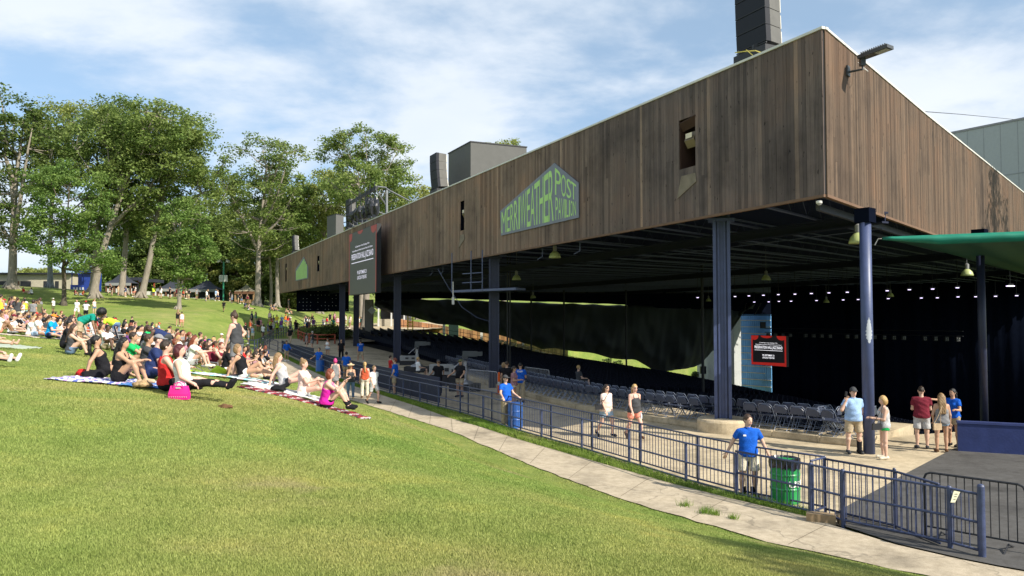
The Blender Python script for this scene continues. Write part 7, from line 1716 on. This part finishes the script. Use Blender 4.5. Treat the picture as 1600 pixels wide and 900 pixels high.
def blanket(px, Y, wx_, wy_, ang, m, label, hgt=.035):
    c = at(px, Y); n = 14; mb = MB(); ca, sa = math.cos(ang), math.sin(ang); rr = random.Random(px)
    P_ = []
    for i in range(n+1):
        for j in range(n+1):
            u, v = (i/n-.5)*wx_, (j/n-.5)*wy_; e_ = .04*math.sin(i*1.7+px); P_.append((c[0]+u*ca-(v+e_)*sa, c[1]+u*sa+(v+e_)*ca, .015*math.sin(i*1.3+j*2.1)+.012*math.sin(i*3.1-j*1.2)))
    zz_ = H(np.array([q[0] for q in P_]), np.array([q[1] for q in P_]))
    me_v = [((q[0]-c[0])*ca+(q[1]-c[1])*sa, -(q[0]-c[0])*sa+(q[1]-c[1])*ca, z+hgt+q[2]-c[2]) for q, z in zip(P_, zz_)]
    mb.v = me_v; mb.f = [(i*(n+1)+j, (i+1)*(n+1)+j, (i+1)*(n+1)+j+1, i*(n+1)+j+1) for i in range(n) for j in range(n)]
    o = link('blanket', mb.mesh('blanket', smooth=True), m, loc=c); o.rotation_euler = (0, 0, ang); tag(o, label, 'blanket'); o.modifiers.new('thick', 'SOLIDIFY').thickness = .02; return o
blanket(183, 16.4, 2.3, 1.3, .1, m_pattern('towel_blue_white', [W_, (.12, .15, .45), W_, (.45, .3, .6)], 3), 'blue, white and purple striped blanket under the two black haired women')
blanket(250, 16.1, 1.3, .9, .2, m_pattern('towel_blue', [(.05, .15, .42), (.10, .22, .5)], 2), 'plain blue blanket beneath the man in the red tank top')
blanket(372, 20.7, 2.4, .9, .0, m_pattern('towel_pale', [(.60, .72, .75), W_, (.72, .5, .5), (.3, .6, .65)], 2.2), 'pale turquoise and white blanket under the blonde in the black tank top')
blanket(452, 19.7, 2.1, 1.0, .05, m_pattern('towel_grey', [(.70, .68, .66), (.45, .47, .5), (.72, .70, .68)], 3), 'pale grey and white blanket below the blonde women')
blanket(478, 18.5, 3.1, .7, -.12, m_pattern('plaid_red', [(.30, .02, .03), W_, (.35, .05, .06), (.05, .04, .05)], 3.5, 'plaid'), 'red and white plaid blanket below the magenta top')
blanket(12, 24, 1.6, 1.2, .1, m_pattern('towel_sage', [(.35, .40, .33), (.40, .45, .38)], 3), 'grey green towel at the left edge')
blanket(325, 23, 1.4, .9, 0, m_pattern('towel_lime', [(.50, .72, .04), (.58, .78, .08)], 2), 'bright lime green towel in front of the beach chair', .05)
blanket(60, 32.5, 3.4, 1.4, .1, m_pattern('towel_beige', [(.45, .36, .28), (.55, .5, .45)], 3), 'beige blanket under the people at the crowd front on the left')
# handbag, phone, bags
def blob(px, Y, size, m, label, name='bag', cat='bag', seed=1, up=.0):
    c = at(px, Y); bm_ = bmesh.new(); bmesh.ops.create_icosphere(bm_, subdivisions=3, radius=1)
    for v in bm_.verts:
        n_ = v.co.normalized(); f_ = 1+.14*math.sin(n_.x*6+seed)+.10*math.sin(n_.y*8+n_.z*5+seed*2); v.co = Vector((n_.x*size[0]*f_, n_.y*size[1]*f_, max(-.45, n_.z)*size[2]*f_+size[2]*.45))
    me = bpy.data.meshes.new(name); bm_.to_mesh(me); bm_.free(); me.polygons.foreach_set('use_smooth', [True]*len(me.polygons))
    return tag(link(name, me, m, loc=(c[0], c[1], c[2]+up)), label, cat)
c = Vector(at(283, 14.35)); t = thing('handbag', 'hot pink studded handbag on the grass behind the white tank top', 'handbag', c); HP = mat('hot_pink_leather', (.75, .02, .25), .35, spec=.5)
m1 = MB(); n = 10
for i in range(n+1):
    a = i/n*2-1; w2 = .06*(1-.25*a*a)
    for z, k in ((0, 1), (.10, 1.1), (.2, .9), (.25, .35)): m1.v += [(a*(.19-.03*(z > .15)), -w2*k, z), (a*(.19-.03*(z > .15)), w2*k, z)]
for i in range(n):
    o_ = i*8; p_ = (i+1)*8; ring = [0, 2, 4, 6, 7, 5, 3, 1]
    for k in range(8): m1.f.append((o_+ring[k], p_+ring[k], p_+ring[(k+1) % 8], o_+ring[(k+1) % 8]))
m1.f += [tuple([0, 2, 4, 6, 7, 5, 3, 1]), tuple(n*8+k for k in [1, 3, 5, 7, 6, 4, 2, 0])]
part('bag_body', m1, HP, t, world=False, smooth=False)
for s_ in (-.05, .05): m1 = MB(); m1.tube([(-.09, s_, .2), (-.07, s_*1.2, .29), (0, s_*1.3, .32), (.07, s_*1.2, .29), (.09, s_, .2)], .009, 6); part('handle', m1, HP, t, world=False)
m1 = MB()
for k in range(9): m1.box((-.16+k*.04, -.068, .05), (.014, .01, .014))
m1.box((0, -.06, .215), (.08, .02, .03)); part('studs', m1, mat('silver_stud', (.8, .8, .8), .3, .6), t, world=False)
m1 = MB(); q = P(540, 594, 17.75); m1.box(q, (.01, .075, .14), .2); single('phone', m1, BLK, 'black phone held up by the red haired woman in magenta', 'phone', loc=q)
m1 = MB(); q = P(1322, 615.5, 21.25); m1.box(q, (.03, .07, .13), .2, .2); single('phone', m1, BLK, 'black phone at the ear of the man by the round column', 'phone', loc=q)
blob(134, 17.2, (.20, .13, .10), cloth('red'), 'small red bundle at the left end of the striped blanket', 'bundle', 'bundle', 3, .03)
blob(150, 16.9, (.26, .16, .12), cloth('black'), 'black bag lying behind the two black haired women', seed=5, up=.03)
blob(226, 15.4, (.18, .10, .09), mat('leopard_cloth', (.38, .26, .14), .8, var=.6, scale=22), 'beige spotted bag at the feet of the black haired woman', seed=7, up=.03)
blob(343, 22.2, (.20, .15, .16), cloth('lime'), 'bright lime bag beside the lime towel', seed=2, up=.03)
blob(436, 19.2, (.20, .12, .09), cloth('black'), 'black bag on the pale blanket beside the grey tank top', seed=4, up=.03)
blob(402, 18.9, (.25, .12, .03), cloth('cream'), 'crumpled white paper at the corner of the plaid blanket', 'paper', 'paper', 4, .0)
blob(354, 14.2, (.13, .05, .05), cloth('brown'), 'brown sandal lying on the grass by the black leggings', 'sandal', 'shoe', 2, .0)
def handbag(px, Y, z, size, m, label, strap):
    c = Vector((wx(px, Y), Y, z)); t = thing('shoulder_bag', label, 'bag', c); m1 = MB(); a, b_, d = size; m1.slab([c+Vector((-a/2, -d/2, 0)), c+Vector((a/2, -d/2, .01)), c+Vector((a/2*.95, -d/2, b_)), c+Vector((-a/2*.95, -d/2, b_))], Vector((0, d, 0))); part('pouch', m1, m, t)
    m1 = MB(); m1.tube([c+Vector((-a*.4, 0, b_))]+[Vector(q) for q in strap]+[c+Vector((a*.4, 0, b_))], .008, 5); part('strap', m1, m, t)
Y = 20.45; z1 = P(0, 655, Y).z; handbag(1366, Y, P(0, 672, Y).z, (.24, .17, .07), BLK, 'black shoulder bag of the woman in green shorts', [P(1372, 650, Y-.1), P(1380, 632, Y-.02), P(1378, 640, Y-.22)])
Y = 21.35; handbag(1460, Y, P(0, 672, Y).z, (.22, .18, .07), cloth('beige'), 'tan shoulder bag hanging behind the denim shorts', [P(1466, 650, Y-.02), P(1472, 634, Y), P(1470, 645, Y-.03)])
Y = 24.1; handbag(935, Y, P(0, 640, Y).z, (.22, .16, .10), BLK, 'black crossbody bag of the woman in the pale pink tee', [P(944, 625, Y-.2), P(952, 612, Y-.1), P(946, 622, Y-.15)])
m1 = MB(); q = P(1002, 649, 23.6); m1.lathe((q.x, q.y, q.z-.1), [(.03, 0), (.032, .12), (.012, .16), (.012, .19)], 10); single('water_bottle', m1, mat('clear_plastic', (.55, .60, .65), .2, spec=.6), 'small water bottle in the hand of the blonde in coral shorts', 'bottle', loc=q)
# folding camp chairs among the crowd
def camp_chair(px, Y, col, rz, label, low=False):
    c = at(px, Y); t = thing('camp_chair', label, 'chair', c, rz=rz); s = .6 if low else 1; z = .42*s
    fm = GAL
    m1 = MB(); m1.slab([(-.25, -.22, z), (.25, -.22, z), (.25, .25, z+.04), (-.25, .25, z+.04)], (0, 0, .02)); part('seat', m1, cloth(col), t, world=False)
    m1 = MB(); m1.slab([(-.25, -.22, z+.02), (.25, -.22, z+.02), (.25, -.38, z+.55), (-.25, -.38, z+.55)], (0, -.02, 0)); part('backrest', m1, cloth(col), t, world=False)
    for sx in (-.27, .27):
        for y0, y1 in ((.27, -.27), (-.27, .27)): m1 = MB(); m1.tube([(sx, y0, .01), (sx, y1*.8, z+.02)], .013, 5); part('leg', m1, fm, t, world=False)
        m1 = MB(); m1.tube([(sx, -.38, z+.55), (sx, -.22, z)], .012, 5); m1.tube([(sx, -.28, z+.22), (sx, .25, z+.2), (sx, .27, z)], .018, 5); part('armrest', m1, fm, t, world=False)
camp_chair(168, 33, 'red', -1.2, 'bright red camp chair, left one of the two in the crowd'); camp_chair(178, 31.5, 'red', -1.0, 'bright red camp chair, right one under the bending lime shirt'); camp_chair(197, 30, 'navy', -1.0, 'navy patterned camp chair beside the red ones')
camp_chair(345, 25.6, 'maroon', -2.1, 'low maroon striped beach chair of the woman in maroon', True); camp_chair(301, 24.6, 'maroon', -1.5, 'low striped camp chair under the person in the white tee', True); camp_chair(147, 30, 'light grey', -1.0, 'pale grey camp chair with criss cross legs left of the red ones'); camp_chair(158, 31, 'white', -1.2, 'white camp chair between the grey and the red ones')
# ------------------------------------------------------------------ the crowd
rng = random.Random(77)
_Ys = np.concatenate([np.arange(14, 60, .5), np.arange(60, 170, 1.)])
def hit(px, py):
    xs = (px-800)/1200/_c*_Ys; z = H(xs, _Ys)
    pys = np.array([450-1200*math.tan(math.atan2(zz-CZ, y)-PITCH) for zz, y in zip(z, _Ys)])
    i = np.where(pys <= py)[0]
    Y = _Ys[i[0]] if len(i) else 170; x = (px-800)/1200/_c*Y; return (x, float(Y), Hs(x, Y))
SIT = [('knees', 'hugging knees'), ('knees2', 'with one leg stretched'), ('back', 'leaning back'), ('cross', 'cross legged'), ('flat', 'with legs stretched out'), ('cross', 'cross legged')]
STD = [('stand', 'standing'), ('stand2', 'standing at ease'), ('hold', 'standing with hands together'), ('hips', 'standing hands on hips'), ('walk', 'walking')]
tops_c = ['white']*8+['black']*9+['grey']*3+['charcoal']*3+['navy']*3+['light blue']*3+['red']*2+['maroon']*3+['green']*1+['teal']*1+['pink']*2+['pale pink']*2+['coral', 'khaki', 'cream', 'cream', 'mauve', 'orange', 'yellow', 'purple', 'olive', 'beige', 'royal blue', 'rust', 'light grey', 'light grey', 'turquoise', 'magenta', 'lime']
bot_c = ['khaki', 'denim', 'light denim', 'black', 'white', 'navy', 'grey', 'cream', 'olive', 'coral', 'charcoal']
COMBO = set(); placed = []
def crowd_person(loc, face, kind, where, group, far=False):
    for _ in range(200):
        sex = rng.choice('mf'); po, pt = rng.choice(SIT if kind == 'sit' else STD)
        tc, bc = rng.choice(tops_c), rng.choice(bot_c); hc_ = rng.choice(['black', 'black', 'dark brown', 'dark brown', 'dark brown', 'brown', 'brown', 'brown', 'dark blonde', 'blonde', 'auburn'])
        tp = rng.choice(['tee', 'tee', 'tank']) if sex == 'f' else rng.choice(['tee', 'tee', 'tee', 'tank'])
        hat = rng.choice([None]*5+[('cap', rng.choice(['white', 'black', 'red', 'navy', 'grey']))]) if sex == 'm' else None
        hr = ('short' if hat is None else 'buzz') if sex == 'm' else rng.choice(['long', 'pony', 'bob'] if not far else ['long', 'bob'])
        key = (pt, tc, tp, bc, hc_, hat, sex)
        if key[:4]+(hc_, where) not in COMBO: break
    COMBO.add(key[:4]+(hc_, where))
    bt = rng.choice(['shorts', 'brief']) if sex == 'f' else 'bermuda'
    lab = '%s %s in %s %s and %s shorts, %s%s, %s' % ('woman' if sex == 'f' else 'man', pt, tc, 'tee' if tp == 'tee' else 'tank top', bc, hc_+' hair', '' if not hat else ', %s cap' % hat[1], where)
    words = lab.split()
    if len(words) > 16: lab = lab.replace(' at ease', '').replace(' with hands together', ''); words = lab.split()
    if len(words) > 16: lab = lab.replace('hugging knees', 'seated'); words = lab.split()
    if len(words) > 16: lab = ' '.join(lab.replace(', '+where, '').split()[:16])
    pt_ = person(loc, face, po, lab, sex, 1.05, rng.choice(['fair', 'tan', 'tan', 'tan', 'brown', 'fair', 'dark']), (hr, hc_), (tp, tc), (bt, bc), rng.choice(['white', 'black', 'grey']), hat, rng.uniform(1.62, 1.84), group=group, res=.034 if far else .028)[0]
    if rng.random() < .5: pt_.scale.x *= -1
    if kind == 'sit': pt_.rotation_euler.x = rng.uniform(-.08, .08); pt_.rotation_euler.y = rng.uniform(-.06, .06)
def scatter(n, lo_tab, hi_tab, x0, x1, kind, where, group, face, spread, mind, far=False):
    k = tries = 0
    while k < n and tries < n*60:
        tries += 1; px = rng.uniform(x0, x1); a, b = interp(lo_tab, px), interp(hi_tab, px); py = a+(b-a)*rng.random()
        l = hit(px, py)
        if any((l[0]-q[0])**2+(l[1]-q[1])**2 < mind**2 for q in placed): continue
        if kind == 'stand' and where != 'on the lawn' and False: continue
        placed.append(l); a_ = math.atan2(face[1], face[0])+rng.gauss(0, spread)
        crowd_person(l, (math.cos(a_), math.sin(a_)), kind, where(px) if callable(where) else where, group, far); k += 1
for o in bpy.data.objects:
    if o.name.startswith(('person', 'camp_chair')): placed.append(tuple(o.location))
def wh(px): return 'left end of crowd' if px < 70 else ('behind red camp chairs' if px < 210 else ('mid crowd' if px < 310 else 'right end of crowd'))
up_t = [(0, 494), (60, 500), (120, 505), (160, 503), (250, 521), (300, 536), (345, 556), (400, 572), (430, 584)]
lo_t = [(0, 522), (60, 528), (105, 536), (150, 545), (200, 556), (250, 566), (300, 574), (345, 580), (400, 586), (430, 588)]
scatter(185, up_t, lo_t, -4, 425, 'sit', wh, 'people sitting on the lawn', E, .55, .62)
scatter(16, [(0, 497), (60, 500)], [(0, 512), (60, 508)], -4, 66, 'stand', 'left end of crowd', 'people standing at the left of the crowd', E, 1.2, .7)
scatter(14, [(384, 522), (414, 516), (430, 512)], [(384, 545), (414, 534), (430, 528)], 384, 428, 'stand', 'by the curved railing', 'people gathered by the curved railing', (-.3, -1), 1.5, .8, True)
scatter(46, [(420, 514), (470, 508), (520, 503), (600, 502)], [(420, 523), (470, 524), (520, 516), (600, 512)], 424, 600, 'stand', lambda px: 'far plaza left' if px < 470 else ('far plaza middle' if px < 530 else 'far plaza beyond columns'), 'people crossing the far plaza', (0, -1), 1.8, .9, True)
scatter(30, [(165, 461.5), (250, 465), (340, 469), (395, 474)], [(165, 463), (250, 467), (340, 472), (395, 477)], 168, 396, 'stand', lambda px: 'by leaning trunk tents' if px < 245 else ('between dark tents' if px < 310 else 'by green lamp post'), 'people at the vendor tents', (0, -1), 2, .8, True)
# scattered individuals
for px, py, kind, fc, wh_ in ((148, 491, 'stand', (.9, -.2), 'alone on open lawn'), (279, 511, 'stand', (-.3, 1), 'open lawn couple, left'), (285, 512, 'stand', (-.3, 1), 'open lawn couple, right'), (121, 497, 'stand', (0, -1), 'above the crowd'), (135, 500, 'stand', (0, -1), 'above camp chairs'), (84, 490, 'stand', (-1, 0), 'above left crowd'), (350, 489, 'stand', (.1, 1), 'below the lamp post'), (394, 508, 'stand', (1, 0), 'path edge pair, left'), (400, 508, 'stand', (-1, 0), 'path edge pair, right'),
                      (38, 460, 'sit', (1, 0), 'in tree shade'), (50, 461, 'sit', (-1, 0), 'in tree shade'), (118, 463, 'sit', (1, 0), 'by thin trunk'), (129, 464, 'sit', (-1, 0), 'by thin trunk'), (383, 483, 'sit', (1, 0), 'by airy tree'), (389, 485, 'sit', (1, 0), 'by airy tree'), (423, 486, 'sit', (1, 0), 'shade near roof end'), (428, 487, 'sit', (1, 0), 'shade near roof end'), (447, 491, 'sit', (1, 0), 'grass left of dotted screen'), (452, 492, 'sit', (1, 0), 'grass left of dotted screen'), (451, 484, 'stand', (1, 0), 'left of dotted screen'), (422, 508, 'stand', (0, -1), 'path edge'), (433, 511, 'stand', (0, -1), 'path edge'), (441, 511, 'stand', (0, 1), 'path edge'), (447, 511, 'stand', (0, -1), 'path edge')):
    crowd_person(hit(px, py), fc, kind, wh_, 'people scattered over the upper lawn', True)
# a few spectators already in the folding chairs
for px, Y, c, hc_, lb in ((612, 48, 'red', 'dark brown', 'child in red tee seated in the dark chairs by the third column'), (655, 46, 'white', 'blonde', 'blonde person in white seated among the dark chairs'), (905, 38, 'charcoal', 'blonde', 'seated spectator whose pale head shows over the front chairs'), (921, 38.5, 'grey', 'brown', 'second seated spectator beyond the front chairs, brown hair'), (1302, 34, 'light grey', 'dark brown', 'dark haired spectator seated behind the front chairs near the round column')):
    x = wx(px, Y); person((x, Y, (.2 if Hs(x, Y) > -.3 else Hs(x, Y))), E, 'chair', lb, 'm', 1, 'fair', ('short', hc_), ('tee', c), ('bermuda', 'charcoal'), 'black', None, 1.72)
